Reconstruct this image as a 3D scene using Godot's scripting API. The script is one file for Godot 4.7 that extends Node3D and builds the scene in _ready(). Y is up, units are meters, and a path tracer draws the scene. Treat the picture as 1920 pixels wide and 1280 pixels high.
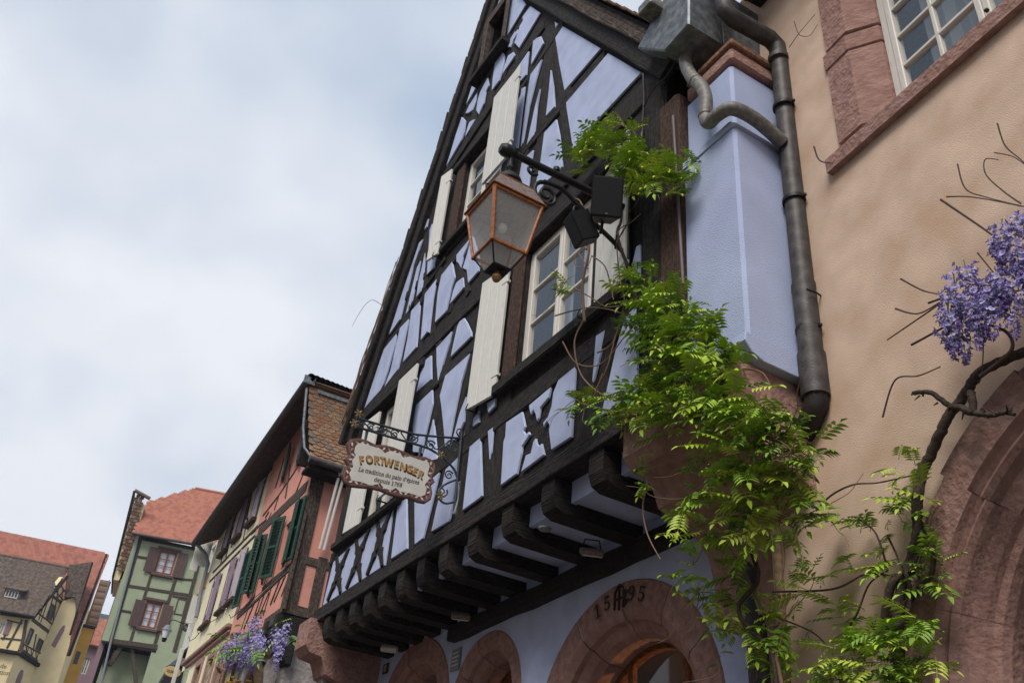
extends Node3D
# A half-timbered street: blue jettied gable house, sandstone-arched neighbour, row of houses climbing away.

const PANELS := [
	[-0.59,11.87,-0.50,12.17,-0.41,12.19,-0.51,11.97],
	[-0.14,11.81,-0.12,11.49,-0.09,10.95,0.34,11.10,0.18,11.43],
	[0.47,10.92,0.74,10.49,0.31,10.33,0.16,10.58,0.23,10.72,0.27,10.92],
	[-0.07,10.75,0.21,10.84,0.21,10.70,0.12,10.67,0.08,10.59],
	[-0.13,10.72,-0.07,10.59,-0.06,10.44,-0.08,10.28,-0.11,10.19,-0.29,10.18,-0.31,10.40,-0.32,10.77],
	[0.04,10.48,0.17,10.41,0.23,10.29,-0.05,10.24,-0.03,10.36],
	[-0.71,11.49,-0.67,11.15,-0.70,10.88,-0.65,10.76,-1.03,10.62],
	[-0.47,10.59,-0.40,10.38,-0.46,10.33,-0.47,10.13,-0.57,10.02,-0.67,10.19,-0.67,10.38,-0.63,10.48],
	[-0.72,10.56,-0.72,10.38,-0.77,10.29,-0.88,10.34,-1.00,10.43,-0.91,10.51],
	[-1.10,10.46,-0.96,10.27,-0.94,10.05,-0.98,9.95,-1.34,9.79,-1.28,9.97,-1.21,10.21],
	[-0.64,10.01,-0.89,9.91,-0.86,10.04,-0.82,10.12,-0.72,10.07],
	[0.73,10.07,0.81,10.01,0.89,9.81,0.66,9.69,0.65,9.88,0.64,10.11],
	[0.56,10.02,0.57,9.62,0.43,9.64,0.26,9.71,0.22,9.96],
	[0.89,9.55,0.67,9.52,0.64,9.05,0.64,8.46,0.67,8.49,0.72,8.97,0.80,9.27],
	[0.92,9.06,0.85,8.85,0.78,8.46,0.76,8.38,0.90,8.41,0.90,8.80],
	[0.57,9.43,0.45,9.48,0.40,9.26,0.40,8.65,0.57,8.50,0.57,9.11],
	[1.11,9.16,1.19,8.85,1.26,8.48,1.10,8.49,1.11,8.86],
	[1.10,9.94,1.18,9.82,1.12,9.81],
	[1.28,9.67,2.01,8.56,1.42,8.55,1.28,9.06,1.14,9.63],
	[2.13,8.37,2.62,7.63,2.05,7.62,1.75,7.57,1.65,7.58,1.48,8.27,1.47,8.34],
	[1.31,8.26,1.40,7.96,1.49,7.50,1.44,7.48,1.23,7.52,1.07,7.47,1.02,7.57,1.08,7.87,1.10,8.26],
	[0.91,8.19,0.90,8.06,0.90,7.93,0.89,7.72,0.72,7.85,0.68,8.00,0.70,8.18,0.76,8.21],
	[-1.64,9.14,-1.64,9.01,-1.71,9.01],
	[-1.69,8.85,-1.87,8.88,-2.07,8.33,-2.22,7.94,-2.30,7.73,-1.97,7.81,-1.86,8.53],
	[-1.64,8.48,-1.72,8.42,-1.81,7.78,-1.69,7.82,-1.66,8.13],
	[-1.54,8.53,-1.48,8.28,-1.43,7.90,-1.56,7.89,-1.58,8.14,-1.55,8.38],
	[-1.48,8.94,-1.13,8.73,-1.15,8.07,-1.35,8.08,-1.45,8.54,-1.52,8.87],
	[-1.03,7.82,-1.31,7.78,-1.19,7.09,-1.05,7.12,-0.99,7.08,-1.04,7.55],
	[-1.41,7.75,-1.64,7.74,-1.60,7.31,-1.61,7.02,-1.28,7.05],
	[-1.67,7.65,-1.91,7.65,-1.93,7.48,-1.96,7.09,-2.06,6.92,-1.73,6.99,-1.71,7.14,-1.69,7.43],
	[-1.99,7.62,-2.39,7.57,-2.46,7.47,-2.64,7.15,-2.72,6.88,-2.17,6.93,-2.11,6.98,-2.06,7.12,-1.98,7.46],
	[-0.23,7.90,0.03,7.39,0.04,7.25,-0.17,7.23,-0.25,7.44,-0.36,7.54,-0.31,7.66,-0.26,7.84],
	[-0.28,7.89,-0.34,7.79,-0.40,7.72,-0.41,7.58,-0.48,7.68,-0.55,7.75,-0.58,7.86],
	[-0.67,7.83,-0.61,7.70,-0.53,7.53,-0.58,7.41,-0.62,7.16,-0.64,7.14,-0.87,7.14,-0.90,7.34,-0.93,7.56,-0.91,7.80,-0.87,7.80],
	[-0.31,7.39,-0.25,7.23,-0.55,7.19,-0.52,7.34,-0.47,7.42,-0.38,7.41],
	[-0.15,6.79,-0.06,6.68,0.06,6.51,0.08,6.45,-0.33,6.43,-0.32,6.52,-0.28,6.76,-0.24,6.80],
	[-0.40,6.77,-0.42,6.63,-0.55,6.27,-0.65,6.51,-0.72,6.74],
	[0.10,6.25,-0.39,6.25,-0.45,6.05,-0.37,5.89,-0.25,5.62,-0.16,5.39,-0.09,5.39,-0.06,5.65,-0.01,5.98],
	[-0.83,6.71,-0.72,6.37,-1.06,6.38,-1.03,6.59,-0.98,6.72],
	[-0.66,6.22,-1.01,6.21,-1.00,5.96,-0.89,5.63,-0.68,5.54,-0.65,5.73,-0.59,6.03],
	[-0.52,5.83,-0.41,5.60,-0.29,5.32,-0.63,5.41,-0.63,5.51,-0.55,5.69],
	[0.14,5.77,0.16,5.51,0.07,5.38,-0.03,5.38,0.05,5.64],
	[0.14,5.17,-0.08,5.14,-0.10,5.02,-0.16,4.78,-0.19,4.60,0.13,4.59,0.14,4.61,0.15,5.03],
	[-0.20,5.16,-0.69,5.13,-0.50,4.58,-0.34,4.59,-0.33,4.63,-0.27,4.87],
	[-0.86,5.14,-1.05,5.16,-0.99,4.59,-0.65,4.59],
	[0.52,5.20,0.34,5.19,0.36,4.61,0.64,4.62,0.67,4.63],
	[0.73,5.21,0.64,5.21,0.73,4.92,0.74,4.99],
	[0.43,5.50,0.46,5.37,0.35,5.37,0.34,5.45],
	[0.71,5.49,0.72,5.41,0.61,5.39,0.56,5.51],
	[1.18,5.15,1.25,4.99,1.23,4.96,1.27,4.91,1.31,4.92,1.33,4.89,1.28,4.86,1.23,4.83,1.23,4.77,1.21,4.71,1.19,4.62,1.13,4.62,0.96,4.61,0.93,4.99,0.95,5.03,0.94,5.16],
	[1.58,5.18,1.56,5.10,1.45,5.06,1.44,4.98,1.42,4.96,1.39,5.03,1.35,5.09,1.32,5.06,1.29,5.12,1.28,5.16,1.44,5.17],
	[1.90,5.20,1.68,5.19,1.62,5.11,1.61,5.00,1.57,4.93,1.51,4.91,1.52,4.87,1.56,4.90,1.60,4.85,1.60,4.80,1.65,4.63,1.90,4.63],
	[1.42,4.82,1.44,4.77,1.48,4.73,1.51,4.74,1.56,4.63,1.25,4.61,1.30,4.73,1.37,4.72,1.39,4.80],
	[2.25,5.32,2.14,5.33,2.13,5.16,2.12,4.97,2.13,4.95,2.20,5.13,2.24,5.27],
	[2.62,4.92,2.62,4.65,2.24,4.64,2.28,4.77,2.39,5.11,2.48,5.30,2.61,5.32],
	[2.63,5.83,2.63,5.54,2.54,5.58,2.54,5.69,2.59,5.84]]
const TIMBERS := [
	[-1.05,5.23,-1.04,4.55,0.13],
	[-0.73,5.21,-0.57,4.52,0.13],
	[-0.09,5.21,-0.23,4.52,0.13],
	[0.28,5.26,0.28,4.52,0.17],
	[0.59,5.26,0.84,4.52,0.11],
	[0.86,5.31,0.86,4.52,0.18],
	[2.04,5.31,2.04,4.52,0.20],
	[2.28,5.34,2.21,4.52,0.11],
	[2.75,7.34,2.75,4.52,0.20],
	[-1.11,6.81,-1.04,5.13,0.16],
	[-0.73,6.84,-0.05,5.23,0.13],
	[-0.31,6.84,-0.65,5.23,0.13],
	[0.14,6.39,-0.04,5.23,0.10],
	[0.28,7.02,0.27,5.13,0.17],
	[0.86,6.86,0.86,5.23,0.20],
	[0.53,5.55,0.54,5.23,0.12],
	[2.26,7.13,2.26,5.31,0.20],
	[-1.89,7.73,-2.02,6.84,0.08],
	[-1.61,7.76,-1.67,6.86,0.07],
	[-1.33,7.81,-1.18,6.97,0.09],
	[-0.94,7.92,-0.92,7.02,0.10],
	[-0.59,7.89,-0.16,7.10,0.09],
	[-0.21,7.97,-0.57,7.10,0.09],
	[0.22,8.07,0.22,6.97,0.25],
	[-1.80,8.71,-1.85,7.65,0.10],
	[-1.58,8.97,-1.80,7.65,0.06],
	[-1.55,8.97,-1.57,7.76,0.10],
	[-1.51,8.92,-1.36,7.78,0.10],
	[-1.04,8.92,-1.05,7.84,0.14],
	[1.03,9.97,1.03,7.02,0.18],
	[1.14,9.86,1.63,7.42,0.20],
	[0.64,10.13,0.64,7.71,0.07],
	[0.96,9.65,0.72,8.02,0.08],
	[0.37,10.23,0.22,8.92,0.10],
	[-0.61,11.65,-0.65,10.78,0.10],
	[-0.13,11.81,-0.07,10.84,0.12],
	[-0.79,10.60,-0.68,9.81,0.14],
	[-0.33,10.60,-0.31,9.97,0.14],
	[-0.89,10.55,-0.58,9.81,0.06],
	[-0.68,10.57,-0.92,9.81,0.06],
	[-0.05,10.92,0.29,10.13,0.06],
	[0.27,10.97,-0.03,10.13,0.06],
	[-0.61,10.55,-0.53,9.86,0.08],
	[-2.72,5.08,-1.00,5.23,0.15],
	[-1.00,5.24,2.72,5.27,0.18],
	[-1.08,6.28,0.22,6.32,0.15],
	[-2.72,6.88,0.30,6.93,0.20],
	[0.30,6.97,2.78,6.98,0.20],
	[0.55,7.33,2.90,7.38,0.28],
	[-2.32,7.60,0.16,7.97,0.12],
	[-1.74,7.84,-0.89,8.03,0.08],
	[0.63,8.37,2.06,8.42,0.15],
	[-1.47,9.63,0.84,10.19,0.17],
	[-1.03,10.49,0.47,10.91,0.13],
	[0.45,9.49,1.21,9.72,0.10],
	[-2.20,8.12,0.35,8.15,0.12]]
const RAILS_FROM := 43
const PINK_TIMBERS := [[-0.01,8.24,0.40,6.42,0.22],
	[0.05,7.11,-0.23,6.72,0.05],
	[-0.28,7.11,-0.67,6.73,0.05],
	[-0.34,7.07,-0.41,6.96,0.04],
	[-0.61,7.11,-0.87,6.73,0.05],
	[-1.11,7.16,-1.24,6.62,0.05],
	[-1.22,7.05,-1.50,6.74,0.05],
	[-1.56,7.08,-1.77,6.68,0.05],
	[-1.81,7.12,-1.98,6.54,0.05],
	[-2.18,7.10,-2.54,6.67,0.05],
	[-2.60,7.12,-2.83,6.60,0.05],
	[-0.15,7.26,-1.82,7.27,0.10],
	[-2.30,7.25,-3.45,7.14,0.10],
	[-0.09,7.18,-3.39,7.08,0.08],
	[-2.93,9.24,-3.13,9.19,0.05],
	[-2.69,9.15,-3.01,8.88,0.05],
	[-2.99,9.09,-4.26,9.19,0.06],
	[-0.24,8.85,-3.48,8.95,0.24],
	[-0.66,9.39,-0.97,8.95,0.05],
	[-1.99,9.97,-1.73,9.14,0.05],
	[-1.03,9.73,-2.52,9.42,0.07],
	[-2.52,9.42,-3.43,9.33,0.07],
	[-2.37,9.45,-2.46,9.12,0.05],
	[-2.76,10.46,-2.88,9.78,0.05],
	[0.25,6.35,-1.00,6.38,0.30]]
const CREAM_TIMBERS := [[-3.76,9.21,-7.67,9.24,0.07],
	[-3.77,9.00,-7.78,9.03,0.06],
	[-4.72,9.72,-7.40,9.68,0.06],
	[-6.12,10.20,-6.15,9.43,0.05],
	[-5.10,9.85,-4.99,9.26,0.04],
	[-6.63,10.10,-6.49,9.24,0.04],
	[-7.18,9.95,-6.90,9.19,0.04],
	[-4.54,10.72,-6.67,10.46,0.06],
	[-4.09,10.64,-4.44,10.11,0.04],
	[-5.50,10.88,-5.24,9.85,0.04]]
const LEFT_FRONT := [[0.07,19.32,0.47,17.11,0.20],
	[-1.11,17.84,0.21,17.93,0.12],
	[-0.20,19.27,-0.47,17.25,0.14],
	[-1.14,19.09,-0.11,19.02,0.10],
	[-0.80,17.00,0.50,17.12,0.16],
	[-1.71,19.45,0.36,19.53,0.20],
	[-0.75,18.71,-0.94,17.76,0.10]]
const LEFT_SIDE := [[0.77,19.63,5.60,19.56,0.25],
	[1.17,17.44,5.63,17.27,0.30],
	[2.82,23.35,0.89,19.91,0.12],
	[2.16,21.86,4.18,21.89,0.20],
	[1.16,20.23,3.79,20.19,0.10],
	[2.25,22.64,2.82,20.21,0.08],
	[2.59,22.93,3.73,20.25,0.08],
	[4.00,21.74,4.27,19.85,0.10],
	[0.71,17.88,5.61,18.06,0.10],
	[1.94,21.46,2.06,19.80,0.07],
	[1.63,20.95,1.67,19.84,0.06],
	[2.93,23.22,2.14,22.10,0.06],
	[3.68,22.81,3.06,21.93,0.06],
	[2.61,23.02,3.79,22.68,0.06],
	[2.33,22.33,4.09,22.11,0.06],
	[0.45,18.99,0.94,17.60,0.15],
	[2.08,18.94,2.45,17.88,0.12],
	[3.67,18.79,3.88,17.90,0.12],
	[4.55,18.64,4.74,17.98,0.10],
	[0.99,17.84,1.03,17.44,0.05],
	[1.37,17.85,1.69,17.51,0.05],
	[1.74,17.86,1.79,17.43,0.05],
	[2.12,17.87,2.46,17.51,0.05],
	[2.50,17.88,2.57,17.43,0.05],
	[2.88,17.89,3.25,17.51,0.05],
	[3.27,17.90,3.35,17.42,0.05],
	[3.67,17.91,4.05,17.50,0.05],
	[4.06,17.92,4.16,17.42,0.05],
	[4.46,17.93,4.87,17.50,0.05],
	[4.87,17.94,4.98,17.41,0.05]]
const VINE_CLUMPS := [[2.84,7.07,-4.49,0.10,0.17,0.14,41],
	[2.84,7.03,-4.29,0.09,0.09,0.11,25],
	[2.82,6.71,-3.98,0.11,0.20,0.15,59],
	[2.82,6.33,-3.81,0.12,0.17,0.17,64],
	[2.85,6.06,-3.55,0.11,0.12,0.15,46],
	[2.90,5.92,-3.42,0.08,0.08,0.08,11],
	[2.90,6.88,-3.83,0.03,0.06,0.03,3],
	[2.97,6.13,-3.37,0.03,0.06,0.06,5],
	[2.80,5.76,-4.63,0.04,0.08,0.06,8],
	[2.85,5.30,-3.77,0.09,0.11,0.13,25],
	[2.85,5.04,-3.55,0.11,0.11,0.17,41],
	[2.83,4.91,-3.61,0.13,0.11,0.20,55],
	[2.83,4.69,-3.29,0.13,0.13,0.17,50],
	[2.80,4.53,-3.35,0.15,0.13,0.22,55],
	[2.83,4.46,-3.13,0.13,0.13,0.13,33],
	[2.80,4.26,-3.10,0.15,0.13,0.20,49],
	[2.82,4.43,-3.57,0.15,0.11,0.22,51],
	[2.85,4.73,-4.38,0.06,0.07,0.13,12],
	[2.82,4.45,-3.92,0.13,0.09,0.20,40],
	[2.80,4.20,-3.45,0.15,0.11,0.22,51],
	[2.78,4.04,-3.05,0.17,0.11,0.20,55],
	[2.80,3.93,-2.85,0.15,0.10,0.15,36],
	[2.83,3.82,-2.78,0.15,0.11,0.13,36],
	[2.90,3.78,-2.69,0.11,0.11,0.11,22],
	[2.82,3.72,-2.89,0.17,0.11,0.17,29],
	[2.82,3.80,-3.09,0.13,0.11,0.14,18],
	[2.88,3.64,-2.78,0.13,0.11,0.13,19],
	[3.05,3.73,-2.71,0.09,0.11,0.09,9],
	[3.00,3.59,-2.74,0.11,0.11,0.11,14],
	[2.86,3.61,-3.08,0.17,0.13,0.17,33],
	[2.86,3.66,-3.32,0.10,0.09,0.11,7],
	[2.92,3.54,-2.90,0.14,0.13,0.13,23],
	[2.80,3.88,-3.63,0.03,0.15,0.04,7],
	[2.92,3.52,-3.27,0.15,0.13,0.17,29],
	[2.95,3.44,-3.08,0.13,0.13,0.13,22],
	[2.90,3.52,-3.49,0.07,0.07,0.07,4],
	[3.00,3.43,-2.89,0.11,0.11,0.11,13],
	[3.10,3.47,-2.79,0.09,0.11,0.09,7],
	[3.10,3.45,-3.61,0.11,0.07,0.11,8],
	[3.10,3.37,-3.33,0.13,0.09,0.11,11],
	[3.15,3.32,-3.63,0.15,0.07,0.13,13],
	[3.15,3.21,-3.39,0.11,0.08,0.11,10],
	[3.20,3.14,-3.49,0.11,0.07,0.11,8],
	[3.20,3.04,-3.17,0.13,0.09,0.11,15],
	[3.20,2.96,-3.25,0.11,0.08,0.11,9],
	[3.20,2.99,-3.54,0.06,0.06,0.06,2]]
const ARCH_CLUMPS := [[3.33,3.63,-2.42,0.07,0.08,0.12,9],
	[3.31,3.50,-2.38,0.08,0.08,0.13,13],
	[3.32,3.43,-2.47,0.08,0.07,0.14,10],
	[3.34,3.47,-2.72,0.06,0.05,0.10,6],
	[3.35,3.61,-2.88,0.06,0.06,0.10,4],
	[3.33,3.32,-2.65,0.05,0.06,0.08,4],
	[3.31,3.26,-2.58,0.06,0.05,0.10,7],
	[3.29,3.17,-2.36,0.06,0.08,0.10,12],
	[3.31,3.09,-2.39,0.06,0.05,0.10,6],
	[3.36,3.30,-2.92,0.08,0.05,0.14,10],
	[3.35,3.38,-3.11,0.06,0.06,0.10,6],
	[3.35,3.11,-2.88,0.09,0.06,0.15,12],
	[3.35,3.27,-3.13,0.05,0.08,0.08,6],
	[3.29,3.24,-3.28,0.05,0.06,0.08,4],
	[3.36,3.03,-2.96,0.09,0.05,0.15,8],
	[3.26,2.88,-2.77,0.10,0.07,0.16,24],
	[3.23,2.88,-2.60,0.11,0.06,0.18,26],
	[3.21,2.89,-2.45,0.07,0.07,0.12,18],
	[3.25,2.79,-2.83,0.10,0.06,0.16,24],
	[3.20,2.76,-2.57,0.12,0.07,0.20,33],
	[3.21,2.75,-2.40,0.07,0.06,0.12,14],
	[3.25,2.74,-2.90,0.10,0.05,0.16,18],
	[3.20,2.65,-2.54,0.12,0.06,0.20,24],
	[3.28,2.88,-3.16,0.06,0.06,0.10,8],
	[3.26,2.86,-2.37,0.04,0.05,0.06,3]]
const VINE_STEMS := [[0.016,Vector3(2.90,4.33,-3.60),Vector3(2.90,4.86,-3.75),Vector3(2.90,5.25,-3.86),Vector3(2.90,5.61,-4.01),Vector3(2.90,5.95,-4.09),Vector3(2.90,6.13,-4.06),Vector3(2.90,6.48,-4.11)],
	[0.012,Vector3(2.82,5.33,-4.37),Vector3(2.82,5.66,-4.37),Vector3(2.82,5.92,-4.33),Vector3(2.82,6.15,-4.37),Vector3(2.82,6.23,-4.33)],
	[0.009,Vector3(2.82,5.95,-4.36),Vector3(2.82,6.16,-4.45),Vector3(2.82,6.27,-4.39),Vector3(2.82,6.53,-4.51),Vector3(2.82,6.64,-4.60)],
	[0.007,Vector3(2.82,5.33,-4.37),Vector3(2.82,5.19,-4.44),Vector3(2.82,4.89,-4.35),Vector3(2.82,4.61,-4.09),Vector3(2.82,4.53,-3.92)],
	[0.006,Vector3(2.84,5.31,-4.64),Vector3(2.84,5.04,-4.45),Vector3(2.84,4.87,-4.14),Vector3(2.84,4.97,-3.86),Vector3(2.84,5.06,-3.59)],
	[0.006,Vector3(2.84,4.99,-4.20),Vector3(2.84,4.98,-4.03),Vector3(2.84,5.22,-3.92),Vector3(2.84,5.48,-3.99),Vector3(2.84,5.88,-4.03),Vector3(2.84,5.87,-3.85),Vector3(2.84,5.86,-3.76)],
	[0.006,Vector3(2.84,5.62,-4.78),Vector3(2.84,5.43,-4.35),Vector3(2.84,5.24,-4.04),Vector3(2.84,5.02,-3.80)],
	[0.005,Vector3(2.84,5.73,-4.54),Vector3(2.84,5.48,-4.29),Vector3(2.84,5.30,-4.10),Vector3(2.84,5.18,-3.86)],
	[0.006,Vector3(2.82,5.85,-4.29),Vector3(2.82,5.64,-4.12),Vector3(2.82,5.30,-4.01)],
	[0.005,Vector3(2.82,5.76,-4.34),Vector3(2.82,5.99,-4.47),Vector3(2.82,5.95,-4.51),Vector3(2.82,5.87,-4.48),Vector3(2.82,5.79,-4.35),Vector3(2.82,5.85,-4.29)],
	[0.007,Vector3(2.84,4.68,-4.24),Vector3(2.84,4.80,-4.07),Vector3(2.84,5.03,-3.97),Vector3(2.84,5.19,-3.81)],
	[0.006,Vector3(2.80,4.00,-3.68),Vector3(2.80,3.84,-3.61),Vector3(2.80,3.70,-3.65),Vector3(2.80,3.54,-3.61),Vector3(2.80,3.36,-3.50)],
	[0.005,Vector3(2.80,4.75,-4.07),Vector3(2.80,4.59,-4.23),Vector3(2.80,4.76,-4.43)],
	[0.006,Vector3(3.00,4.36,-3.07),Vector3(3.00,4.26,-2.92),Vector3(3.00,4.10,-2.86)],
	[0.007,Vector3(2.80,4.53,-3.49),Vector3(2.80,4.30,-3.45),Vector3(2.80,4.12,-3.27),Vector3(2.80,3.90,-3.20)],
	[0.006,Vector3(2.80,3.88,-3.08),Vector3(2.80,3.84,-2.86),Vector3(2.80,3.66,-2.63),Vector3(2.80,3.60,-2.60),Vector3(2.80,3.62,-2.73)],
	[0.014,Vector3(3.10,3.50,-3.21),Vector3(3.10,3.27,-3.15),Vector3(3.10,3.11,-3.27),Vector3(3.10,2.91,-3.11),Vector3(3.10,2.74,-3.10)],
	[0.010,Vector3(3.15,2.75,-3.08),Vector3(3.15,3.02,-3.15),Vector3(3.15,3.31,-3.27),Vector3(3.15,3.51,-3.38)],
	[0.006,Vector3(2.95,7.19,-4.35),Vector3(2.95,7.19,-4.20),Vector3(2.95,7.00,-4.03),Vector3(2.95,6.86,-3.98),Vector3(2.95,6.68,-3.99)]]
const ARCH_STEMS := [[0.026,Vector3(3.33,2.71,-2.61),Vector3(3.33,2.90,-2.60),Vector3(3.32,3.08,-2.51),Vector3(3.31,3.27,-2.42),Vector3(3.31,3.42,-2.36),Vector3(3.30,3.55,-2.31),Vector3(3.30,3.64,-2.28),Vector3(3.29,3.71,-2.20),Vector3(3.28,3.77,-2.10),Vector3(3.28,3.81,-2.02),Vector3(3.27,3.86,-1.94),Vector3(3.26,3.88,-1.85),Vector3(3.25,3.86,-1.71),Vector3(3.24,3.82,-1.55)],
	[0.020,Vector3(3.31,3.01,-2.62),Vector3(3.30,3.11,-2.54),Vector3(3.30,3.16,-2.47),Vector3(3.29,3.28,-2.39),Vector3(3.28,3.38,-2.33)],
	[0.018,Vector3(3.32,2.98,-2.69),Vector3(3.31,3.03,-2.59),Vector3(3.30,3.04,-2.47),Vector3(3.29,3.11,-2.37),Vector3(3.28,3.21,-2.33)],
	[0.015,Vector3(3.29,2.94,-2.63),Vector3(3.28,2.96,-2.52),Vector3(3.28,3.06,-2.47),Vector3(3.28,3.16,-2.48)],
	[0.006,Vector3(3.34,3.61,-2.97),Vector3(3.33,3.65,-2.85),Vector3(3.32,3.65,-2.71),Vector3(3.30,3.60,-2.55),Vector3(3.28,3.55,-2.34)],
	[0.006,Vector3(3.37,3.30,-3.32),Vector3(3.34,3.20,-2.92),Vector3(3.32,3.21,-2.71),Vector3(3.31,3.18,-2.59),Vector3(3.30,3.14,-2.48)],
	[0.006,Vector3(3.33,3.00,-2.85),Vector3(3.32,3.05,-2.77),Vector3(3.32,3.17,-2.69),Vector3(3.30,3.19,-2.56)],
	[0.006,Vector3(3.31,3.22,-2.58),Vector3(3.31,3.38,-2.62),Vector3(3.32,3.50,-2.73)],
	[0.005,Vector3(3.38,3.21,-3.41),Vector3(3.37,3.15,-3.26),Vector3(3.35,3.02,-3.05),Vector3(3.34,2.91,-2.96)],
	[0.006,Vector3(3.33,3.37,-2.57),Vector3(3.32,3.20,-2.51),Vector3(3.32,2.99,-2.52)],
	[0.006,Vector3(3.29,3.03,-2.41),Vector3(3.29,3.17,-2.41),Vector3(3.28,3.25,-2.32)],
	[0.005,Vector3(3.35,3.65,-3.08),Vector3(3.35,3.55,-3.13),Vector3(3.35,3.73,-3.07),Vector3(3.34,3.70,-2.92)]]
const WISTERIA_STEMS := [[0.018,Vector3(3.23,3.80,-1.99),Vector3(3.23,3.69,-1.99),Vector3(3.24,3.73,-2.05),Vector3(3.25,3.79,-2.12),Vector3(3.25,3.87,-2.19),Vector3(3.26,3.94,-2.29)],
	[0.014,Vector3(3.24,3.71,-2.01),Vector3(3.23,3.66,-1.93),Vector3(3.22,3.64,-1.86),Vector3(3.22,3.62,-1.81)],
	[0.010,Vector3(3.21,3.82,-1.90),Vector3(3.19,3.86,-1.76),Vector3(3.19,3.96,-1.75),Vector3(3.20,4.03,-1.83)],
	[0.006,Vector3(3.22,4.31,-2.08),Vector3(3.21,4.28,-2.00),Vector3(3.24,4.25,-2.34)],
	[0.005,Vector3(3.23,4.53,-2.20),Vector3(3.22,4.39,-2.10),Vector3(3.21,4.30,-1.99)],
	[0.005,Vector3(3.24,4.39,-2.26),Vector3(3.23,4.29,-2.15),Vector3(3.21,4.28,-2.00)],
	[0.006,Vector3(3.23,4.14,-2.21),Vector3(3.22,4.14,-2.06),Vector3(3.20,4.13,-1.89),Vector3(3.19,4.13,-1.72),Vector3(3.18,4.07,-1.61)],
	[0.005,Vector3(3.25,3.88,-2.44),Vector3(3.24,4.02,-2.33),Vector3(3.23,3.98,-2.21),Vector3(3.22,3.96,-2.08)],
	[0.006,Vector3(3.21,4.82,-1.91),Vector3(3.19,4.55,-1.76),Vector3(3.19,4.37,-1.66),Vector3(3.18,4.25,-1.56)],
	[0.004,Vector3(3.19,4.93,-1.77),Vector3(3.19,4.76,-1.76),Vector3(3.19,4.65,-1.68),Vector3(3.17,4.46,-1.51)],
	[0.004,Vector3(3.20,4.79,-1.86),Vector3(3.19,4.69,-1.73),Vector3(3.17,4.45,-1.51)],
	[0.004,Vector3(3.17,4.49,-1.53),Vector3(3.18,4.62,-1.60),Vector3(3.18,4.76,-1.65),Vector3(3.18,4.84,-1.63),Vector3(3.18,4.80,-1.58)],
	[0.004,Vector3(3.17,4.99,-1.54),Vector3(3.17,4.84,-1.53),Vector3(3.17,4.72,-1.49),Vector3(3.17,4.62,-1.45)],
	[0.003,Vector3(3.18,4.85,-1.59),Vector3(3.17,4.75,-1.51),Vector3(3.17,4.64,-1.46)],
	[0.004,Vector3(3.21,4.34,-1.90),Vector3(3.20,4.22,-1.78),Vector3(3.18,4.09,-1.60)],
	[0.004,Vector3(3.20,4.40,-1.79),Vector3(3.19,4.26,-1.74),Vector3(3.19,4.18,-1.71)],
	[0.003,Vector3(3.20,3.97,-1.85),Vector3(3.21,3.83,-1.90),Vector3(3.21,3.79,-1.92)],
	[0.006,Vector3(3.33,5.90,-2.68),Vector3(3.33,5.77,-2.66),Vector3(3.33,5.67,-2.57)],
	[0.003,Vector3(3.39,7.02,-2.83),Vector3(3.38,7.06,-2.72),Vector3(3.36,7.07,-2.56)],
	[0.003,Vector3(3.38,7.22,-2.75),Vector3(3.38,7.04,-2.72),Vector3(3.37,6.93,-2.63),Vector3(3.36,6.95,-2.55)]]
const RACEMES := [[3.14,4.38,-1.56,0.16],
	[3.14,4.35,-1.61,0.16],
	[3.14,4.30,-1.65,0.14],
	[3.14,4.24,-1.57,0.20],
	[3.14,4.19,-1.62,0.20],
	[3.15,4.15,-1.69,0.18],
	[3.16,4.29,-1.83,0.20],
	[3.16,4.25,-1.88,0.22],
	[3.17,4.23,-1.95,0.20],
	[3.17,4.12,-1.95,0.22],
	[3.16,4.19,-1.81,0.22],
	[3.15,4.12,-1.77,0.22],
	[3.15,4.06,-1.75,0.20],
	[3.15,4.04,-1.69,0.22],
	[3.16,4.13,-1.88,0.20],
	[3.17,4.06,-2.00,0.16],
	[3.17,4.05,-1.93,0.18],
	[3.14,4.06,-1.62,0.20],
	[3.16,4.06,-1.81,0.20],
	[3.15,4.14,-1.71,0.20],
	[3.13,4.32,-1.53,0.20],
	[3.14,4.15,-1.57,0.22]]
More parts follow.
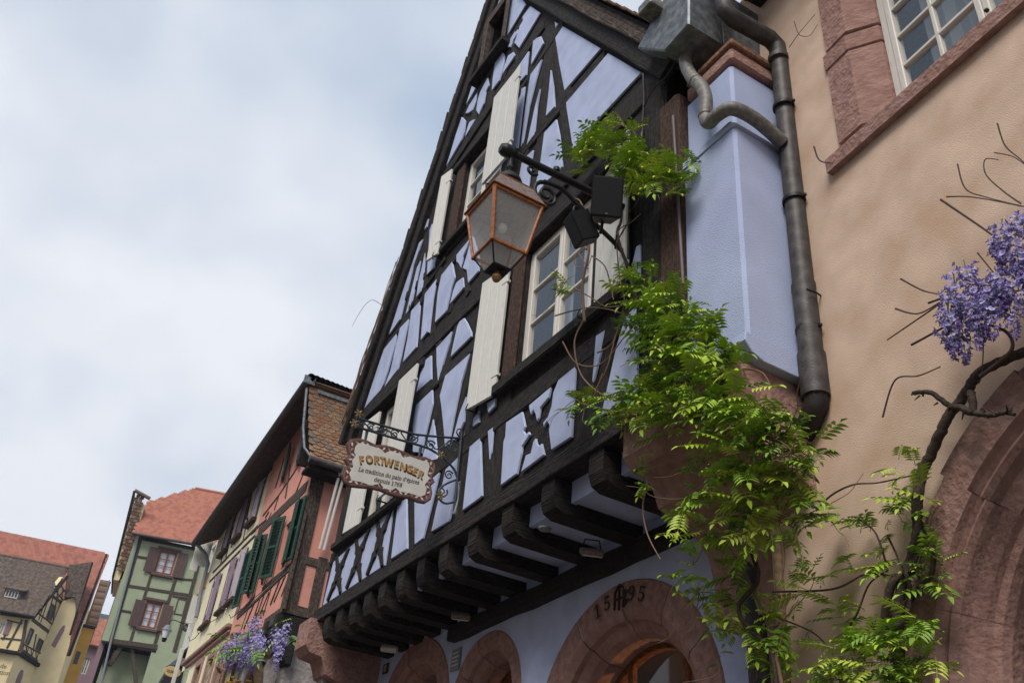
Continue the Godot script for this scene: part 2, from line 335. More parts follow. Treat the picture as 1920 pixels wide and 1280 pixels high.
const FAR_RACEMES := [[4.14,6.08,-18.27,0.34],
	[4.08,5.98,-17.69,0.34],
	[4.02,5.91,-17.21,0.34],
	[3.95,5.81,-16.71,0.34],
	[3.89,5.73,-16.25,0.34],
	[4.12,6.09,-17.35,0.34],
	[4.07,6.09,-17.26,0.34],
	[4.00,5.88,-16.45,0.34],
	[3.94,5.84,-16.08,0.34],
	[3.88,5.59,-16.00,0.34],
	[4.10,5.82,-16.66,0.34],
	[4.04,5.71,-16.19,0.34],
	[3.98,5.63,-15.71,0.34],
	[3.92,5.55,-15.28,0.34],
	[3.85,5.56,-14.82,0.34],
	[4.07,5.82,-15.63,0.34],
	[4.03,6.01,-16.01,0.34],
	[3.97,5.96,-15.57,0.34],
	[3.91,5.90,-15.23,0.34],
	[3.85,5.34,-14.86,0.34],
	[4.07,5.53,-15.46,0.34],
	[4.01,5.50,-15.05,0.34],
	[3.95,5.43,-14.69,0.34],
	[3.91,5.42,-15.24,0.34],
	[3.87,5.42,-15.33,0.34],
	[4.06,5.33,-15.12,0.34],
	[4.01,5.35,-15.15,0.34],
	[4.01,5.73,-17.12,0.34],
	[3.95,5.61,-16.53,0.34],
	[3.82,5.31,-13.64,0.34],
	[4.04,5.51,-14.22,0.34],
	[3.98,5.34,-13.88,0.34],
	[3.92,5.44,-13.63,0.34],
	[3.87,5.12,-13.49,0.34],
	[3.82,5.01,-13.38,0.34],
	[4.08,5.72,-15.78,0.34],
	[4.01,5.64,-15.24,0.34],
	[3.99,5.57,-16.25,0.34],
	[3.93,5.44,-15.68,0.34]]
const SIGN_OUT := [-0.410,0.115,-0.380,0.169,-0.309,0.200,-0.240,0.202,-0.168,0.191,-0.097,0.214,-0.014,0.222,0.086,0.214,0.160,0.205,0.275,0.233,0.341,0.225,0.374,0.186,0.375,0.123,0.359,0.077,0.387,0.042,0.357,0.001,0.379,-0.054,0.375,-0.117,0.328,-0.166,0.267,-0.174,0.194,-0.164,0.092,-0.183,0.015,-0.187,-0.065,-0.178,-0.149,-0.186,-0.229,-0.206,-0.310,-0.222,-0.368,-0.203,-0.397,-0.149,-0.388,-0.086,-0.363,-0.061,-0.399,-0.017,-0.374,0.031,-0.390,0.069]
const SIGN_IN := [-0.316,0.150,-0.334,0.111,-0.333,0.063,-0.316,0.042,-0.337,-0.013,-0.318,-0.054,-0.339,-0.121,-0.312,-0.172,-0.238,-0.161,-0.153,-0.163,-0.074,-0.125,-0.035,-0.153,0.033,-0.146,0.059,-0.117,0.093,-0.136,0.188,-0.123,0.277,-0.125,0.317,-0.095,0.322,-0.037,0.300,-0.013,0.332,0.051,0.309,0.083,0.318,0.159,0.299,0.193,0.227,0.184,0.136,0.188,0.079,0.159,0.047,0.180,-0.041,0.177,-0.081,0.142,-0.119,0.163,-0.215,0.164,-0.275,0.162]
const SIGN_LETTERS := [-0.264,0.016,-0.203,0.041,-0.143,0.057,-0.094,0.065,-0.040,0.070,0.028,0.075,0.090,0.075,0.146,0.074,0.196,0.069,0.248,0.059]


class MB:
	var p := PackedVector3Array()
	var n := PackedVector3Array()
	var t := PackedVector2Array()
	var c := PackedColorArray()
	var col := Color.WHITE
	var uo := Vector2.ZERO
	func vert(a: Vector3, nn: Vector3, uv: Vector2) -> void:
		p.append(a)
		n.append(nn)
		t.append(uv)
		c.append(col)
	func tri(a: Vector3, b: Vector3, d: Vector3) -> void:  # counter-clockwise seen from outside
		var nn := (b - a).cross(d - a).normalized()
		var ex := (b - a).normalized()
		var ey := nn.cross(ex)
		for q in [a, d, b]:
			vert(q, nn, Vector2((q - a).dot(ex), (q - a).dot(ey)) + uo)
	func quad(a: Vector3, b: Vector3, d: Vector3, e: Vector3) -> void:
		var nn := (b - a).cross(d - a)
		if nn.length_squared() < 1e-14:
			nn = (d - a).cross(e - a)
		nn = nn.normalized()
		var ua := uo
		var ub := uo + Vector2((b - a).length(), 0)
		var ud := uo + Vector2((b - a).length(), (d - b).length())
		var ue := uo + Vector2(0, (e - a).length())
		if (e - a).length() > (b - a).length():
			ub = Vector2(ub.y - uo.y, ub.x - uo.x) + uo
			ud = Vector2(ud.y - uo.y, ud.x - uo.x) + uo
			ue = Vector2(ue.y - uo.y, ue.x - uo.x) + uo
		vert(a, nn, ua)
		vert(d, nn, ud)
		vert(b, nn, ub)
		vert(a, nn, ua)
		vert(e, nn, ue)
		vert(d, nn, ud)
	func quadn(a: Vector3, b: Vector3, d: Vector3, e: Vector3, na: Vector3, nb: Vector3, nd: Vector3, ne: Vector3, ua := Vector2.ZERO, ud := Vector2.ONE) -> void:
		vert(a, na, ua)
		vert(d, nd, ud)
		vert(b, nb, Vector2(ud.x, ua.y))
		vert(a, na, ua)
		vert(e, ne, Vector2(ua.x, ud.y))
		vert(d, nd, ud)
	func box(o: Vector3, s: Vector3, bas := Basis.IDENTITY, bev := 0.0) -> MB:
		var h := s * 0.5
		var P := func(sx: int, sy: int, sz: int, k: int) -> Vector3:
			var q := Vector3(sx * (h.x - (bev if k != 0 else 0.0)), sy * (h.y - (bev if k != 1 else 0.0)), sz * (h.z - (bev if k != 2 else 0.0)))
			return o + bas * q
		for g in [-1, 1]:
			if g > 0:
				quad(P.call(1, -1, 1, 0), P.call(1, -1, -1, 0), P.call(1, 1, -1, 0), P.call(1, 1, 1, 0))
				quad(P.call(-1, 1, 1, 1), P.call(1, 1, 1, 1), P.call(1, 1, -1, 1), P.call(-1, 1, -1, 1))
				quad(P.call(-1, -1, 1, 2), P.call(1, -1, 1, 2), P.call(1, 1, 1, 2), P.call(-1, 1, 1, 2))
			else:
				quad(P.call(-1, -1, -1, 0), P.call(-1, -1, 1, 0), P.call(-1, 1, 1, 0), P.call(-1, 1, -1, 0))
				quad(P.call(-1, -1, -1, 1), P.call(1, -1, -1, 1), P.call(1, -1, 1, 1), P.call(-1, -1, 1, 1))
				quad(P.call(1, -1, -1, 2), P.call(-1, -1, -1, 2), P.call(-1, 1, -1, 2), P.call(1, 1, -1, 2))
		if bev > 0.0:
			for a in [-1, 1]:
				for b in [-1, 1]:
					var q := [P.call(a, b, -1, 0), P.call(a, b, 1, 0), P.call(a, b, 1, 1), P.call(a, b, -1, 1)]
					if a * b < 0:
						q.reverse()
					quad(q[3], q[2], q[1], q[0])
					q = [P.call(a, -1, b, 0), P.call(a, 1, b, 0), P.call(a, 1, b, 2), P.call(a, -1, b, 2)]
					if a * b < 0:
						q.reverse()
					quad(q[0], q[1], q[2], q[3])
					q = [P.call(-1, a, b, 1), P.call(1, a, b, 1), P.call(1, a, b, 2), P.call(-1, a, b, 2)]
					if a * b < 0:
						q.reverse()
					quad(q[3], q[2], q[1], q[0])
					for d in [-1, 1]:
						if a * b * d > 0:
							tri(P.call(a, b, d, 0), P.call(a, b, d, 1), P.call(a, b, d, 2))
						else:
							tri(P.call(a, b, d, 0), P.call(a, b, d, 2), P.call(a, b, d, 1))
		return self
	func span(lo: Vector3, hi: Vector3, bev := 0.0) -> MB:
		return box((lo + hi) * 0.5, (hi - lo).abs(), Basis.IDENTITY, bev)
	func tube(path: Array, r0: float, r1 := -1.0, sides := 8, cap := true) -> MB:
		if r1 < 0.0:
			r1 = r0
		var m := path.size()
		var up := Vector3.UP
		var rings := []
		var along := 0.0
		var ls := []
		for i in m:
			var d: Vector3 = (path[min(i + 1, m - 1)] - path[max(i - 1, 0)]).normalized()
			if absf(d.dot(up)) > 0.97:
				up = Vector3.RIGHT if absf(d.x) < 0.9 else Vector3.FORWARD
			var x := d.cross(up).normalized()
			up = x.cross(d).normalized()
			var r := lerpf(r0, r1, float(i) / maxf(1, m - 1))
			var ring := []
			for k in sides + 1:
				var a := TAU * k / sides
				var nn := x * cos(a) + up * sin(a)
				ring.append([path[i] + nn * r, nn])
			rings.append(ring)
			if i > 0:
				along += (path[i] - path[i - 1]).length()
			ls.append(along)
		for i in m - 1:
			for k in sides:
				var A: Array = rings[i][k]
				var B: Array = rings[i][k + 1]
				var D: Array = rings[i + 1][k + 1]
				var E: Array = rings[i + 1][k]
				quadn(A[0], E[0], D[0], B[0], A[1], E[1], D[1], B[1], Vector2(ls[i], k * r0 * TAU / sides) + uo, Vector2(ls[i + 1], (k + 1) * r0 * TAU / sides) + uo)
		if cap:
			for k in sides:
				tri(path[0], rings[0][k][0], rings[0][k + 1][0])
				tri(path[m - 1], rings[m - 1][k + 1][0], rings[m - 1][k][0])
		return self
	func lathe(o: Vector3, prof: Array, sides := 16, bas := Basis.IDENTITY) -> MB:  # prof: Vector2(radius, height)
		for i in prof.size() - 1:
			var a: Vector2 = prof[i]
			var b: Vector2 = prof[i + 1]
			var e := b - a
			var nr := Vector2(e.y, -e.x).normalized()
			for k in sides:
				var q0 := TAU * k / sides
				var q1 := TAU * (k + 1) / sides
				var f := func(v: Vector2, q: float) -> Vector3: return o + bas * Vector3(v.x * cos(q), v.y, -v.x * sin(q))
				var g := func(q: float) -> Vector3: return bas * Vector3(nr.x * cos(q), nr.y, -nr.x * sin(q))
				quadn(f.call(a, q0), f.call(a, q1), f.call(b, q1), f.call(b, q0), g.call(q0), g.call(q1), g.call(q1), g.call(q0))
		return self
	func prism(poly: PackedVector2Array, z0: float, z1: float, bas := Basis.IDENTITY, o := Vector3.ZERO, bev := 0.0) -> MB:  # poly in x, y; z0 back, z1 front
		if MB.area(poly) < 0.0:
			poly.reverse()
		var m := poly.size()
		var front := poly
		var zs := z1
		if bev > 0.0:
			front = MB.inset(poly, bev)
			zs = z1 - bev
		var idx := Geometry2D.triangulate_polygon(front)
		if idx.is_empty():
			front = MB.inset(poly, bev * 0.3)
			idx = Geometry2D.triangulate_polygon(front)
		if idx.is_empty():
			front = poly
			idx = Geometry2D.triangulate_polygon(front)
		for i in range(0, idx.size(), 3):
			var q := [front[idx[i]], front[idx[i + 1]], front[idx[i + 2]]]
			if (q[1] - q[0]).cross(q[2] - q[0]) < 0.0:
				q.reverse()
			flat3(q, z1, bas, o, false)
		idx = Geometry2D.triangulate_polygon(poly)
		for i in range(0, idx.size(), 3):
			var q := [poly[idx[i]], poly[idx[i + 1]], poly[idx[i + 2]]]
			if (q[1] - q[0]).cross(q[2] - q[0]) < 0.0:
				q.reverse()
			flat3(q, z0, bas, o, true)
		for i in m:
			var a := poly[i]
			var b := poly[(i + 1) % m]
			quad(o + bas * Vector3(a.x, a.y, z0), o + bas * Vector3(b.x, b.y, z0), o + bas * Vector3(b.x, b.y, zs), o + bas * Vector3(a.x, a.y, zs))
			if bev > 0.0:
				var fa := front[i]
				var fb := front[(i + 1) % m]
				quad(o + bas * Vector3(a.x, a.y, zs), o + bas * Vector3(b.x, b.y, zs), o + bas * Vector3(fb.x, fb.y, z1), o + bas * Vector3(fa.x, fa.y, z1))
		return self
	func flat3(q: Array, z: float, bas: Basis, o: Vector3, back: bool) -> void:
		var nn := bas * Vector3(0, 0, -1 if back else 1)
		var s := [q[0], q[2], q[1]] if back == (bas.determinant() < 0.0) else q
		for w in s:
			vert(o + bas * Vector3(w.x, w.y, z), nn, w + uo)
	func quad_pts(a: Vector3, b: Vector3, d: Vector3, e: Vector3) -> MB:
		quad(a, b, d, e)
		return self
	func quad_sheet(u0: float, v0: float, u1: float, v1: float, z: float) -> MB:
		quad(Vector3(u0, v0, z), Vector3(u1, v0, z), Vector3(u1, v1, z), Vector3(u0, v1, z))
		return self
	static func area(q: PackedVector2Array) -> float:
		var a := 0.0
		for i in q.size():
			a += q[i].cross(q[(i + 1) % q.size()])
		return a
	static func inset(q: PackedVector2Array, d: float) -> PackedVector2Array:
		var r := PackedVector2Array()
		var m := q.size()
		for i in m:
			var e0 := (q[i] - q[(i + m - 1) % m]).normalized()
			var e1 := (q[(i + 1) % m] - q[i]).normalized()
			var n0 := Vector2(-e0.y, e0.x)
			var n1 := Vector2(-e1.y, e1.x)
			var b := n0 + n1
			var k := 1.0 + n0.dot(n1)
			b = b / maxf(k, 0.45)
			r.append(q[i] + b * d)
		return r
	func mesh() -> ArrayMesh:
		var a := []
		a.resize(Mesh.ARRAY_MAX)
		a[Mesh.ARRAY_VERTEX] = p
		a[Mesh.ARRAY_NORMAL] = n
		a[Mesh.ARRAY_TEX_UV] = t
		a[Mesh.ARRAY_COLOR] = c
		var m := ArrayMesh.new()
		m.add_surface_from_arrays(Mesh.PRIMITIVE_TRIANGLES, a)
		return m

var M := {}
var taken := {}
var rng := RandomNumberGenerator.new()

func numbered(called: String) -> String:
	taken[called] = taken.get(called, -1) + 1
	return called if taken[called] == 0 else "%s_%03d" % [called, taken[called]]

func thing(called: String, label: String, category: String, at := Vector3.ZERO, turn := 0.0, group := "") -> Node3D:
	var o := Node3D.new()
	o.name = numbered(called)
	add_child(o)
	o.position = at
	o.rotation_degrees.y = turn
	tag(o, label, category, group)
	return o

func tag(o: Node, label: String, category := "", group := "", kind := "") -> void:
	if label: o.set_meta("label", label)
	if category: o.set_meta("category", category)
	if group: o.set_meta("group", group)
	if kind: o.set_meta("kind", kind)

func part(parent: Node, called: String, mb, m: Material, label := "") -> MeshInstance3D:
	var o := MeshInstance3D.new()
	o.mesh = mb.mesh() if mb is MB else mb
	o.name = called if parent != self else numbered(called)
	o.material_override = m
	parent.add_child(o, true)
	if label: o.set_meta("label", label)
	return o

func structure(called: String, mb: MB, m: Material) -> MeshInstance3D:
	var o := part(self, called, mb, m)
	o.set_meta("kind", "structure")
	return o

func uvs(a: Array) -> PackedVector2Array:
	var r := PackedVector2Array()
	for i in range(0, a.size(), 2):
		r.append(Vector2(a[i], a[i + 1]))
	return r

func rect2(u0: float, v0: float, u1: float, v1: float) -> PackedVector2Array:
	return PackedVector2Array([Vector2(u0, v0), Vector2(u1, v0), Vector2(u1, v1), Vector2(u0, v1)])

# ---------- materials ----------
func lin(r: float, g: float, b: float) -> Color:
	return Color(r, g, b).linear_to_srgb()

func noise(seed_: int, freq: float, oct := 4, type := FastNoiseLite.TYPE_SIMPLEX_SMOOTH) -> FastNoiseLite:
	var f := FastNoiseLite.new()
	f.seed = seed_
	f.noise_type = type
	f.frequency = freq
	f.fractal_octaves = oct
	return f

func tint_tex(seed_: int, freq: float, dark: float, light: float, oct := 5, size := 512, hue := Color(1, 1, 1)) -> NoiseTexture2D:
	var t := NoiseTexture2D.new()
	t.width = size
	t.height = size
	t.seamless = true
	t.noise = noise(seed_, freq, oct)
	var g := Gradient.new()
	g.offsets = PackedFloat32Array([0.0, 0.5, 1.0])
	g.colors = PackedColorArray([Color(dark * hue.r, dark * hue.g, dark * hue.b), Color((dark + light) / 2, (dark + light) / 2, (dark + light) / 2), Color(light, light, light)])
	t.color_ramp = g
	return t

func bump_tex(seed_: int, freq: float, strength: float, oct := 5, size := 512) -> NoiseTexture2D:
	var t := NoiseTexture2D.new()
	t.width = size
	t.height = size
	t.seamless = true
	t.noise = noise(seed_, freq, oct)
	t.as_normal_map = true
	t.bump_strength = strength
	return t

func mat(called: String, c: Color, rough := 0.85, metal := 0.0, tex: Texture2D = null, bump: Texture2D = null, scale := 1.0, bscale := 1.0, world := true) -> StandardMaterial3D:
	var m := StandardMaterial3D.new()
	m.resource_name = called
	m.albedo_color = c
	m.roughness = rough
	m.metallic = metal
	m.metallic_specular = 0.4
	if tex: m.albedo_texture = tex
	if bump:
		m.normal_enabled = true
		m.normal_texture = bump
		m.normal_scale = bscale
	if tex or bump:
		m.uv1_triplanar = true
		m.uv1_world_triplanar = world
		m.uv1_scale = Vector3.ONE * scale
	M[called] = m
	return m

func wood(called: String, c: Color, tex: Texture2D, bump: Texture2D, rough := 0.9, scale := 1.0, bscale := 1.0) -> StandardMaterial3D:
	var m := mat(called, c, rough)
	m.albedo_texture = tex
	m.normal_enabled = true
	m.normal_texture = bump
	m.normal_scale = bscale
	m.uv1_scale = Vector3(scale, scale, 1)
	return m

func grain(seed_: int, lo: float, hi: float, crk := 0.55) -> Array:  # albedo and relief of weathered wood; the grain runs along x
	var w := 512
	var h := 512
	var a := noise(seed_, 0.02, 4)
	var b := noise(seed_ + 7, 0.012, 3)
	var col := Image.create(w, h, false, Image.FORMAT_RGB8)
	var hei := Image.create(w, h, false, Image.FORMAT_RGB8)
	for y in h:
		for x in w:
			var fx := absf(x - w / 2.0) * 2.0
			var fy := absf(y - h / 2.0) * 2.0
			var g := a.get_noise_2d(fx * 0.12, fy * 2.6 + 14.0 * b.get_noise_2d(fx * 0.5, fy))
			var k := b.get_noise_2d(fx * 0.9 + 300.0, fy * 1.4)
			var crack := smoothstep(0.42, 0.55, a.get_noise_2d(fx * 0.06 + 900.0, fy * 1.9))
			var v := clampf(lerpf(lo, hi, 0.5 + 0.6 * g + 0.5 * k) * (1.0 - crk * crack), 0.0, 1.0)
			col.set_pixel(x, y, Color(v, v * 0.985, v * 0.965))
			var e := clampf(0.55 + 0.45 * g - 0.5 * crack, 0.0, 1.0)
			hei.set_pixel(x, y, Color(e, e, e))
	hei.bump_map_to_normal_map(6.0)
	return [ImageTexture.create_from_image(col), ImageTexture.create_from_image(hei)]

func materials() -> void:
	var fine := bump_tex(11, 0.09, 5.0)
	var coarse := bump_tex(12, 0.03, 6.0)
	var stucco := bump_tex(13, 0.20, 5.0, 3, 1024)
	var blotch := tint_tex(21, 0.006, 0.93, 1.0)
	var patchy := tint_tex(22, 0.009, 0.90, 1.0, 6, 512, Color(0.985, 0.99, 1.0))
	var stone_t := tint_tex(23, 0.012, 0.78, 1.0, 7, 512, Color(1.0, 0.95, 0.93))
	var tan_t := tint_tex(24, 0.008, 0.83, 1.0, 7, 512, Color(1.04, 0.99, 0.93))
	var tile_t := tint_tex(25, 0.016, 0.55, 1.0, 5, 512, Color(0.9, 1, 1.02))
	var metal_t := tint_tex(26, 0.012, 0.6, 1.0, 5)
	var g1 := grain(31, 0.45, 1.0)
	var g2 := grain(57, 0.94, 1.0, 0.08)
	mat("blue_plaster", lin(0.52, 0.59, 0.82), 0.92, 0, patchy, stucco, 0.7, 0.6)
	mat("blue_roughcast", lin(0.465, 0.53, 0.755), 0.95, 0, blotch, stucco, 0.6, 0.7)
	wood("timber", lin(0.046, 0.040, 0.038), g1[0], g1[1], 0.92, 1.3, 1.3)
	wood("timber_brown", lin(0.12, 0.068, 0.050), g1[0], g1[1], 0.9, 1.6, 1.0)
	wood("joist", lin(0.036, 0.029, 0.026), g1[0], g1[1], 0.9, 1.3, 1.2)
	wood("grey_timber", lin(0.15, 0.115, 0.095), g1[0], g1[1], 0.92, 1.0, 1.0)
	wood("white_paint", lin(0.70, 0.71, 0.69), g2[0], g2[1], 0.6, 1.0, 0.10)
	wood("frame_paint", lin(0.68, 0.66, 0.62), g2[0], g2[1], 0.5, 1.5, 0.08)
	wood("door_wood", lin(0.30, 0.11, 0.035), g1[0], g1[1], 0.55, 2.0, 0.5)
	wood("brown_paint", lin(0.10, 0.062, 0.058), g2[0], g2[1], 0.75, 1.5, 0.5)
	wood("red_frame", lin(0.28, 0.085, 0.045), g2[0], g2[1], 0.6, 1.5, 0.3)
	wood("green_paint", lin(0.030, 0.115, 0.085), g1[0], g2[1], 0.6, 1.5, 0.4)
	wood("purple_paint", lin(0.25, 0.19, 0.27), g2[0], g2[1], 0.7, 1.5, 0.4)
	wood("mauve_paint", lin(0.45, 0.40, 0.48), g2[0], g2[1], 0.7, 1.5, 0.3)
	mat("tan_stucco", lin(0.74, 0.54, 0.41), 0.96, 0, tan_t, stucco, 0.55, 0.26)
	mat("sandstone", lin(0.40, 0.235, 0.195), 0.95, 0, stone_t, coarse, 1.6, 0.9)
	mat("sandstone_dark", lin(0.365, 0.21, 0.175), 0.95, 0, stone_t, coarse, 2.1, 0.9)
	mat("mortar", lin(0.42, 0.36, 0.33), 0.95, 0, blotch, fine, 3.0, 1.0)
	mat("tile_brown", lin(0.20, 0.105, 0.065), 0.9, 0, tile_t, fine, 2.3, 0.8)
	mat("tile_orange", lin(0.40, 0.20, 0.115), 0.9, 0, tile_t, fine, 2.9, 0.8)
	mat("tile_ochre", lin(0.44, 0.27, 0.16), 0.9, 0, tile_t, fine, 1.9, 0.8)
	mat("tile_grey", lin(0.30, 0.22, 0.17), 0.9, 0, tile_t, fine, 3.7, 0.8)
	mat("tile_red", lin(0.44, 0.175, 0.12), 0.9, 0, blotch, fine, 0.8, 0.8)
	mat("tile_red_pale", lin(0.43, 0.17, 0.12), 0.9, 0, blotch, fine, 0.6, 0.8)
	mat("tile_moss", lin(0.21, 0.155, 0.12), 0.95, 0, tile_t, coarse, 0.4, 0.8)
	mat("zinc", lin(0.27, 0.29, 0.31), 0.55, 0.55, metal_t, fine, 1.6, 0.35)
	mat("zinc_old", lin(0.29, 0.27, 0.25), 0.6, 0.35, metal_t, coarse, 3.0, 0.5)
	mat("drain_dark", lin(0.115, 0.103, 0.098), 0.55, 0.25, metal_t, fine, 1.5, 0.3)
	mat("cast_pipe", lin(0.045, 0.038, 0.036), 0.55, 0.2, metal_t, fine, 1.5, 0.3)
	mat("clay_pipe", lin(0.45, 0.31, 0.18), 0.8, 0.0, tile_t, fine, 2.0, 0.5)
	mat("iron", lin(0.035, 0.033, 0.034), 0.5, 0.4, metal_t, fine, 3.0, 0.4)
	mat("iron_painted", lin(0.045, 0.055, 0.065), 0.45, 0.2)
	mat("gilt", lin(0.33, 0.24, 0.12), 0.5, 0.5, metal_t, fine, 6.0, 0.4)
	mat("copper", lin(0.48, 0.17, 0.06), 0.5, 0.1, metal_t, fine, 4.0, 0.3)
	mat("copper_worn", lin(0.36, 0.27, 0.235), 0.6, 0.35, metal_t, fine, 4.0, 0.4)
	mat("brass", lin(0.30, 0.17, 0.06), 0.45, 0.6)
	mat("speaker_black", lin(0.010, 0.010, 0.011), 0.5, 0, metal_t, fine, 8.0, 0.4)
	mat("grille", lin(0.011, 0.011, 0.012), 0.7, 0, null, fine, 14.0, 1.0)
	mat("cable", lin(0.03, 0.028, 0.027), 0.6)
	mat("cable_grey", lin(0.16, 0.13, 0.13), 0.6)
	var gl := mat("glass", Color(0.55, 0.62, 0.68, 0.14), 0.03)
	gl.transparency = BaseMaterial3D.TRANSPARENCY_ALPHA
	gl.metallic_specular = 0.55
	var lg := mat("lantern_glass", Color(0.88, 0.87, 0.86, 0.33), 0.45, 0, tint_tex(61, 0.05, 0.72, 1.0, 4, 512, Color(0.95, 1, 1.05)), null, 3.0)
	lg.transparency = BaseMaterial3D.TRANSPARENCY_ALPHA
	lg.backlight = Color(0.8, 0.82, 0.86)
	mat("curtain", lin(0.55, 0.58, 0.62), 0.95, 0, blotch, fine, 1.5, 0.6)
	mat("lace", lin(0.72, 0.75, 0.80), 0.9, 0, blotch, fine, 1.5, 0.6)
	mat("floor_boards", lin(0.24, 0.16, 0.10), 0.8)
	mat("cream_wall", lin(0.80, 0.73, 0.50), 0.93, 0, blotch, fine, 0.6, 0.6)
	mat("yellow_cream", lin(0.76, 0.62, 0.35), 0.93, 0, blotch, fine, 0.3, 0.5)
	mat("pink_wall", lin(0.70, 0.32, 0.25), 0.93, 0, blotch, fine, 0.7, 0.6)
	mat("green_wall", lin(0.335, 0.38, 0.25), 0.93, 0, blotch, fine, 0.4, 0.5)
	mat("grey_render", lin(0.38, 0.34, 0.32), 0.95, 0, stone_t, coarse, 0.8, 0.8)
	mat("orange_wall", lin(0.62, 0.30, 0.12), 0.93, 0, blotch, fine, 0.5, 0.5)
	mat("yellow_wall", lin(0.62, 0.36, 0.07), 0.93, 0, blotch, fine, 0.3, 0.5)
	mat("mauve_wall", lin(0.25, 0.165, 0.185), 0.93, 0, blotch, fine, 0.3, 0.5)
	mat("white_wall", lin(0.62, 0.61, 0.57), 0.93, 0, blotch, fine, 0.4, 0.5)
	mat("cobbles", lin(0.17, 0.15, 0.14), 0.9, 0, stone_t, coarse, 1.2, 1.5)
	mat("hill_green", lin(0.045, 0.075, 0.05), 0.95, 0, tint_tex(71, 0.03, 0.5, 1.0), null, 0.02)
	mat("bark", lin(0.10, 0.068, 0.052), 0.95, 0, tile_t, coarse, 6.0, 1.5)
	mat("twig", lin(0.20, 0.125, 0.08), 0.9)
	mat("twig_dark", lin(0.08, 0.052, 0.045), 0.9)
	var lf := [[0.24, 0.39, 0.030], [0.16, 0.29, 0.030], [0.33, 0.47, 0.035], [0.10, 0.20, 0.028], [0.40, 0.48, 0.06]]
	for i in lf.size():
		var m := mat("leaf_%d" % i, lin(lf[i][0], lf[i][1], lf[i][2]), 0.5)
		m.backlight = Color(0.6, 0.75, 0.2)
		m.metallic_specular = 0.45
	var fo := mat("leaf_mixed", Color.WHITE, 0.5)
	fo.vertex_color_use_as_albedo = true
	fo.backlight = Color(0.6, 0.75, 0.2)
	var pe := mat("petal", Color.WHITE, 0.7)
	pe.vertex_color_use_as_albedo = true
	pe.backlight = Color(0.4, 0.35, 0.5)
	mat("sign_cream", lin(0.66, 0.63, 0.57), 0.55, 0, blotch, null, 2.0)
	mat("sign_brown", lin(0.13, 0.05, 0.045), 0.55)
	mat("sign_line", lin(0.34, 0.23, 0.20), 0.6)
	mat("sign_gold", lin(0.47, 0.25, 0.07), 0.5)
	mat("sign_ink", lin(0.045, 0.03, 0.027), 0.6)
	mat("carved_ink", lin(0.035, 0.022, 0.02), 0.9)
	mat("enamel", lin(0.60, 0.58, 0.52), 0.5)
	mat("ochre_sign", lin(0.68, 0.50, 0.24), 0.5)
	mat("van_white", lin(0.78, 0.79, 0.80), 0.3, 0)
	mat("windscreen", lin(0.05, 0.06, 0.07), 0.08)
	mat("slate_paint", lin(0.19, 0.21, 0.23), 0.6)
	mat("awning", lin(0.03, 0.03, 0.033), 0.8)
	var bu := mat("bulb", Color(1.0, 0.85, 0.6), 0.4)
	bu.emission_enabled = true
	bu.emission = Color(1.0, 0.78, 0.48)
	bu.emission_energy_multiplier = 2.0
	mat("flower_yellow", lin(0.55, 0.33, 0.03), 0.7)

func _ready() -> void:
	rng.seed = 4711
	var cam := Camera3D.new()
	cam.name = "camera"
	add_child(cam)
	cam.transform = Transform3D(Basis(Vector3(0.85278, 0.08754, 0.51489), Vector3(-0.35236, 0.82411, 0.44349), Vector3(-0.38550, -0.55962, 0.73363)).orthonormalized(), Vector3(0, 1.6, 0))
	cam.fov = 40.19
	cam.far = 2000.0
	cam.current = true
	var we := WorldEnvironment.new()
	we.name = "environment"
	var env := Environment.new()
	env.background_mode = Environment.BG_SKY
	env.tonemap_mode = Environment.TONE_MAPPER_LINEAR
	env.tonemap_exposure = 2.15
	env.sdfgi_enabled = true
	env.ssao_enabled = true
	env.ssil_enabled = true
	var sky := Sky.new()
	var pan := PanoramaSkyMaterial.new()
	pan.panorama = sky_picture()
	sky.sky_material = pan
	env.sky = sky
	env.fog_enabled = true
	env.fog_density = 0.0005
	env.fog_light_color = Color(0.74, 0.80, 0.90)
	we.environment = env
	add_child(we)
	var sun := DirectionalLight3D.new()
	sun.name = "sun"
	sun.light_energy = 0.5
	sun.light_angular_distance = 25.0
	sun.light_color = Color(1.0, 0.975, 0.94)
	sun.shadow_enabled = true
	add_child(sun)
	sun.look_at_from_position(Vector3(-6.0, 9.0, 5.0), Vector3.ZERO)
	materials()
	ground()
	blue_house()
	tan_house()
	rainwater()
	row_houses()
	green_house()
	left_houses()
	opposite_houses()
	lantern()
	loudspeakers()
	hanging_sign()
	small_fittings()
	vines()
	van()
	shop_lamp()

func sky_picture() -> ImageTexture:
	var w := 768
	var h := 384
	var im := Image.create(w, h, false, Image.FORMAT_RGBF)
	var a := noise(14, 2.0, 6)
	var b := noise(9, 0.8, 3)
	for y in h:
		var el := PI * (0.5 - (y + 0.5) / h)
		for x in w:
			var az := TAU * ((x + 0.5) / w - 0.5)
			var d := Vector3(sin(az) * cos(el), sin(el), -cos(az) * cos(el))
			# clouds lie on a flat layer: streaks get thinner towards the horizon
			var q := d / (maxf(d.y, 0.0) + 0.35)
			var cl := 0.5 + 0.75 * a.get_noise_3d(q.x, q.z, 0.3) + 0.5 * b.get_noise_3d(q.x * 0.7, q.z * 0.7, 4.0)
			cl = clampf(0.08 + 1.25 * (cl - 0.5) + 0.72 * smoothstep(0.72, 0.24, d.y), 0.0, 1.0)
			var c := Vector3(0.195, 0.246, 0.322).lerp(Vector3(0.415, 0.427, 0.452), cl)
			if d.y < 0.0:
				c = c.lerp(Vector3(0.15, 0.145, 0.14), clampf(-d.y * 6.0, 0.0, 1.0))
			im.set_pixel(x, y, Color(c.x, c.y, c.z))
	return ImageTexture.create_from_image(im)

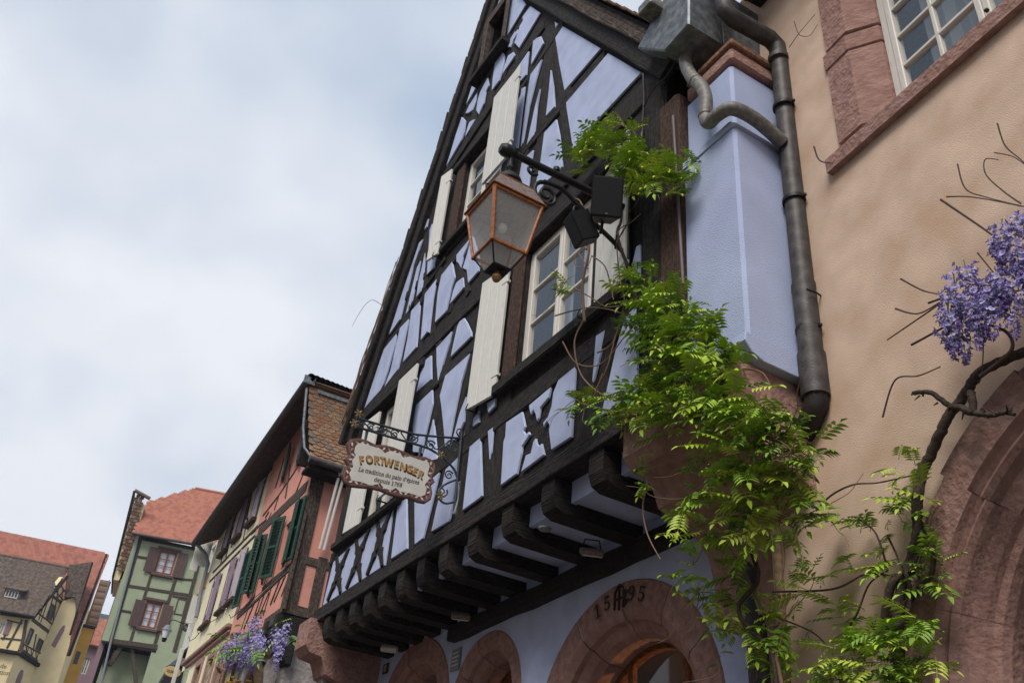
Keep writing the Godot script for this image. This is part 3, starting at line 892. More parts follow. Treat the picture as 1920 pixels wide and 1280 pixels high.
func gy(z: float) -> float:  # height of the climbing street
	return 0.0 if z > -4.0 else 0.18 * (-z - 4.0)

func ground() -> void:
	var mb := MB.new()
	var zs := [700.0, 60.0, -4.0, -20.0, -40.0, -70.0, -110.0, -420.0]
	for i in zs.size() - 1:
		var z0: float = zs[i]
		var z1: float = zs[i + 1]
		mb.quad(Vector3(-500, gy(z0), z0), Vector3(500, gy(z0), z0), Vector3(500, gy(z1), z1), Vector3(-500, gy(z1), z1))
	structure("street", mb, M.cobbles)
	# wooded hill far behind
	mb = MB.new()
	var f := noise(77, 0.05, 3)
	var prev := []
	for i in 61:
		var x := -260.0 + i * 10.0
		var rowp := []
		for j in 7:
			var k := j / 6.0
			var top := 116.0 + 6.0 * sin(x * 0.02) + 3.0 * f.get_noise_1d(x * 0.6)
			rowp.append(Vector3(x, lerpf(60.0, top, sin(k * PI * 0.5)) + (2.5 * f.get_noise_2d(x * 3.0, j * 40.0) if j > 0 else 0.0), -395.0 - 70.0 * k))
		if i > 0:
			for j in 6:
				mb.quad(prev[j], rowp[j], rowp[j + 1], prev[j + 1])
		prev = rowp
	structure("hill", mb, M.hill_green)

# ---------- building blocks for facades (x along, y up, z outward) ----------
func timber(parent: Node, called: String, a: Vector2, b: Vector2, w: float, z0: float, z1: float, m: Material, rough := 1.0) -> MeshInstance3D:
	var mb := MB.new()
	mb.uo = Vector2(rng.randf() * 3.0, rng.randf() * 3.0)
	var d := b - a
	var L := d.length()
	d /= L
	var s := Vector2(-d.y, d.x)
	var N: int = clampi(int(L / 0.18), 2, 14)
	var ch := minf(0.012, w * 0.14)
	var prev := []
	for i in N + 1:
		var k := float(i) / N
		var o := a + d * (L * k) + s * (rng.randf_range(-0.006, 0.006) * rough)
		var hw := w * 0.5 * (1.0 + rng.randf_range(-0.07, 0.07) * rough)
		var zf := z1 + rng.randf_range(-0.005, 0.004) * rough
		var ring := []
		for e in [[-hw, z0], [-hw, zf - ch], [-hw + ch, zf], [hw - ch, zf], [hw, zf - ch], [hw, z0]]:
			var q: Vector2 = o + s * e[0]
			ring.append(Vector3(q.x, q.y, e[1]))
		if i > 0:
			for j in 5:
				mb.quad(prev[j], ring[j], ring[j + 1], prev[j + 1])
		if i == 0:
			mb.quad(ring[0], ring[1], ring[4], ring[5])
			mb.quad(ring[1], ring[2], ring[3], ring[4])
		if i == N:
			mb.quad(ring[5], ring[4], ring[1], ring[0])
			mb.quad(ring[4], ring[3], ring[2], ring[1])
		prev = ring
	return part(parent, called, mb, m)

func panel_mesh(poly: PackedVector2Array, zb: float, zf: float, bev: float) -> MB:
	if MB.area(poly) < 0.0:
		poly.reverse()
	var mb := MB.new()
	var mid := MB.inset(poly, bev * 0.35)
	var top := MB.inset(poly, bev)
	var rings := [poly, mid, top]
	var zz := [zb, lerpf(zb, zf, 0.8), zf]
	var m := poly.size()
	for r in 2:
		for i in m:
			var j := (i + 1) % m
			mb.quad(Vector3(rings[r][i].x, rings[r][i].y, zz[r]), Vector3(rings[r][j].x, rings[r][j].y, zz[r]), Vector3(rings[r + 1][j].x, rings[r + 1][j].y, zz[r + 1]), Vector3(rings[r + 1][i].x, rings[r + 1][i].y, zz[r + 1]))
	var idx := Geometry2D.triangulate_polygon(top)
	if idx.is_empty():
		idx = Geometry2D.triangulate_polygon(poly)
	for i in range(0, idx.size(), 3):
		var q := [top[idx[i]], top[idx[i + 1]], top[idx[i + 2]]]
		if (q[1] - q[0]).cross(q[2] - q[0]) < 0.0:
			q.reverse()
		mb.flat3(q, zf, Basis.IDENTITY, Vector3.ZERO, false)
	return mb

func wall_mesh(u0: float, v0: float, u1: float, v1: float, holes: Array, zf: float, th: float) -> MB:  # holes: [u0, v0, u1, v1]
	var mb := MB.new()
	var us := [u0, u1]
	var vs := [v0, v1]
	for h in holes:
		us.append(clampf(h[0], u0, u1))
		us.append(clampf(h[2], u0, u1))
		vs.append(clampf(h[1], v0, v1))
		vs.append(clampf(h[3], v0, v1))
	us.sort()
	vs.sort()
	for i in us.size() - 1:
		for j in vs.size() - 1:
			if us[i + 1] - us[i] < 1e-4 or vs[j + 1] - vs[j] < 1e-4:
				continue
			var cx: float = (us[i] + us[i + 1]) / 2
			var cy: float = (vs[j] + vs[j + 1]) / 2
			var hole := false
			for h in holes:
				if cx > h[0] and cx < h[2] and cy > h[1] and cy < h[3]:
					hole = true
			if hole:
				continue
			mb.quad(Vector3(us[i], vs[j], zf), Vector3(us[i + 1], vs[j], zf), Vector3(us[i + 1], vs[j + 1], zf), Vector3(us[i], vs[j + 1], zf))
			mb.quad(Vector3(us[i + 1], vs[j], zf - th), Vector3(us[i], vs[j], zf - th), Vector3(us[i], vs[j + 1], zf - th), Vector3(us[i + 1], vs[j + 1], zf - th))
	for h in holes:
		var a := Vector3(h[0], h[1], zf)
		var b := Vector3(h[2], h[1], zf)
		var c := Vector3(h[2], h[3], zf)
		var d := Vector3(h[0], h[3], zf)
		var k := Vector3(0, 0, -th)
		mb.quad(a, b, b + k, a + k)
		mb.quad(b, c, c + k, b + k)
		mb.quad(c, d, d + k, c + k)
		mb.quad(d, a, a + k, d + k)
	return mb

func casement(parent: Node, u0: float, v0: float, u1: float, v1: float, z: float, rows: int, fw: float, m: Material, glass_m: Material, leaves := 2, cols := 1) -> MeshInstance3D:
	var mb := MB.new()
	var dz := 0.05
	mb.span(Vector3(u0, v0, z - dz), Vector3(u0 + fw, v1, z), 0.006)
	mb.span(Vector3(u1 - fw, v0, z - dz), Vector3(u1, v1, z), 0.006)
	mb.span(Vector3(u0 + fw, v1 - fw, z - dz), Vector3(u1 - fw, v1, z - 0.002), 0.006)
	mb.span(Vector3(u0 + fw, v0, z - dz), Vector3(u1 - fw, v0 + fw, z - 0.002), 0.006)
	var win := part(parent, "window", mb, m)
	var iw := (u1 - u0 - 2 * fw) / leaves
	for l in leaves:
		var a := u0 + fw + iw * l
		var b := a + iw
		var lf := MB.new()
		var s := fw * 0.75
		lf.span(Vector3(a, v0 + fw, z - 0.045), Vector3(a + s, v1 - fw, z + 0.012), 0.006)
		lf.span(Vector3(b - s, v0 + fw, z - 0.045), Vector3(b - 0.002, v1 - fw, z + 0.012), 0.006)
		lf.span(Vector3(a + s, v1 - fw - s, z - 0.045), Vector3(b - s, v1 - fw, z + 0.010), 0.006)
		lf.span(Vector3(a + s, v0 + fw, z - 0.045), Vector3(b - s, v0 + fw + s, z + 0.010), 0.006)
		part(win, "casement", lf, m)
		var ga := a + s
		var gb := b - s
		var va := v0 + fw + s
		var vb := v1 - fw - s
		for r in range(1, rows):
			var y := lerpf(va, vb, float(r) / rows)
			part(win, "glazing_bar", MB.new().span(Vector3(ga, y - 0.013, z - 0.035), Vector3(gb, y + 0.013, z + 0.004), 0.004), m)
		for cc in range(1, cols):
			var x := lerpf(ga, gb, float(cc) / cols)
			part(win, "glazing_bar", MB.new().span(Vector3(x - 0.013, va, z - 0.034), Vector3(x + 0.013, vb, z + 0.003), 0.004), m)
		for r in rows:
			for cc in cols:
				var y0 := lerpf(va, vb, float(r) / rows)
				var y1 := lerpf(va, vb, float(r + 1) / rows)
				var x0 := lerpf(ga, gb, float(cc) / cols)
				var x1 := lerpf(ga, gb, float(cc + 1) / cols)
				var tilt := rng.randf_range(-0.004, 0.004)
				var gq := MB.new()
				gq.quad(Vector3(x0, y0, z - 0.018 + tilt), Vector3(x1, y0, z - 0.018 - tilt), Vector3(x1, y1, z - 0.018 - tilt), Vector3(x0, y1, z - 0.018 + tilt))
				part(win, "pane", gq, glass_m)
	return win

func shutter(parent: Node, hinge: Vector3, w: float, h: float, angle: float, m: Material, style := 0, side := 1.0) -> MeshInstance3D:
	# board hinged on the vertical through hinge (bottom); side +1 opens to +x, angle in degrees away from the wall
	var bas := Basis(Vector3.UP, deg_to_rad(-angle * side))
	var dir := bas * Vector3(side, 0, 0)
	var ax := Basis(dir * side, Vector3.UP, (dir * side).cross(Vector3.UP))
	var ctr := hinge + dir * (w * 0.5) + Vector3.UP * (h * 0.5)
	var mb := MB.new()
	if style == 0:  # smooth boarded leaf with two ledges behind
		for i in 3:
			var x := (i - 1) * w / 3.0
			mb.box(ctr + ax * Vector3(x, 0, 0), Vector3(w / 3.0 - 0.003, h, 0.026), ax, 0.003)
		var sh := part(parent, "shutter", mb, m)
		for y in [-0.36, 0.36]:
			part(sh, "ledge", MB.new().box(ctr + ax * Vector3(0, y * h, -0.022), Vector3(w * 0.86, 0.07, 0.018), ax, 0.004), m)
			part(sh, "hinge", MB.new().box(hinge + Vector3.UP * (h * (0.5 + y)) + dir * 0.03, Vector3(0.09, 0.03, 0.036), ax, 0.004), m)
		return sh
	# framed leaf with louvres
	var fw := 0.06
	mb.box(ctr + ax * Vector3(-w / 2 + fw / 2, 0, 0), Vector3(fw, h, 0.035), ax, 0.004)
	mb.box(ctr + ax * Vector3(w / 2 - fw / 2, 0, 0), Vector3(fw, h, 0.035), ax, 0.004)
	for y in [-h / 2 + fw / 2, 0.0, h / 2 - fw / 2]:
		mb.box(ctr + ax * Vector3(0, y, 0), Vector3(w - 2 * fw, fw, 0.033), ax, 0.004)
	var leaf := part(parent, "shutter", mb, m)
	var n := int(h / 0.075)
	var sl := MB.new()
	for i in n:
		var y := lerpf(-h / 2 + fw * 1.2, h / 2 - fw * 1.2, (i + 0.5) / n)
		sl.box(ctr + ax * Vector3(0, y, 0), Vector3(w - 2 * fw, 0.055, 0.008), ax * Basis(Vector3.RIGHT, 0.7))
	part(leaf, "louvres", sl, m)
	return leaf

# ---------- the blue gabled house ----------
func blue_house() -> void:
	var H := thing("half_timbered_house", "blue half-timbered gabled house with white shutters and jettied upper floor", "house", Vector3(3.0, 0, -6.6), -90)
	# rough dark framework behind the infill, with window openings
	var win := [[0.98, 5.60, 2.02, 6.86], [-0.72, 8.24, 0.20, 9.34], [-2.02, 5.24, -1.24, 6.62], [-0.60, 10.86, -0.10, 11.75]]
	var outline := PackedVector2Array([Vector2(-2.76, 4.42), Vector2(2.9, 4.42), Vector2(2.9, 7.52), Vector2(-0.42, 12.6), Vector2(-2.76, 6.95)])
	# gable sheathing in strips so that the openings stay open
	var mb := MB.new()
	var vs := [4.42, 5.24, 5.60, 6.62, 6.86, 6.95, 7.52, 8.24, 9.34, 10.86, 11.75, 12.6]
	for j in vs.size() - 1:
		var y0: float = vs[j]
		var y1: float = vs[j + 1]
		var cuts := []
		for h in win:
			if y0 > h[1] - 0.01 and y1 < h[3] + 0.01:
				cuts.append([h[0], h[2]])
		cuts.sort()
		var e := func(y: float, left: bool) -> float:
			if left:
				return -2.76 if y <= 6.95 else lerpf(-2.76, -0.42, (y - 6.95) / 5.65)
			return 2.9 if y <= 7.52 else lerpf(2.9, -0.42, (y - 7.52) / 5.08)
		var la: float = e.call(y0, true)
		var lb: float = e.call(y1, true)
		for c in cuts + [[99, 99]]:
			var ra: float = minf(c[0], e.call(y0, false))
			var rb: float = minf(c[0], e.call(y1, false))
			for z in [-0.022, -0.16]:
				var q := [Vector3(la, y0, z), Vector3(ra, y0, z), Vector3(rb, y1, z), Vector3(lb, y1, z)]
				if z < -0.1: q.reverse()
				mb.quad(q[0], q[1], q[2], q[3])
			la = c[1]
			lb = c[1]
	for h in win:
		var a := Vector3(h[0], h[1], -0.022)
		var b := Vector3(h[2], h[1], -0.022)
		var c := Vector3(h[2], h[3], -0.022)
		var d := Vector3(h[0], h[3], -0.022)
		var k := Vector3(0, 0, -0.138)
		mb.quad(a, b, b + k, a + k)
		mb.quad(b, c, c + k, b + k)
		mb.quad(c, d, d + k, c + k)
		mb.quad(d, a, a + k, d + k)
	part(H, "wall", mb, M.timber, "dark boarded framework behind the timbers")
	for i in TIMBERS.size():
		var t: Array = TIMBERS[i]
		var z := -0.002 - 0.0008 * (i % 6)
		if i >= RAILS_FROM: z = 0.0015 + 0.001 * (i % 3)
		timber(H, "timber", Vector2(t[0], t[1]), Vector2(t[2], t[3]), t[4], -0.03, z, M.timber, 0.55)
	for p in PANELS:
		part(H, "plaster_panel", panel_mesh(uvs(p), -0.012, 0.005, 0.005), M.blue_plaster)
	part(H, "plaster_panel", panel_mesh(PackedVector2Array([Vector2(-2.66, 4.56), Vector2(-1.12, 4.57), Vector2(-1.15, 5.15), Vector2(-2.60, 5.02)]), -0.012, 0.004, 0.005), M.blue_plaster)
	# three carved crosses below the left window
	for k in 3:
		var cx := -2.33 + 0.5 * k
		var y0 := 4.57
		var y1 := 5.04 + 0.05 * k
		for s in [-1.0, 1.0]:
			var pl := PackedVector2Array()
			var A := Vector2(cx - 0.17 * s, y0)
			var B := Vector2(cx + 0.17 * s, y1)
			var d := (B - A).normalized()
			var n := Vector2(-d.y, d.x)
			var prof := [[0.0, 0.022], [0.22, 0.03], [0.3, 0.055], [0.36, 0.03], [0.44, 0.062], [0.56, 0.062], [0.64, 0.03], [0.7, 0.055], [0.78, 0.03], [1.0, 0.022]]
			for q in prof: pl.append(A.lerp(B, q[0]) + n * q[1])
			prof.reverse()
			for q in prof: pl.append(A.lerp(B, q[0]) - n * q[1])
			part(H, "carved_brace", MB.new().prism(pl, 0.0, 0.024 + 0.003 * s, Basis.IDENTITY, Vector3.ZERO, 0.006), M.timber)
	# bressummer, moulding and jetty joists
	timber(H, "bressummer", Vector2(-2.80, 4.475), Vector2(2.98, 4.475), 0.15, -0.2, 0.022, M.timber)
	timber(H, "moulding", Vector2(-2.80, 4.41), Vector2(2.95, 4.41), 0.05, -0.2, 0.045, M.timber)
	for u in [2.14, 1.58, 1.05, 0.54, 0.06, -0.34, -0.74, -1.12, -1.45, -1.79, -2.13, -2.46]:
		var pl := PackedVector2Array([Vector2(0.02, 4.38), Vector2(0.02, 4.24), Vector2(-0.005, 4.17), Vector2(-0.07, 4.14), Vector2(-0.95, 4.14), Vector2(-0.95, 4.38)])
		var w: float = 0.165 + rng.randf_range(-0.012, 0.012)
		var jm := MB.new()
		jm.uo = Vector2(rng.randf() * 3, rng.randf() * 3)
		# profile runs across the facade: turn it so that its x points outward
		jm.prism(pl, -w / 2, w / 2, Basis(Vector3(0, 0, 1), Vector3(0, 1, 0), Vector3(-1, 0, 0)), Vector3(u + w / 2, 0, 0), 0.012)
		part(H, "joist", jm, M.joist)
	part(H, "soffit", MB.new().span(Vector3(-2.78, 4.24, -0.95), Vector3(2.7, 4.30, -0.13)), M.blue_plaster, "pale plaster between the joists")
	part(H, "fascia", MB.new().span(Vector3(-2.78, 4.23, -0.16), Vector3(2.7, 4.40, -0.12)), M.blue_plaster)
	timber(H, "wall_plate", Vector2(-0.97, 4.065), Vector2(2.75, 4.065), 0.14, -0.72, -0.64, M.joist)
	# ground floor wall with three arched openings
	var gw := PackedVector2Array([Vector2(-2.9, 0.3), Vector2(-2.9, 4.24), Vector2(3.2, 4.24), Vector2(3.2, 0.0)])
	for a in [[1.52, 2.88, 1.0], [-0.32, 3.37, 0.57], [-1.71, 3.41, 0.76]]:
		gw.append(Vector2(a[0] + a[2], 0.2))
		for k in 13:
			var q := PI * k / 12.0
			gw.append(Vector2(a[0] + a[2] * cos(q), a[1] + a[2] * sin(q)))
		gw.append(Vector2(a[0] - a[2], 0.2))
	part(H, "ground_floor_wall", MB.new().prism(gw, -1.2, -0.72), M.blue_plaster, "blue plastered ground floor wall below the jetty")
	for a in [[1.52, 2.88, 1.02, 0.66, 6, 0.16], [-0.32, 3.37, 0.59, 0.37, 5, 0.10], [-1.71, 3.41, 0.78, 0.47, 5, 0.12]]:
		var nst: int = a[4]
		var cuts := [0.0]
		for k in range(1, nst):
			cuts.append(PI * (k + rng.randf_range(-0.12, 0.12)) / nst)
		cuts.append(PI)
		for k in nst:
			var q0: float = cuts[k] + (0.008 if k > 0 else 0.0)
			var q1: float = cuts[k + 1] - (0.008 if k < nst - 1 else 0.0)
			part(H, "arch_stone", arch_stone(Vector2(a[0], a[1]), a[2], a[3], q0, q1, -0.705 - rng.randf_range(0, 0.006), 0.30, a[5]), M.sandstone if k % 2 else M.sandstone_dark)
		for s in [-1.0, 1.0]:
			for j in 3:
				var y1: float = a[1] - j * 0.9 - 0.01
				var lo := Vector3(a[0] + s * a[3], maxf(0.2, y1 - 0.88), -1.0)
				var hi := Vector3(a[0] + s * a[2], y1, -0.706)
				part(H, "jamb_stone", MB.new().span(lo.min(hi), lo.max(hi), 0.012), M.sandstone)
		# mortar behind the joints
		part(H, "mortar_bed", ring_mesh(Vector2(a[0], a[1]), a[2] - 0.01, a[3] + a[5] + 0.01, -0.99, -0.714, 24), M.mortar)
	shop_door(H, Vector2(1.52, 2.88), 0.70)
	shop_door(H, Vector2(-0.32, 3.37), 0.40)
	shop_door(H, Vector2(-1.71, 3.41), 0.50)
	# carved date with a mark between the figures
	for g in [["1", 1.27, 3.755, 0.25], ["5", 1.385, 3.785, 0.15], ["9", 1.66, 3.785, -0.15], ["5", 1.775, 3.755, -0.25]]:
		letter(H, "carved_figure", g[0], 0.10, Vector3(g[1], g[2], -0.698), M.carved_ink, "Droid Serif", g[3])
	var mk := MB.new()
	for s in [[-0.05, -0.07, -0.05, 0.06], [0.0, -0.08, 0.0, 0.10], [0.05, -0.07, 0.05, 0.05], [-0.05, 0.0, 0.05, 0.0], [-0.05, 0.05, 0.0, 0.10], [0.0, 0.10, 0.04, 0.07], [0.05, 0.05, 0.085, 0.03], [0.085, 0.03, 0.05, -0.005], [0.05, -0.005, 0.09, -0.035], [0.09, -0.035, 0.05, -0.07]]:
		mk.tube([Vector3(1.52 + s[0], 3.785 + s[1], -0.702), Vector3(1.52 + s[2], 3.785 + s[3], -0.702)], 0.0085, -1, 5)
	part(H, "carved_monogram", mk, M.carved_ink)
	# roof: two slopes, tiled, with verge boards
	roof_blue(H)
	# windows
	var s0 := MB.new()
	casement(H, 0.98, 5.60, 2.02, 6.86, -0.06, 3, 0.055, M.frame_paint, M.glass)
	casement(H, -0.72, 8.24, 0.20, 9.34, -0.06, 3, 0.05, M.frame_paint, M.glass)
	casement(H, -2.02, 5.24, -1.24, 6.62, -0.07, 3, 0.05, M.frame_paint, M.glass)
	for c in [[1.30, 5.7, 1.49, 6.75], [1.62, 5.7, 1.96, 6.8]]:
		var cu := MB.new()
		for i in 10:
			var x0 := lerpf(c[0], c[2], i / 10.0)
			var x1 := lerpf(c[0], c[2], (i + 1) / 10.0)
			cu.quad(Vector3(x0, c[1], -0.20 - 0.02 * (i % 2)), Vector3(x1, c[1], -0.20 - 0.02 * ((i + 1) % 2)), Vector3(x1, c[3], -0.20 - 0.02 * ((i + 1) % 2)), Vector3(x0, c[3], -0.20 - 0.02 * (i % 2)))
		part(H, "curtain", cu, M.curtain)
	part(H, "window_jamb", MB.new().span(Vector3(0.78, 5.56, -0.02), Vector3(0.98, 6.9, 0.012), 0.012), M.timber_brown)
	part(H, "window_jamb", MB.new().span(Vector3(-0.92, 8.2, -0.02), Vector3(-0.72, 9.4, 0.014), 0.012), M.timber_brown)
	part(H, "window_sill", MB.new().span(Vector3(0.74, 5.46, -0.03), Vector3(2.55, 5.57, 0.07), 0.015), M.timber)
	part(H, "window_sill", MB.new().span(Vector3(-1.05, 8.12, -0.03), Vector3(0.5, 8.2, 0.06), 0.015), M.timber)
	part(H, "window_sill", MB.new().span(Vector3(-2.6, 5.12, -0.03), Vector3(-0.95, 5.2, 0.07), 0.015), M.timber)
	part(H, "window_head", MB.new().span(Vector3(0.74, 6.87, -0.03), Vector3(2.4, 7.0, 0.03), 0.012), M.timber)
	part(H, "window_head", MB.new().span(Vector3(-1.0, 9.36, -0.03), Vector3(0.5, 9.46, 0.05), 0.012), M.timber)
	part(H, "window_head", MB.new().span(Vector3(-2.6, 6.64, -0.03), Vector3(-0.95, 6.73, 0.05), 0.012), M.timber)
	# attic hatch
	part(H, "attic_frame", wall_mesh(-0.72, 10.74, -0.02, 11.9, [[-0.6, 10.86, -0.14, 11.75]], 0.05, 0.09), M.grey_timber)
	part(H, "attic_sill", MB.new().span(Vector3(-0.8, 10.70, -0.02), Vector3(0.04, 10.78, 0.12), 0.012), M.timber)
	# shutters
	shutter(H, Vector3(0.76, 5.49, 0.03), 0.40, 1.36, 8, M.white_paint, 0, -1.0)
	shutter(H, Vector3(2.54, 5.50, 0.05), 0.56, 1.52, -10, M.white_paint, 0, -1.0)
	shutter(H, Vector3(0.76, 8.17, 0.17), 0.55, 1.30, 0, M.white_paint, 0, -1.0)
	shutter(H, Vector3(-0.96, 8.1, 0.06), 0.2, 1.3, 12, M.white_paint, 0, -1.0)
	shutter(H, Vector3(-0.84, 5.24, 0.12), 0.43, 1.33, 0, M.white_paint, 0, -1.0)
	shutter(H, Vector3(-1.94, 5.22, 0.03), 0.36, 1.32, 4, M.white_paint, 0, -1.0)
	# iron stays that hold the shutters open
	for s in [[0.42, 5.47, 0.06], [-1.0, 8.08, 0.05], [-2.22, 5.18, 0.05], [0.30, 8.13, 0.12], [-1.22, 5.2, 0.1], [2.1, 5.46, 0.08]]:
		var st := MB.new()
		st.tube([Vector3(s[0], s[1], -0.01), Vector3(s[0], s[1], s[2] + 0.05)], 0.008, 0.008, 6)
		st.tube([Vector3(s[0], s[1] - 0.05, s[2] + 0.045), Vector3(s[0] - 0.012, s[1] + 0.01, s[2] + 0.055), Vector3(s[0] + 0.008, s[1] + 0.055, s[2] + 0.05)], 0.007, 0.004, 6)
		part(H, "shutter_stay", st, M.iron)
	# corner post, party wall and corbels
	part(H, "corner_post", post_mesh(2.66, 2.88, 4.42, 7.5, -0.12, 0.012), M.timber)
	part(H, "corner_post", post_mesh(2.86, 3.08, 4.42, 6.95, -0.14, 0.02), M.timber_brown, "brown weathered corner post")
	for b in [[4.45, 5.5], [5.52, 6.6]]:
		pass
	var pw := MB.new()
	pw.span(Vector3(3.07, 4.52, -0.60), Vector3(3.575, 6.20, -0.02), 0.02)
	part(H, "party_wall", pw, M.blue_roughcast)
	# weathered ledge: the wall steps back above it
	var lg := PackedVector2Array([Vector2(-0.7, 6.195), Vector2(0.0, 6.195), Vector2(-0.05, 6.26), Vector2(-0.7, 6.26)])
	part(H, "ledge", MB.new().prism(PackedVector2Array([Vector2(3.07, 6.19), Vector2(3.60, 6.19), Vector2(3.54, 6.25), Vector2(3.07, 6.25)]), -0.58, -0.01), M.blue_roughcast)
	part(H, "party_wall_top", MB.new().span(Vector3(3.07, 6.24, -0.62), Vector3(3.54, 6.86, -0.06), 0.02), M.blue_roughcast)
	part(H, "party_wall_foot", MB.new().prism(PackedVector2Array([Vector2(0.02, 4.56), Vector2(0.03, 4.50), Vector2(-0.02, 4.44), Vector2(-0.10, 4.41), Vector2(-0.60, 4.41), Vector2(-0.60, 4.56)]), 3.04, 3.60, Basis(Vector3(0, 0, 1), Vector3(0, 1, 0), Vector3(1, 0, 0)), Vector3.ZERO, 0.004), M.blue_roughcast)
	part(H, "coping", MB.new().span(Vector3(3.10, 6.87, -0.6), Vector3(3.575, 6.99, -0.04), 0.015), M.sandstone, "red clay coping slab")
	part(H, "coping", MB.new().span(Vector3(3.12, 6.992, -0.6), Vector3(3.60, 7.05, -0.02), 0.012), M.tile_orange)
	var prof := PackedVector2Array([Vector2(0.11, 4.41), Vector2(0.11, 4.14), Vector2(0.05, 4.07), Vector2(-0.08, 4.05), Vector2(-0.12, 3.98), Vector2(-0.15, 3.90), Vector2(-0.24, 3.87), Vector2(-0.36, 3.84), Vector2(-0.44, 3.79), Vector2(-0.52, 3.70), Vector2(-0.56, 3.55), Vector2(-0.56, 3.3), Vector2(-0.9, 3.3), Vector2(-0.9, 4.41)])
	for c in [[2.64, 3.54], [-2.95, -2.62]]:
		part(H, "stone_corbel", MB.new().prism(prof, c[0], c[1], Basis(Vector3(0, 0, 1), Vector3(0, 1, 0), Vector3(1, 0, 0)), Vector3.ZERO, 0.006), M.sandstone)
	part(H, "stone_pier", MB.new().span(Vector3(2.9, 0.0, -1.0), Vector3(3.3, 3.3, -0.6), 0.01), M.sandstone)
	part(H, "side_wall", MB.new().span(Vector3(-2.92, 0.3, -6.0), Vector3(-2.74, 6.9, -0.18)), M.grey_render)
	part(H, "side_wall", MB.new().span(Vector3(3.12, 0.0, -6.0), Vector3(3.50, 7.1, -0.61)), M.blue_roughcast)
	part(H, "back_wall", MB.new().span(Vector3(-2.9, 0.3, -6.2), Vector3(3.5, 7.5, -6.0)), M.grey_render)
	part(H, "floor", MB.new().span(Vector3(-2.74, 4.302, -5.9), Vector3(3.1, 4.41, -0.2)), M.floor_boards)

func post_mesh(u0: float, u1: float, v0: float, v1: float, z0: float, z1: float) -> MB:
	var mb := MB.new()
	mb.uo = Vector2(rng.randf() * 2, rng.randf() * 2)
	var n := 10
	var prev := []
	for i in n + 1:
		var y := lerpf(v0, v1, float(i) / n)
		var a := u0 + rng.randf_range(-0.008, 0.008)
		var b := u1 + rng.randf_range(-0.008, 0.008)
		var zf := z1 + rng.randf_range(-0.008, 0.006)
		var ring := [Vector3(a, y, z0), Vector3(a, y, zf - 0.02), Vector3(a + 0.02, y, zf), Vector3(b - 0.02, y, zf), Vector3(b, y, zf - 0.02), Vector3(b, y, z0)]
		if i > 0:
			for j in 5:
				mb.quad(prev[j], prev[j + 1], ring[j + 1], ring[j])
		prev = ring
	return mb

func ring_mesh(c: Vector2, r1: float, r0: float, z0: float, z1: float, n: int) -> MB:
	var mb := MB.new()
	for k in n:
		var q0 := PI * k / n
		var q1 := PI * (k + 1) / n
		var f := func(r: float, q: float, z: float) -> Vector3: return Vector3(c.x + r * cos(q), c.y + r * sin(q), z)
		mb.quad(f.call(r0, q0, z1), f.call(r1, q0, z1), f.call(r1, q1, z1), f.call(r0, q1, z1))
		mb.quad(f.call(r0, q0, z0), f.call(r0, q0, z1), f.call(r0, q1, z1), f.call(r0, q1, z0))
	return mb

func arch_stone(c: Vector2, r1: float, r0: float, q0: float, q1: float, z: float, depth: float, cham: float) -> MB:
	# one voussoir: flat face, then a wide hollow chamfer down to the opening
	var mb := MB.new()
	mb.uo = Vector2(rng.randf() * 4, rng.randf() * 4)
	var n: int = maxi(2, int((q1 - q0) / 0.12))
	var pr := [[r1, z - depth], [r1, z - 0.012], [r1 - 0.012, z], [r0 + cham, z], [r0 + cham * 0.72, z - 0.025], [r0 + cham * 0.62, z - 0.035], [r0 + cham * 0.55, z - 0.075], [r0 + cham * 0.2, z - 0.115], [r0 + cham * 0.05, z - 0.16], [r0, z - 0.17], [r0, z - depth]]
	for k in n:
		var a := lerpf(q0, q1, float(k) / n)
		var b := lerpf(q0, q1, float(k + 1) / n)
		for i in pr.size() - 1:
			var P: Array = pr[i]
			var Q: Array = pr[i + 1]
			var f := func(e: Array, q: float) -> Vector3: return Vector3(c.x + e[0] * cos(q), c.y + e[0] * sin(q), e[1])
			mb.quad(f.call(P, a), f.call(P, b), f.call(Q, b), f.call(Q, a))
	for q in [q0, q1]:
		var poly := []
		for e in pr: poly.append(Vector3(c.x + e[0] * cos(q), c.y + e[0] * sin(q), e[1]))
		for i in range(1, poly.size() - 1):
			if q == q0: mb.tri(poly[0], poly[i], poly[i + 1])
			else: mb.tri(poly[0], poly[i + 1], poly[i])
	return mb

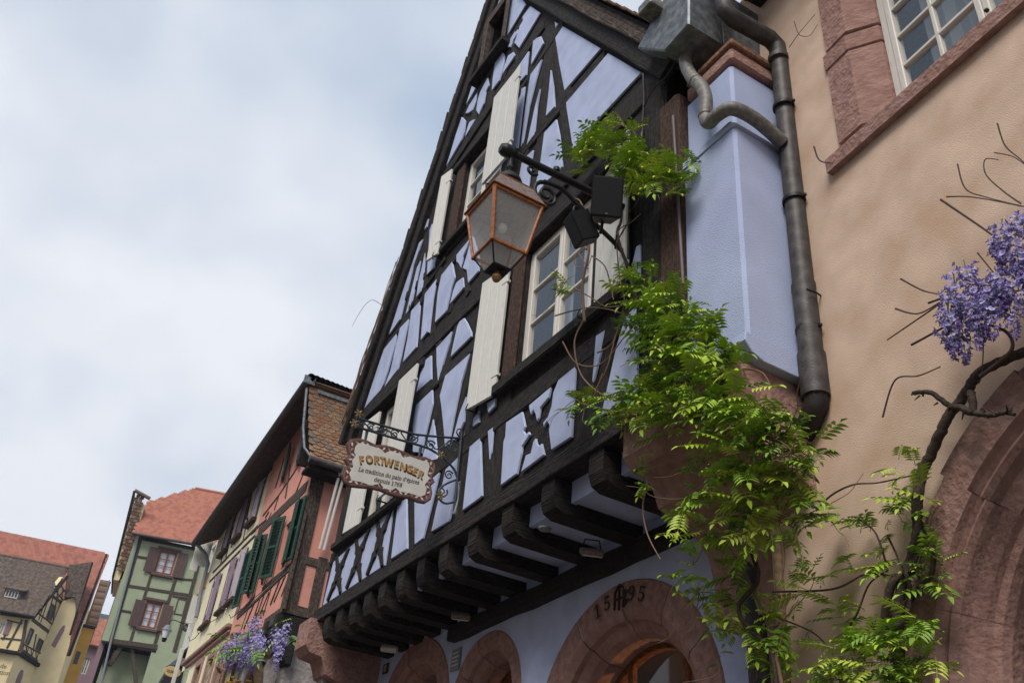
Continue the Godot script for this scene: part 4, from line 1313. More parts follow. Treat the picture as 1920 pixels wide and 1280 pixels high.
func shop_door(H: Node, c: Vector2, r: float) -> void:
	var z := -1.02
	var d := part(H, "arched_door", ring_mesh(c, r, r - 0.07, z - 0.06, z, 20), M.door_wood)
	for s in [-1.0, 1.0]:
		var lo := Vector3(c.x + s * (r - 0.07), 0.3, z - 0.06)
		var hi := Vector3(c.x + s * r, c.y, z)
		part(d, "door_post", MB.new().span(lo.min(hi), lo.max(hi), 0.006), M.door_wood)
		part(d, "mullion", MB.new().span(Vector3(c.x + s * r * 0.42 - 0.03, 0.3, z - 0.05), Vector3(c.x + s * r * 0.42 + 0.03, c.y + r * 0.86, z - 0.004), 0.008), M.door_wood)
	part(d, "transom", MB.new().span(Vector3(c.x - r + 0.05, c.y + 0.3 * r, z - 0.045), Vector3(c.x + r - 0.05, c.y + 0.3 * r + 0.07, z - 0.008), 0.008), M.door_wood)
	var gl := MB.new()
	var pl := PackedVector2Array()
	for k in 17: pl.append(c + Vector2(cos(PI * k / 16.0), sin(PI * k / 16.0)) * (r - 0.05))
	pl.append(Vector2(c.x - r + 0.05, 0.4))
	pl.append(Vector2(c.x + r - 0.05, 0.4))
	var idx := Geometry2D.triangulate_polygon(pl)
	for i in range(0, idx.size(), 3):
		gl.flat3([pl[idx[i]], pl[idx[i + 1]], pl[idx[i + 2]]], z - 0.03, Basis.IDENTITY, Vector3.ZERO, false)
	part(d, "pane", gl, M.glass)

func letter(parent: Node, called: String, s: String, size: float, at: Vector3, m: Material, font := "Droid Sans", roll := 0.0, depth := 0.004, bold := false, shear := 0.0, stretch := 1.0) -> MeshInstance3D:
	var tm := TextMesh.new()
	var f := SystemFont.new()
	f.font_names = PackedStringArray([font])
	f.font_weight = 700 if bold else 400
	tm.font = f
	tm.text = s
	tm.font_size = 64
	tm.pixel_size = size / 46.0
	tm.depth = depth
	var o := MeshInstance3D.new()
	o.mesh = tm
	o.name = called
	o.material_override = m
	parent.add_child(o, true)
	o.position = at
	o.basis = Basis(Vector3.BACK, roll) * Basis(Vector3(stretch, 0, 0), Vector3(shear, 1, 0), Vector3(0, 0, 1))
	return o

func tile_mesh(w: float, l: float, th: float) -> MB:  # beaver-tail tile lying in x (width), y (up the slope), z outward; round lower end
	var pl := PackedVector2Array([Vector2(-w / 2, l), Vector2(-w / 2, w * 0.32)])
	for k in 7:
		var q := PI + PI * k / 6.0
		pl.append(Vector2(cos(q) * w / 2, w * 0.30 + sin(q) * w * 0.30))
	pl.append(Vector2(w / 2, w * 0.32))
	pl.append(Vector2(w / 2, l))
	return MB.new().prism(pl, 0.0, th, Basis.IDENTITY, Vector3.ZERO, 0.003)

func roof_blue(H: Node) -> void:
	var apex := Vector2(-0.44, 12.85)
	var eL := Vector2(-2.98, 6.60)
	var eR := Vector2(3.10, 7.38)
	for s in [[eL, "left"], [eR, "right"]]:
		var e: Vector2 = s[0]
		var d := (apex - e).normalized()
		var n := Vector2(-d.y, d.x)
		if n.y < 0: n = -n
		part(H, "roof_slope", MB.new().prism(PackedVector2Array([e, apex, apex + n * 0.07, e + n * 0.07]), -6.3, 0.085), M.timber)
		# verge boards on the gable
		timber(H, "verge_board", e - n * 0.02 - d * 0.05, apex - n * 0.02, 0.13, 0.03, 0.10, M.grey_timber if e.x > 0 else M.timber)  # left board in darker wood: its backlit look is put into the colour
		timber(H, "rafter", e - n * 0.16, apex - n * 0.16, 0.16, -0.03, 0.05, M.timber)
		# tiles: every course has a verge tile whose end shows from the street
		var L := (apex - e).length()
		var rows := int(L / 0.14)
		var ang := atan2(d.y, d.x) - PI / 2
		var stf := MB.new()
		for r in rows:
			var o := e + d * (r * 0.14 - 0.04) + n * (0.075 + 0.012)
			# local frame: x along the depth of the roof (facade -z), y up the slope, z outward
			for k in 2:
				var mb := tile_mesh(0.17, 0.30, 0.016)
				var bx := Vector3(0, 0, -1) if e.x > 0 else Vector3(0, 0, 1)
				var by := Vector3(d.x, d.y, 0)
				var bz := bx.cross(by)
				if bz.y < 0:
					bx = -bx
					bz = -bz
				var bas := Basis(bx, by, bz) * Basis(Vector3.RIGHT, 0.06 + rng.randf_range(-0.02, 0.02)) * Basis(Vector3.BACK, rng.randf_range(-0.04, 0.04))
				var t := part(H, "roof_tile", mb, [M.tile_brown, M.tile_orange if e.x > 0 else M.tile_brown, M.tile_grey, M.tile_brown][rng.randi() % 4])  # no orange on the left: that backlit slope is darkened by tile colour
				t.transform = Transform3D(bas, Vector3(o.x, o.y, (0.075 if e.x > 0 else 0.0) - 0.175 * k - 0.03 * (r % 2)))
	var cap := []
	part(H, "ridge", MB.new().tube([Vector3(apex.x, apex.y + 0.12, 0.1), Vector3(apex.x, apex.y + 0.12, -6.2)], 0.12), M.tile_brown)

# ---------- the stuccoed neighbour on the right ----------
func tan_house() -> void:
	var H := thing("stucco_house", "tan stuccoed house with red sandstone window surround and carriage arch", "house", Vector3(3.47, 0, -3.08), -95)
	var c := Vector2(1.78, 2.56)
	var ro := 1.36
	# front wall with the window opening and the arch cut out
	var pl := PackedVector2Array([Vector2(-0.36, 0.0), Vector2(-0.36, 8.2), Vector2(0.66, 8.2), Vector2(0.66, 5.80), Vector2(2.36, 5.80), Vector2(2.36, 8.2), Vector2(6.0, 8.2), Vector2(6.0, 0), Vector2(c.x + ro, 0)])
	for k in 17:
		var q := PI * k / 16.0
		pl.append(c + Vector2(cos(q), sin(q)) * ro)
	pl.append(Vector2(c.x - ro, 0))
	part(H, "front_wall", MB.new().prism(pl, -0.45, 0.0), M.tan_stucco)
	# sandstone window surround, one stone after the other
	for a in [[0.52, 5.86, 0.86, 6.52, M.sandstone], [0.50, 6.54, 0.86, 6.68, M.sandstone_dark], [0.53, 6.70, 0.86, 7.6, M.sandstone], [2.14, 5.86, 2.5, 7.6, M.sandstone]]:
		var st := MB.new()
		# splayed reveal
		var p := PackedVector2Array([Vector2(a[0], -0.3), Vector2(a[2], -0.3), Vector2(a[2], -0.10), Vector2(lerpf(a[0], a[2], 0.55), 0.022), Vector2(a[0], 0.022)])
		if a[0] > 2.0: p = PackedVector2Array([Vector2(a[0], -0.3), Vector2(a[2], -0.3), Vector2(a[2], 0.022), Vector2(lerpf(a[0], a[2], 0.45), 0.022), Vector2(a[0], -0.10)])
		st.prism(p, -a[3], -a[1], Basis(Vector3(1, 0, 0), Vector3(0, 0, 1), Vector3(0, -1, 0)), Vector3.ZERO, 0.008)
		part(H, "surround_stone", st, a[4])
	part(H, "sill_stone", MB.new().prism(PackedVector2Array([Vector2(-0.3, 5.86), Vector2(-0.12, 5.86), Vector2(0.03, 5.82), Vector2(0.05, 5.80), Vector2(0.045, 5.70), Vector2(-0.3, 5.70)]), 0.42, 2.6, Basis(Vector3(0, 0, 1), Vector3(0, 1, 0), Vector3(1, 0, 0)), Vector3.ZERO, 0.008), M.sandstone)
	# mullioned casement with small panes
	var win := casement(H, 0.86, 5.85, 2.14, 7.6, -0.12, 6, 0.055, M.frame_paint, M.glass, 2, 2)
	part(H, "latch", MB.new().lathe(Vector3(1.53, 6.02, -0.10), [Vector2(0.0, 0.0), Vector2(0.012, 0.004), Vector2(0.012, 0.02), Vector2(0.0, 0.026)], 10, Basis(Vector3.RIGHT, PI / 2)), M.iron)
	var cu := MB.new()
	for i in 16:
		var x0 := lerpf(1.0, 2.12, i / 16.0)
		var x1 := lerpf(1.0, 2.12, (i + 1) / 16.0)
		cu.quad(Vector3(x0, 5.9, -0.34 - 0.025 * (i % 2)), Vector3(x1, 5.9, -0.34 - 0.025 * ((i + 1) % 2)), Vector3(x1, 7.6, -0.34 - 0.025 * ((i + 1) % 2)), Vector3(x0, 7.6, -0.34 - 0.025 * (i % 2)))
	part(H, "curtain", cu, M.slate_paint)
	# carriage arch of moulded sandstone
	var cuts := [0.0, 0.42, 0.80, 1.2, 1.57, 1.95, 2.34, 2.76, PI]
	for k in cuts.size() - 1:
		part(H, "arch_stone", carriage_stone(c, ro + 0.01, 1.02, cuts[k], cuts[k + 1], 0.03 + rng.randf_range(0, 0.004)), M.sandstone if k % 2 else M.sandstone_dark)
	for s in [-1.0, 1.0]:
		for j in 4:
			var y1 := c.y - j * 0.65
			var lo := Vector3(c.x + s * 1.02, maxf(0.0, y1 - 0.65), -0.5)
			var hi := Vector3(c.x + s * (ro + 0.01), y1, 0.03)
			part(H, "jamb_stone", carriage_jamb(c.x, s, ro + 0.01, 1.02, lo.y, hi.y, 0.03), M.sandstone if j % 2 else M.sandstone_dark)
	part(H, "gate", MB.new().span(Vector3(0.6, 0.0, -0.62), Vector3(3.0, 4.0, -0.55)), M.joist, "dark wooden gate deep in the arch")
	part(H, "body_wall", MB.new().span(Vector3(-0.62, 0.0, -6.0), Vector3(-0.40, 8.2, -0.46)), M.tan_stucco)
	part(H, "body_wall", MB.new().span(Vector3(5.8, 0.0, -6.0), Vector3(6.0, 8.2, -0.46)), M.tan_stucco)
	part(H, "back_wall", MB.new().span(Vector3(-0.62, 0.0, -6.2), Vector3(6.0, 8.2, -6.0)), M.tan_stucco)
	part(H, "floor", MB.new().span(Vector3(-0.4, 4.4, -5.9), Vector3(5.8, 4.6, -0.46)), M.floor_boards)
	# eaves far above
	part(H, "eaves_board", MB.new().span(Vector3(-0.10, 8.0, -0.2), Vector3(6.3, 8.12, 0.34), 0.01), M.joist)
	for i in 9:
		part(H, "rafter_end", MB.new().span(Vector3(-0.05 + i * 0.7, 7.86, -0.2), Vector3(0.07 + i * 0.7, 7.998, 0.28), 0.01), M.joist)
	part(H, "roof_slope", MB.new().prism(PackedVector2Array([Vector2(0.45, 8.13), Vector2(-3.2, 11.6), Vector2(-6.6, 8.13)]), -0.2, 6.4, Basis(Vector3(0, 0, 1), Vector3(0, 1, 0), Vector3(1, 0, 0))), M.tile_brown)

func carriage_profile(r1: float, r0: float, z: float) -> Array:
	return [[r1, -0.5], [r1, z], [r1 - 0.17, z], [r1 - 0.185, z - 0.03], [r1 - 0.20, z - 0.045], [r1 - 0.225, z - 0.03], [r1 - 0.245, z - 0.055], [r1 - 0.26, z - 0.10], [r0 + 0.06, z - 0.15], [r0 + 0.05, z - 0.18], [r0 + 0.015, z - 0.19], [r0, z - 0.23], [r0, -0.5]]

func carriage_stone(c: Vector2, r1: float, r0: float, q0: float, q1: float, z: float) -> MB:
	var mb := MB.new()
	mb.uo = Vector2(rng.randf() * 4, rng.randf() * 4)
	var pr := carriage_profile(r1 + rng.randf_range(0.0, 0.04), r0, z)
	var n := 6
	for k in n:
		var a := lerpf(q0, q1, float(k) / n)
		var b := lerpf(q0, q1, float(k + 1) / n)
		for i in pr.size() - 1:
			var f := func(e: Array, q: float) -> Vector3: return Vector3(c.x + e[0] * cos(q), c.y + e[0] * sin(q), e[1])
			mb.quad(f.call(pr[i], a), f.call(pr[i], b), f.call(pr[i + 1], b), f.call(pr[i + 1], a))
	return mb

func carriage_jamb(cx: float, s: float, r1: float, r0: float, y0: float, y1: float, z: float) -> MB:
	var mb := MB.new()
	mb.uo = Vector2(rng.randf() * 4, rng.randf() * 4)
	var pr := carriage_profile(r1 + rng.randf_range(0.0, 0.12), r0, z)
	for i in pr.size() - 1:
		var a := Vector3(cx + s * pr[i][0], y0, pr[i][1])
		var b := Vector3(cx + s * pr[i + 1][0], y0, pr[i + 1][1])
		var k := Vector3(0, y1 - y0, 0)
		if s < 0: mb.quad(a, b, b + k, a + k)
		else: mb.quad(b, a, a + k, b + k)
	return mb

# ---------- gutters and downpipes between the two houses ----------
func smooth_path(pts: Array, per := 6) -> Array:
	var r := []
	for i in pts.size() - 1:
		var a: Vector3 = pts[max(i - 1, 0)]
		var b: Vector3 = pts[i]
		var c: Vector3 = pts[i + 1]
		var d: Vector3 = pts[min(i + 2, pts.size() - 1)]
		for k in per:
			r.append(b.cubic_interpolate(c, a, d, float(k) / per))
	r.append(pts[-1])
	return r

func rainwater() -> void:
	var G := thing("box_gutter", "grey zinc box gutter end jutting out above the blue party wall", "gutter", Vector3(2.8, 7.2, -3.4), -90)
	# local x = world z + 3.4, z outward
	var pr := PackedVector2Array([Vector2(-0.38, 0.38), Vector2(-0.05, 0.0), Vector2(0.22, 0.02), Vector2(0.24, 0.62), Vector2(-0.06, 0.62)])
	part(G, "trough", MB.new().prism(pr, -1.6, 0.0, Basis.IDENTITY, Vector3.ZERO, 0.012), M.zinc)
	part(G, "bracket", MB.new().span(Vector3(-0.22, 0.50, -0.05), Vector3(-0.06, 0.60, 0.12), 0.01), M.zinc_old)
	part(G, "strap", MB.new().span(Vector3(0.238, 0.0, -0.34), Vector3(0.246, 0.62, -0.30), 0.002), M.zinc_old)
	var O := thing("outlet_pipe", "bent grey zinc pipe swinging from the box gutter round the party wall corner", "pipe", Vector3.ZERO)
	var path := smooth_path([Vector3(2.96, 7.30, -3.40), Vector3(2.955, 7.12, -3.40), Vector3(2.95, 6.90, -3.33), Vector3(2.95, 6.72, -3.24), Vector3(2.95, 6.56, -3.20), Vector3(2.95, 6.38, -3.21), Vector3(2.945, 6.30, -3.17), Vector3(2.94, 6.29, -3.08), Vector3(2.98, 6.29, -2.99), Vector3(3.14, 6.26, -2.955), Vector3(3.36, 6.18, -2.95)], 5)
	part(O, "pipe", MB.new().tube(path, 0.046, 0.046, 14), M.zinc_old)
	for k in [12, 24]:
		var a: Vector3 = path[k]
		var d: Vector3 = (path[k + 1] - path[k - 1]).normalized()
		part(O, "collar", MB.new().tube([a - d * 0.012, a + d * 0.012], 0.051, 0.051, 14), M.zinc_old)
	var P := thing("downpipe", "thick dark grey downpipe in the corner between blue and tan walls", "pipe", Vector3.ZERO)
	var dp := [Vector3(2.95, 7.9, -3.02), Vector3(2.95, 7.40, -2.99), Vector3(2.96, 7.27, -2.98), Vector3(3.02, 7.22, -2.975), Vector3(3.36, 7.24, -2.965), Vector3(3.42, 7.19, -2.96), Vector3(3.43, 7.05, -2.96), Vector3(3.42, 6.0, -2.955), Vector3(3.41, 5.0, -2.95)]
	part(P, "pipe", MB.new().tube(dp.slice(0, 8) + [dp[8]], 0.062, 0.062, 16), M.drain_dark)
	part(P, "lower_pipe", MB.new().tube([Vector3(3.41, 5.05, -2.95), Vector3(3.405, 4.42, -2.945)], 0.068, 0.068, 16), M.drain_dark)
	part(P, "socket", MB.new().tube([Vector3(3.405, 4.55, -2.945), Vector3(3.405, 4.28, -2.945)], 0.078, 0.078, 16), M.drain_dark)
	part(P, "elbow", MB.new().tube([Vector3(3.405, 4.34, -2.945), Vector3(3.405, 4.24, -2.945), Vector3(3.42, 4.16, -3.02), Vector3(3.5, 4.0, -3.4), Vector3(3.6, 3.86, -3.66), Vector3(3.61, 3.7, -3.68)], 0.066, 0.066, 14), M.cast_pipe)
	part(P, "foot_pipe", MB.new().tube([Vector3(3.61, 3.8, -3.68), Vector3(3.60, 0.1, -3.66)], 0.07, 0.07, 14), M.cast_pipe)
	for y in [7.05, 5.02]:
		part(P, "joint", MB.new().tube([Vector3(3.415, y + 0.02, -2.955), Vector3(3.415, y - 0.02, -2.955)], 0.071, 0.071, 16), M.drain_dark)
	for y in [6.55, 5.7, 4.72]:
		part(P, "clamp", MB.new().tube([Vector3(3.412, y + 0.012, -2.952), Vector3(3.412, y - 0.012, -2.952)], 0.0735, 0.0735, 16), M.iron)
		part(P, "clamp_bolt", MB.new().span(Vector3(3.41, y - 0.01, -2.885), Vector3(3.43, y + 0.01, -2.862), 0.003), M.iron)
	part(P, "wire_clamp", MB.new().tube([Vector3(3.34, 4.93, -2.87), Vector3(3.41, 4.93, -2.86), Vector3(3.485, 4.94, -2.88), Vector3(3.50, 4.95, -2.95)], 0.006, 0.006, 6), M.iron)
	var Y := thing("clay_pipe", "thin ochre pipe rising beside the black foot of the downpipe", "pipe", Vector3(3.44, 0.1, -3.34))
	part(Y, "pipe", MB.new().tube([Vector3(-0.03, 0, 0.0), Vector3(0, 3.5, 0)], 0.024, 0.024, 10), M.clay_pipe)
	for y in [0.9, 2.3]:
		part(Y, "clip", MB.new().tube([Vector3(-0.02, y, 0), Vector3(-0.02, y + 0.03, 0)], 0.029, 0.029, 10), M.clay_pipe)

# ---------- the row of houses climbing the street ----------
func tiled_field(parent: Node, called: String, o: Vector3, ex: Vector3, ey: Vector3, w: float, l: float, tw: float, step: float, m: Material, clip := PackedVector2Array()) -> MeshInstance3D:
	# courses of plain tiles too small to tell apart singly: real overlapping slabs joined into one part
	var ez := ex.cross(ey)
	var mb := MB.new()
	var rows := int(l / step)
	var cols := int(w / tw) + 1
	for r in rows:
		for c in cols:
			var x := (c + (0.5 if r % 2 else 0.0)) * tw
			var y := r * step
			if clip.size() > 0 and not Geometry2D.is_point_in_polygon(Vector2(x, y + step * 0.5), clip):
				continue
			var v := rng.randf_range(0.72, 1.1)
			mb.col = Color(v, v * rng.randf_range(0.92, 1.05), v * rng.randf_range(0.9, 1.08))
			var bas := Basis(ex, ey, ez) * Basis(Vector3.RIGHT, 0.05 + rng.randf_range(-0.012, 0.012))
			mb.box(o + ex * x + ey * (y + step * 0.65) + ez * 0.02, Vector3(tw * 0.95, step * 1.35, 0.02), bas)
	var t := part(parent, called, mb, m)
	t.set_meta("kind", "stuff")
	return t

func tile_material(called: String, from: StandardMaterial3D) -> StandardMaterial3D:
	var m: StandardMaterial3D = from.duplicate()
	m.resource_name = called
	m.vertex_color_use_as_albedo = true
	M[called] = m
	return m

func row_houses() -> void:
	var at := Vector3(4.43, 0, -15.84)
	tile_material("tiles_red_mixed", M.tile_red)
	tile_material("tiles_moss_mixed", M.tile_moss)
	tile_material("tiles_orange_mixed", M.tile_red_pale)
	tile_material("tiles_brown_mixed", M.tile_orange)
	# --- pink house
	var H := thing("pink_house", "salmon pink half-timbered house with green louvred shutters", "house", at, -91.5)
	var holes := [[-1.15, 7.34, -0.45, 8.36], [-2.32, 7.34, -1.75, 8.40], [-3.38, 7.34, -2.72, 8.42], [-1.62, 9.66, -1.25, 10.4], [-2.6, 9.66, -2.2, 10.4]]
	part(H, "front_wall", wall_mesh(-3.75, 6.38, 0.0, 10.9, holes, 0.0, 0.2), M.pink_wall)
	part(H, "side_wall", MB.new().span(Vector3(-0.2, 6.38, -3.5), Vector3(-0.002, 10.9, -0.201)), M.pink_wall)
	part(H, "back_wall", MB.new().span(Vector3(-3.75, 2.2, -3.7), Vector3(0, 10.9, -3.5)), M.grey_render)
	part(H, "floor", MB.new().span(Vector3(-3.7, 6.39, -3.5), Vector3(-0.2, 6.5, -0.2)), M.floor_boards)
	part(H, "ground_floor_wall", MB.new().span(Vector3(-3.7, 1.9, -3.4), Vector3(-0.12, 6.38, -0.28)), M.grey_render, "grey rendered ground floor wall")
	for i in PINK_TIMBERS.size():
		var t: Array = PINK_TIMBERS[i]
		timber(H, "timber", Vector2(minf(t[0], 0.0), t[1]), Vector2(minf(t[2], 0.0), t[3]), t[4] if t[4] < 0.3 else 0.26, -0.03, 0.012 + 0.002 * (i % 5), M.grey_timber, 0.6)
	# corner seen from below: post, rails and pink infill on the gable side (built in the plane x = 0)
	for b in [[-0.24, 6.38, 0.02, 9.05], [-0.62, 6.38, -0.44, 7.5]]:
		part(H, "corner_post", MB.new().span(Vector3(-0.02, b[1], b[0]), Vector3(0.03, b[3], b[2]), 0.01), M.grey_timber)
	for b in [[7.30, 7.45], [6.38, 6.56], [8.95, 9.1]]:
		part(H, "side_rail", MB.new().span(Vector3(-0.02, b[0], -1.4), Vector3(0.024, b[1], 0.0), 0.01), M.grey_timber)
	for u in [-0.1, -0.7, -1.3, -1.9, -2.5, -3.1]:
		part(H, "joist", MB.new().span(Vector3(u - 0.11, 6.12, -0.6), Vector3(u + 0.11, 6.375, 0.05), 0.015), M.joist)
	part(H, "bracket", MB.new().prism(PackedVector2Array([Vector2(0.08, 6.12), Vector2(0.08, 5.95), Vector2(-0.25, 5.55), Vector2(-0.35, 5.55), Vector2(-0.35, 6.12)]), -0.26, 0.05, Basis(Vector3(0, 0, 1), Vector3(0, 1, 0), Vector3(1, 0, 0)), Vector3.ZERO, 0.02), M.joist)
	# tile-hung slope on the gable side
	var bx := Vector3(0, 0, -1)
	for r in 19:
		var y := 9.16 + r * 0.078
		var flare := 0.24 * pow(1.0 - r / 18.0, 2.5)
		var tilt := 0.10 + 0.5 * pow(1.0 - r / 18.0, 2.0)
		for c in 8:
			var x := -0.40 + (1.0 - r / 18.0) * 0.26 + (c + (0.5 if r % 2 else 0.0)) * 0.16
			if x > 1.0: continue
			var t := part(H, "wall_tile", tile_mesh(0.155, 0.2, 0.014), [M.tile_orange, M.tile_ochre, M.tile_grey, M.tile_ochre, M.tile_orange][rng.randi() % 5])
			t.transform = Transform3D(Basis(bx, Vector3.UP, Vector3(1, 0, 0)) * Basis(Vector3.RIGHT, -tilt + rng.randf_range(-0.02, 0.02)), Vector3(0.10 + flare, y, -x))
	part(H, "slope_backing", MB.new().span(Vector3(-0.04, 9.1, -1.2), Vector3(0.03, 10.75, 0.34)), M.joist)
	part(H, "verge_strip", MB.new().tube([Vector3(0.36, 9.14, 0.18), Vector3(0.24, 9.35, 0.33), Vector3(0.14, 9.8, 0.42), Vector3(0.08, 10.66, 0.52)], 0.028, 0.028, 6), M.zinc, "pale zinc verge strip")
	part(H, "top_flashing", MB.new().span(Vector3(0.0, 10.60, -1.2), Vector3(0.14, 10.68, 0.3), 0.01), M.zinc)
	part(H, "pent_gutter", MB.new().tube([Vector3(0.42, 9.08, 0.24), Vector3(0.42, 9.06, -1.3)], 0.07, 0.07, 10), M.drain_dark)
	part(H, "pent_soffit", MB.new().span(Vector3(0.0, 8.92, -1.3), Vector3(0.36, 9.0, 0.22), 0.01), M.joist)
	# shutters
	for s in [[0.06, 0.44, 6.0, -1.0], [-0.46, 0.36, 12.0, 1.0], [-1.15, 0.35, 24.0, -1.0], [-1.76, 0.30, 16.0, 1.0], [-2.32, 0.34, 30.0, -1.0], [-2.70, 0.34, 20.0, 1.0], [-3.38, 0.34, 8.0, -1.0]]:
		shutter(H, Vector3(s[0], 7.32, 0.05), s[1], 1.22, s[2], M.green_paint, 1, s[3])
	for s in [[-1.24, 0.3, 20.0, 1.0], [-2.2, 0.3, 20.0, 1.0]]:
		shutter(H, Vector3(s[0], 9.64, 0.04), s[1], 0.8, s[2], M.green_paint, 1, s[3])
	for h in holes:
		casement(H, h[0], h[1], h[2], h[3], -0.1, 3, 0.04, M.brown_paint, M.glass, 1)
	for s in [[-0.45, -0.50], [-0.54, -0.58]]:
		part(H, "white_pipe", MB.new().tube([Vector3(0.36, 9.1, s[0] + 0.05), Vector3(0.10, 7.6, s[1] + 0.1)], 0.028, 0.028, 8), M.white_paint)
	# flower-box irons under the sills
	for u in [-0.7, -1.5, -2.4, -3.1]:
		part(H, "flower_iron", MB.new().tube([Vector3(u, 7.2, 0.02), Vector3(u, 7.05, 0.12), Vector3(u + 0.04, 6.95, 0.2), Vector3(u + 0.02, 7.02, 0.24)], 0.008, 0.008, 5), M.iron)
	# roof with ridge tiles
	roof_row(H, 0.12, -3.75, 10.86, "tiles_brown_mixed", 3.5)
	var hy := Vector3(-3.5, 1.98, 0).normalized()
	var ho := Vector3(0.16, 10.78, 0.50)
	part(H, "hip_slope", MB.new().prism(PackedVector2Array([Vector2(0, 0), Vector2(5.0, 0), Vector2(5.0, 4.0), Vector2(3.0, 4.0)]), -0.05, -0.005, Basis(Vector3(0, 0, -1), hy, Vector3(0, 0, -1).cross(hy)), ho), M.tile_brown)
	tiled_field(H, "hip_tiles", ho, Vector3(0, 0, -1), hy, 5.0, 4.0, 0.17, 0.13, M.tiles_brown_mixed, PackedVector2Array([Vector2(-0.05, -0.1), Vector2(5.0, -0.1), Vector2(5.0, 4.0), Vector2(3.0, 4.0)]))
	for i in 16:
		part(H, "hip_tile", MB.new().lathe(Vector3(0.10 - 0.18 * i, 10.90 + 0.102 * i, 0.46 - 0.153 * i), [Vector2(0.03, -0.10), Vector2(0.085, -0.09), Vector2(0.07, 0.09), Vector2(0.03, 0.10)], 10, Basis(Vector3(0.76, -0.2, 0.62).normalized().cross(Vector3.UP).normalized(), Vector3(-0.70, 0.40, -0.60).normalized(), Vector3(0.4, 0.9, 0.1).normalized()).orthonormalized()), M.tile_grey)
	# --- cream house
	H = thing("cream_house", "cream house with purple shutters and brown timber bands beside the pink house", "house", at, -91.5)
	holes = [[-4.75, 9.55, -4.2, 10.5], [-5.95, 9.55, -5.4, 10.5], [-7.2, 9.55, -6.65, 10.5], [-4.72, 7.72, -4.15, 8.85], [-5.55, 7.72, -5.0, 8.85], [-7.0, 7.72, -6.35, 8.85], [-4.25, 4.6, -3.88, 6.6], [-5.25, 4.6, -4.7, 6.6], [-6.4, 4.6, -5.9, 6.65]]
	part(H, "front_wall", wall_mesh(-8.25, 6.9, -3.76, 10.6, holes.slice(0, 6), -0.02, 0.2), M.cream_wall)
	part(H, "ground_floor_wall", wall_mesh(-7.3, 2.5, -3.76, 6.9, holes.slice(6), -0.021, 0.2), M.cream_wall)
	part(H, "side_wall", MB.new().span(Vector3(-8.25, 6.9, -3.5), Vector3(-8.1, 10.6, -0.225)), M.cream_wall)
	part(H, "back_wall", MB.new().span(Vector3(-8.25, 2.5, -3.7), Vector3(-3.76, 10.6, -3.5)), M.cream_wall)
	for i in CREAM_TIMBERS.size():
		var t: Array = CREAM_TIMBERS[i]
		timber(H, "timber", Vector2(clampf(t[0], -8.2, -3.78), t[1]), Vector2(clampf(t[2], -8.2, -3.78), t[3]), t[4], -0.05, 0.0 + 0.002 * (i % 4), M.grey_timber, 0.6)
	part(H, "string_course", MB.new().span(Vector3(-7.9, 6.96, -0.03), Vector3(-3.78, 7.06, 0.10), 0.02), M.sandstone)
	part(H, "string_course", MB.new().span(Vector3(-7.6, 6.86, -0.03), Vector3(-3.78, 6.93, 0.05), 0.02), M.sandstone)
	for i in holes.size():
		var h: Array = holes[i]
		casement(H, h[0], h[1], h[2], h[3], -0.12, 3, 0.04, M.frame_paint, M.glass, 2)
		if i < 6:
			var w: float = (h[2] - h[0]) * 0.5
			var pm: Material = M.purple_paint if i % 3 != 0 else M.mauve_paint
			shutter(H, Vector3(h[0], h[1], 0.02), w, h[3] - h[1], 10.0, pm, 0, 1.0)
			shutter(H, Vector3(h[2], h[1], 0.02), w, h[3] - h[1], 4.0, M.mauve_paint if i == 3 else pm, 0, -1.0)
			part(H, "window_sill", MB.new().span(Vector3(h[0] - 0.06, h[1] - 0.1, -0.05), Vector3(h[2] + 0.06, h[1] - 0.01, 0.09), 0.012), M.timber_brown)
		else:
			for e in [[h[0] - 0.1, h[1], h[0], h[3] + 0.12], [h[2], h[1], h[2] + 0.1, h[3] + 0.12]]:
				part(H, "surround_stone", MB.new().span(Vector3(e[0], e[1], -0.1), Vector3(e[2], e[3], 0.015), 0.01), M.sandstone)
			part(H, "lintel_stone", MB.new().span(Vector3(h[0], h[3], -0.1), Vector3(h[2], h[3] + 0.12, 0.012), 0.01), M.sandstone)
	for u in [-4.1, -5.0, -6.1, -6.9]:
		part(H, "flower_iron", MB.new().tube([Vector3(u, 7.6, 0.02), Vector3(u, 7.4, 0.12), Vector3(u + 0.05, 7.3, 0.22), Vector3(u + 0.03, 7.4, 0.27)], 0.009, 0.009, 5), M.iron)
	roof_row(H, -3.76, -8.25, 10.86 - 0.1 * 3.76, "tiles_brown_mixed")
	# long gutter along both eaves
	var G := thing("eaves_gutter", "long dark gutter along the eaves of the pink and cream houses", "gutter", at, -91.5)
	part(G, "channel", MB.new().tube([Vector3(0.14, 10.80, 0.55), Vector3(-4.0, 10.42, 0.55), Vector3(-8.3, 10.02, 0.55)], 0.075, 0.075, 10), M.drain_dark)
	part(G, "end_cap", MB.new().span(Vector3(0.13, 10.72, 0.40), Vector3(0.16, 10.9, 0.63), 0.006), M.zinc)
	part(G, "downpipe", MB.new().tube([Vector3(-8.15, 10.0, 0.5), Vector3(-8.18, 9.8, 0.2), Vector3(-8.18, 9.6, 0.08), Vector3(-8.15, 8.9, 0.08), Vector3(-8.08, 8.2, 0.02)], 0.05, 0.05, 8), M.slate_paint)
	# --- narrow house with white shutters
	H = thing("narrow_house", "narrow pale house with white shutters squeezed past the cream house", "house", at, -91.5)
	part(H, "front_wall", wall_mesh(-9.4, 7.6, -8.27, 10.4, [[-9.1, 8.1, -8.6, 9.0], [-9.1, 9.5, -8.6, 10.3]], -0.06, 0.2), M.white_wall)
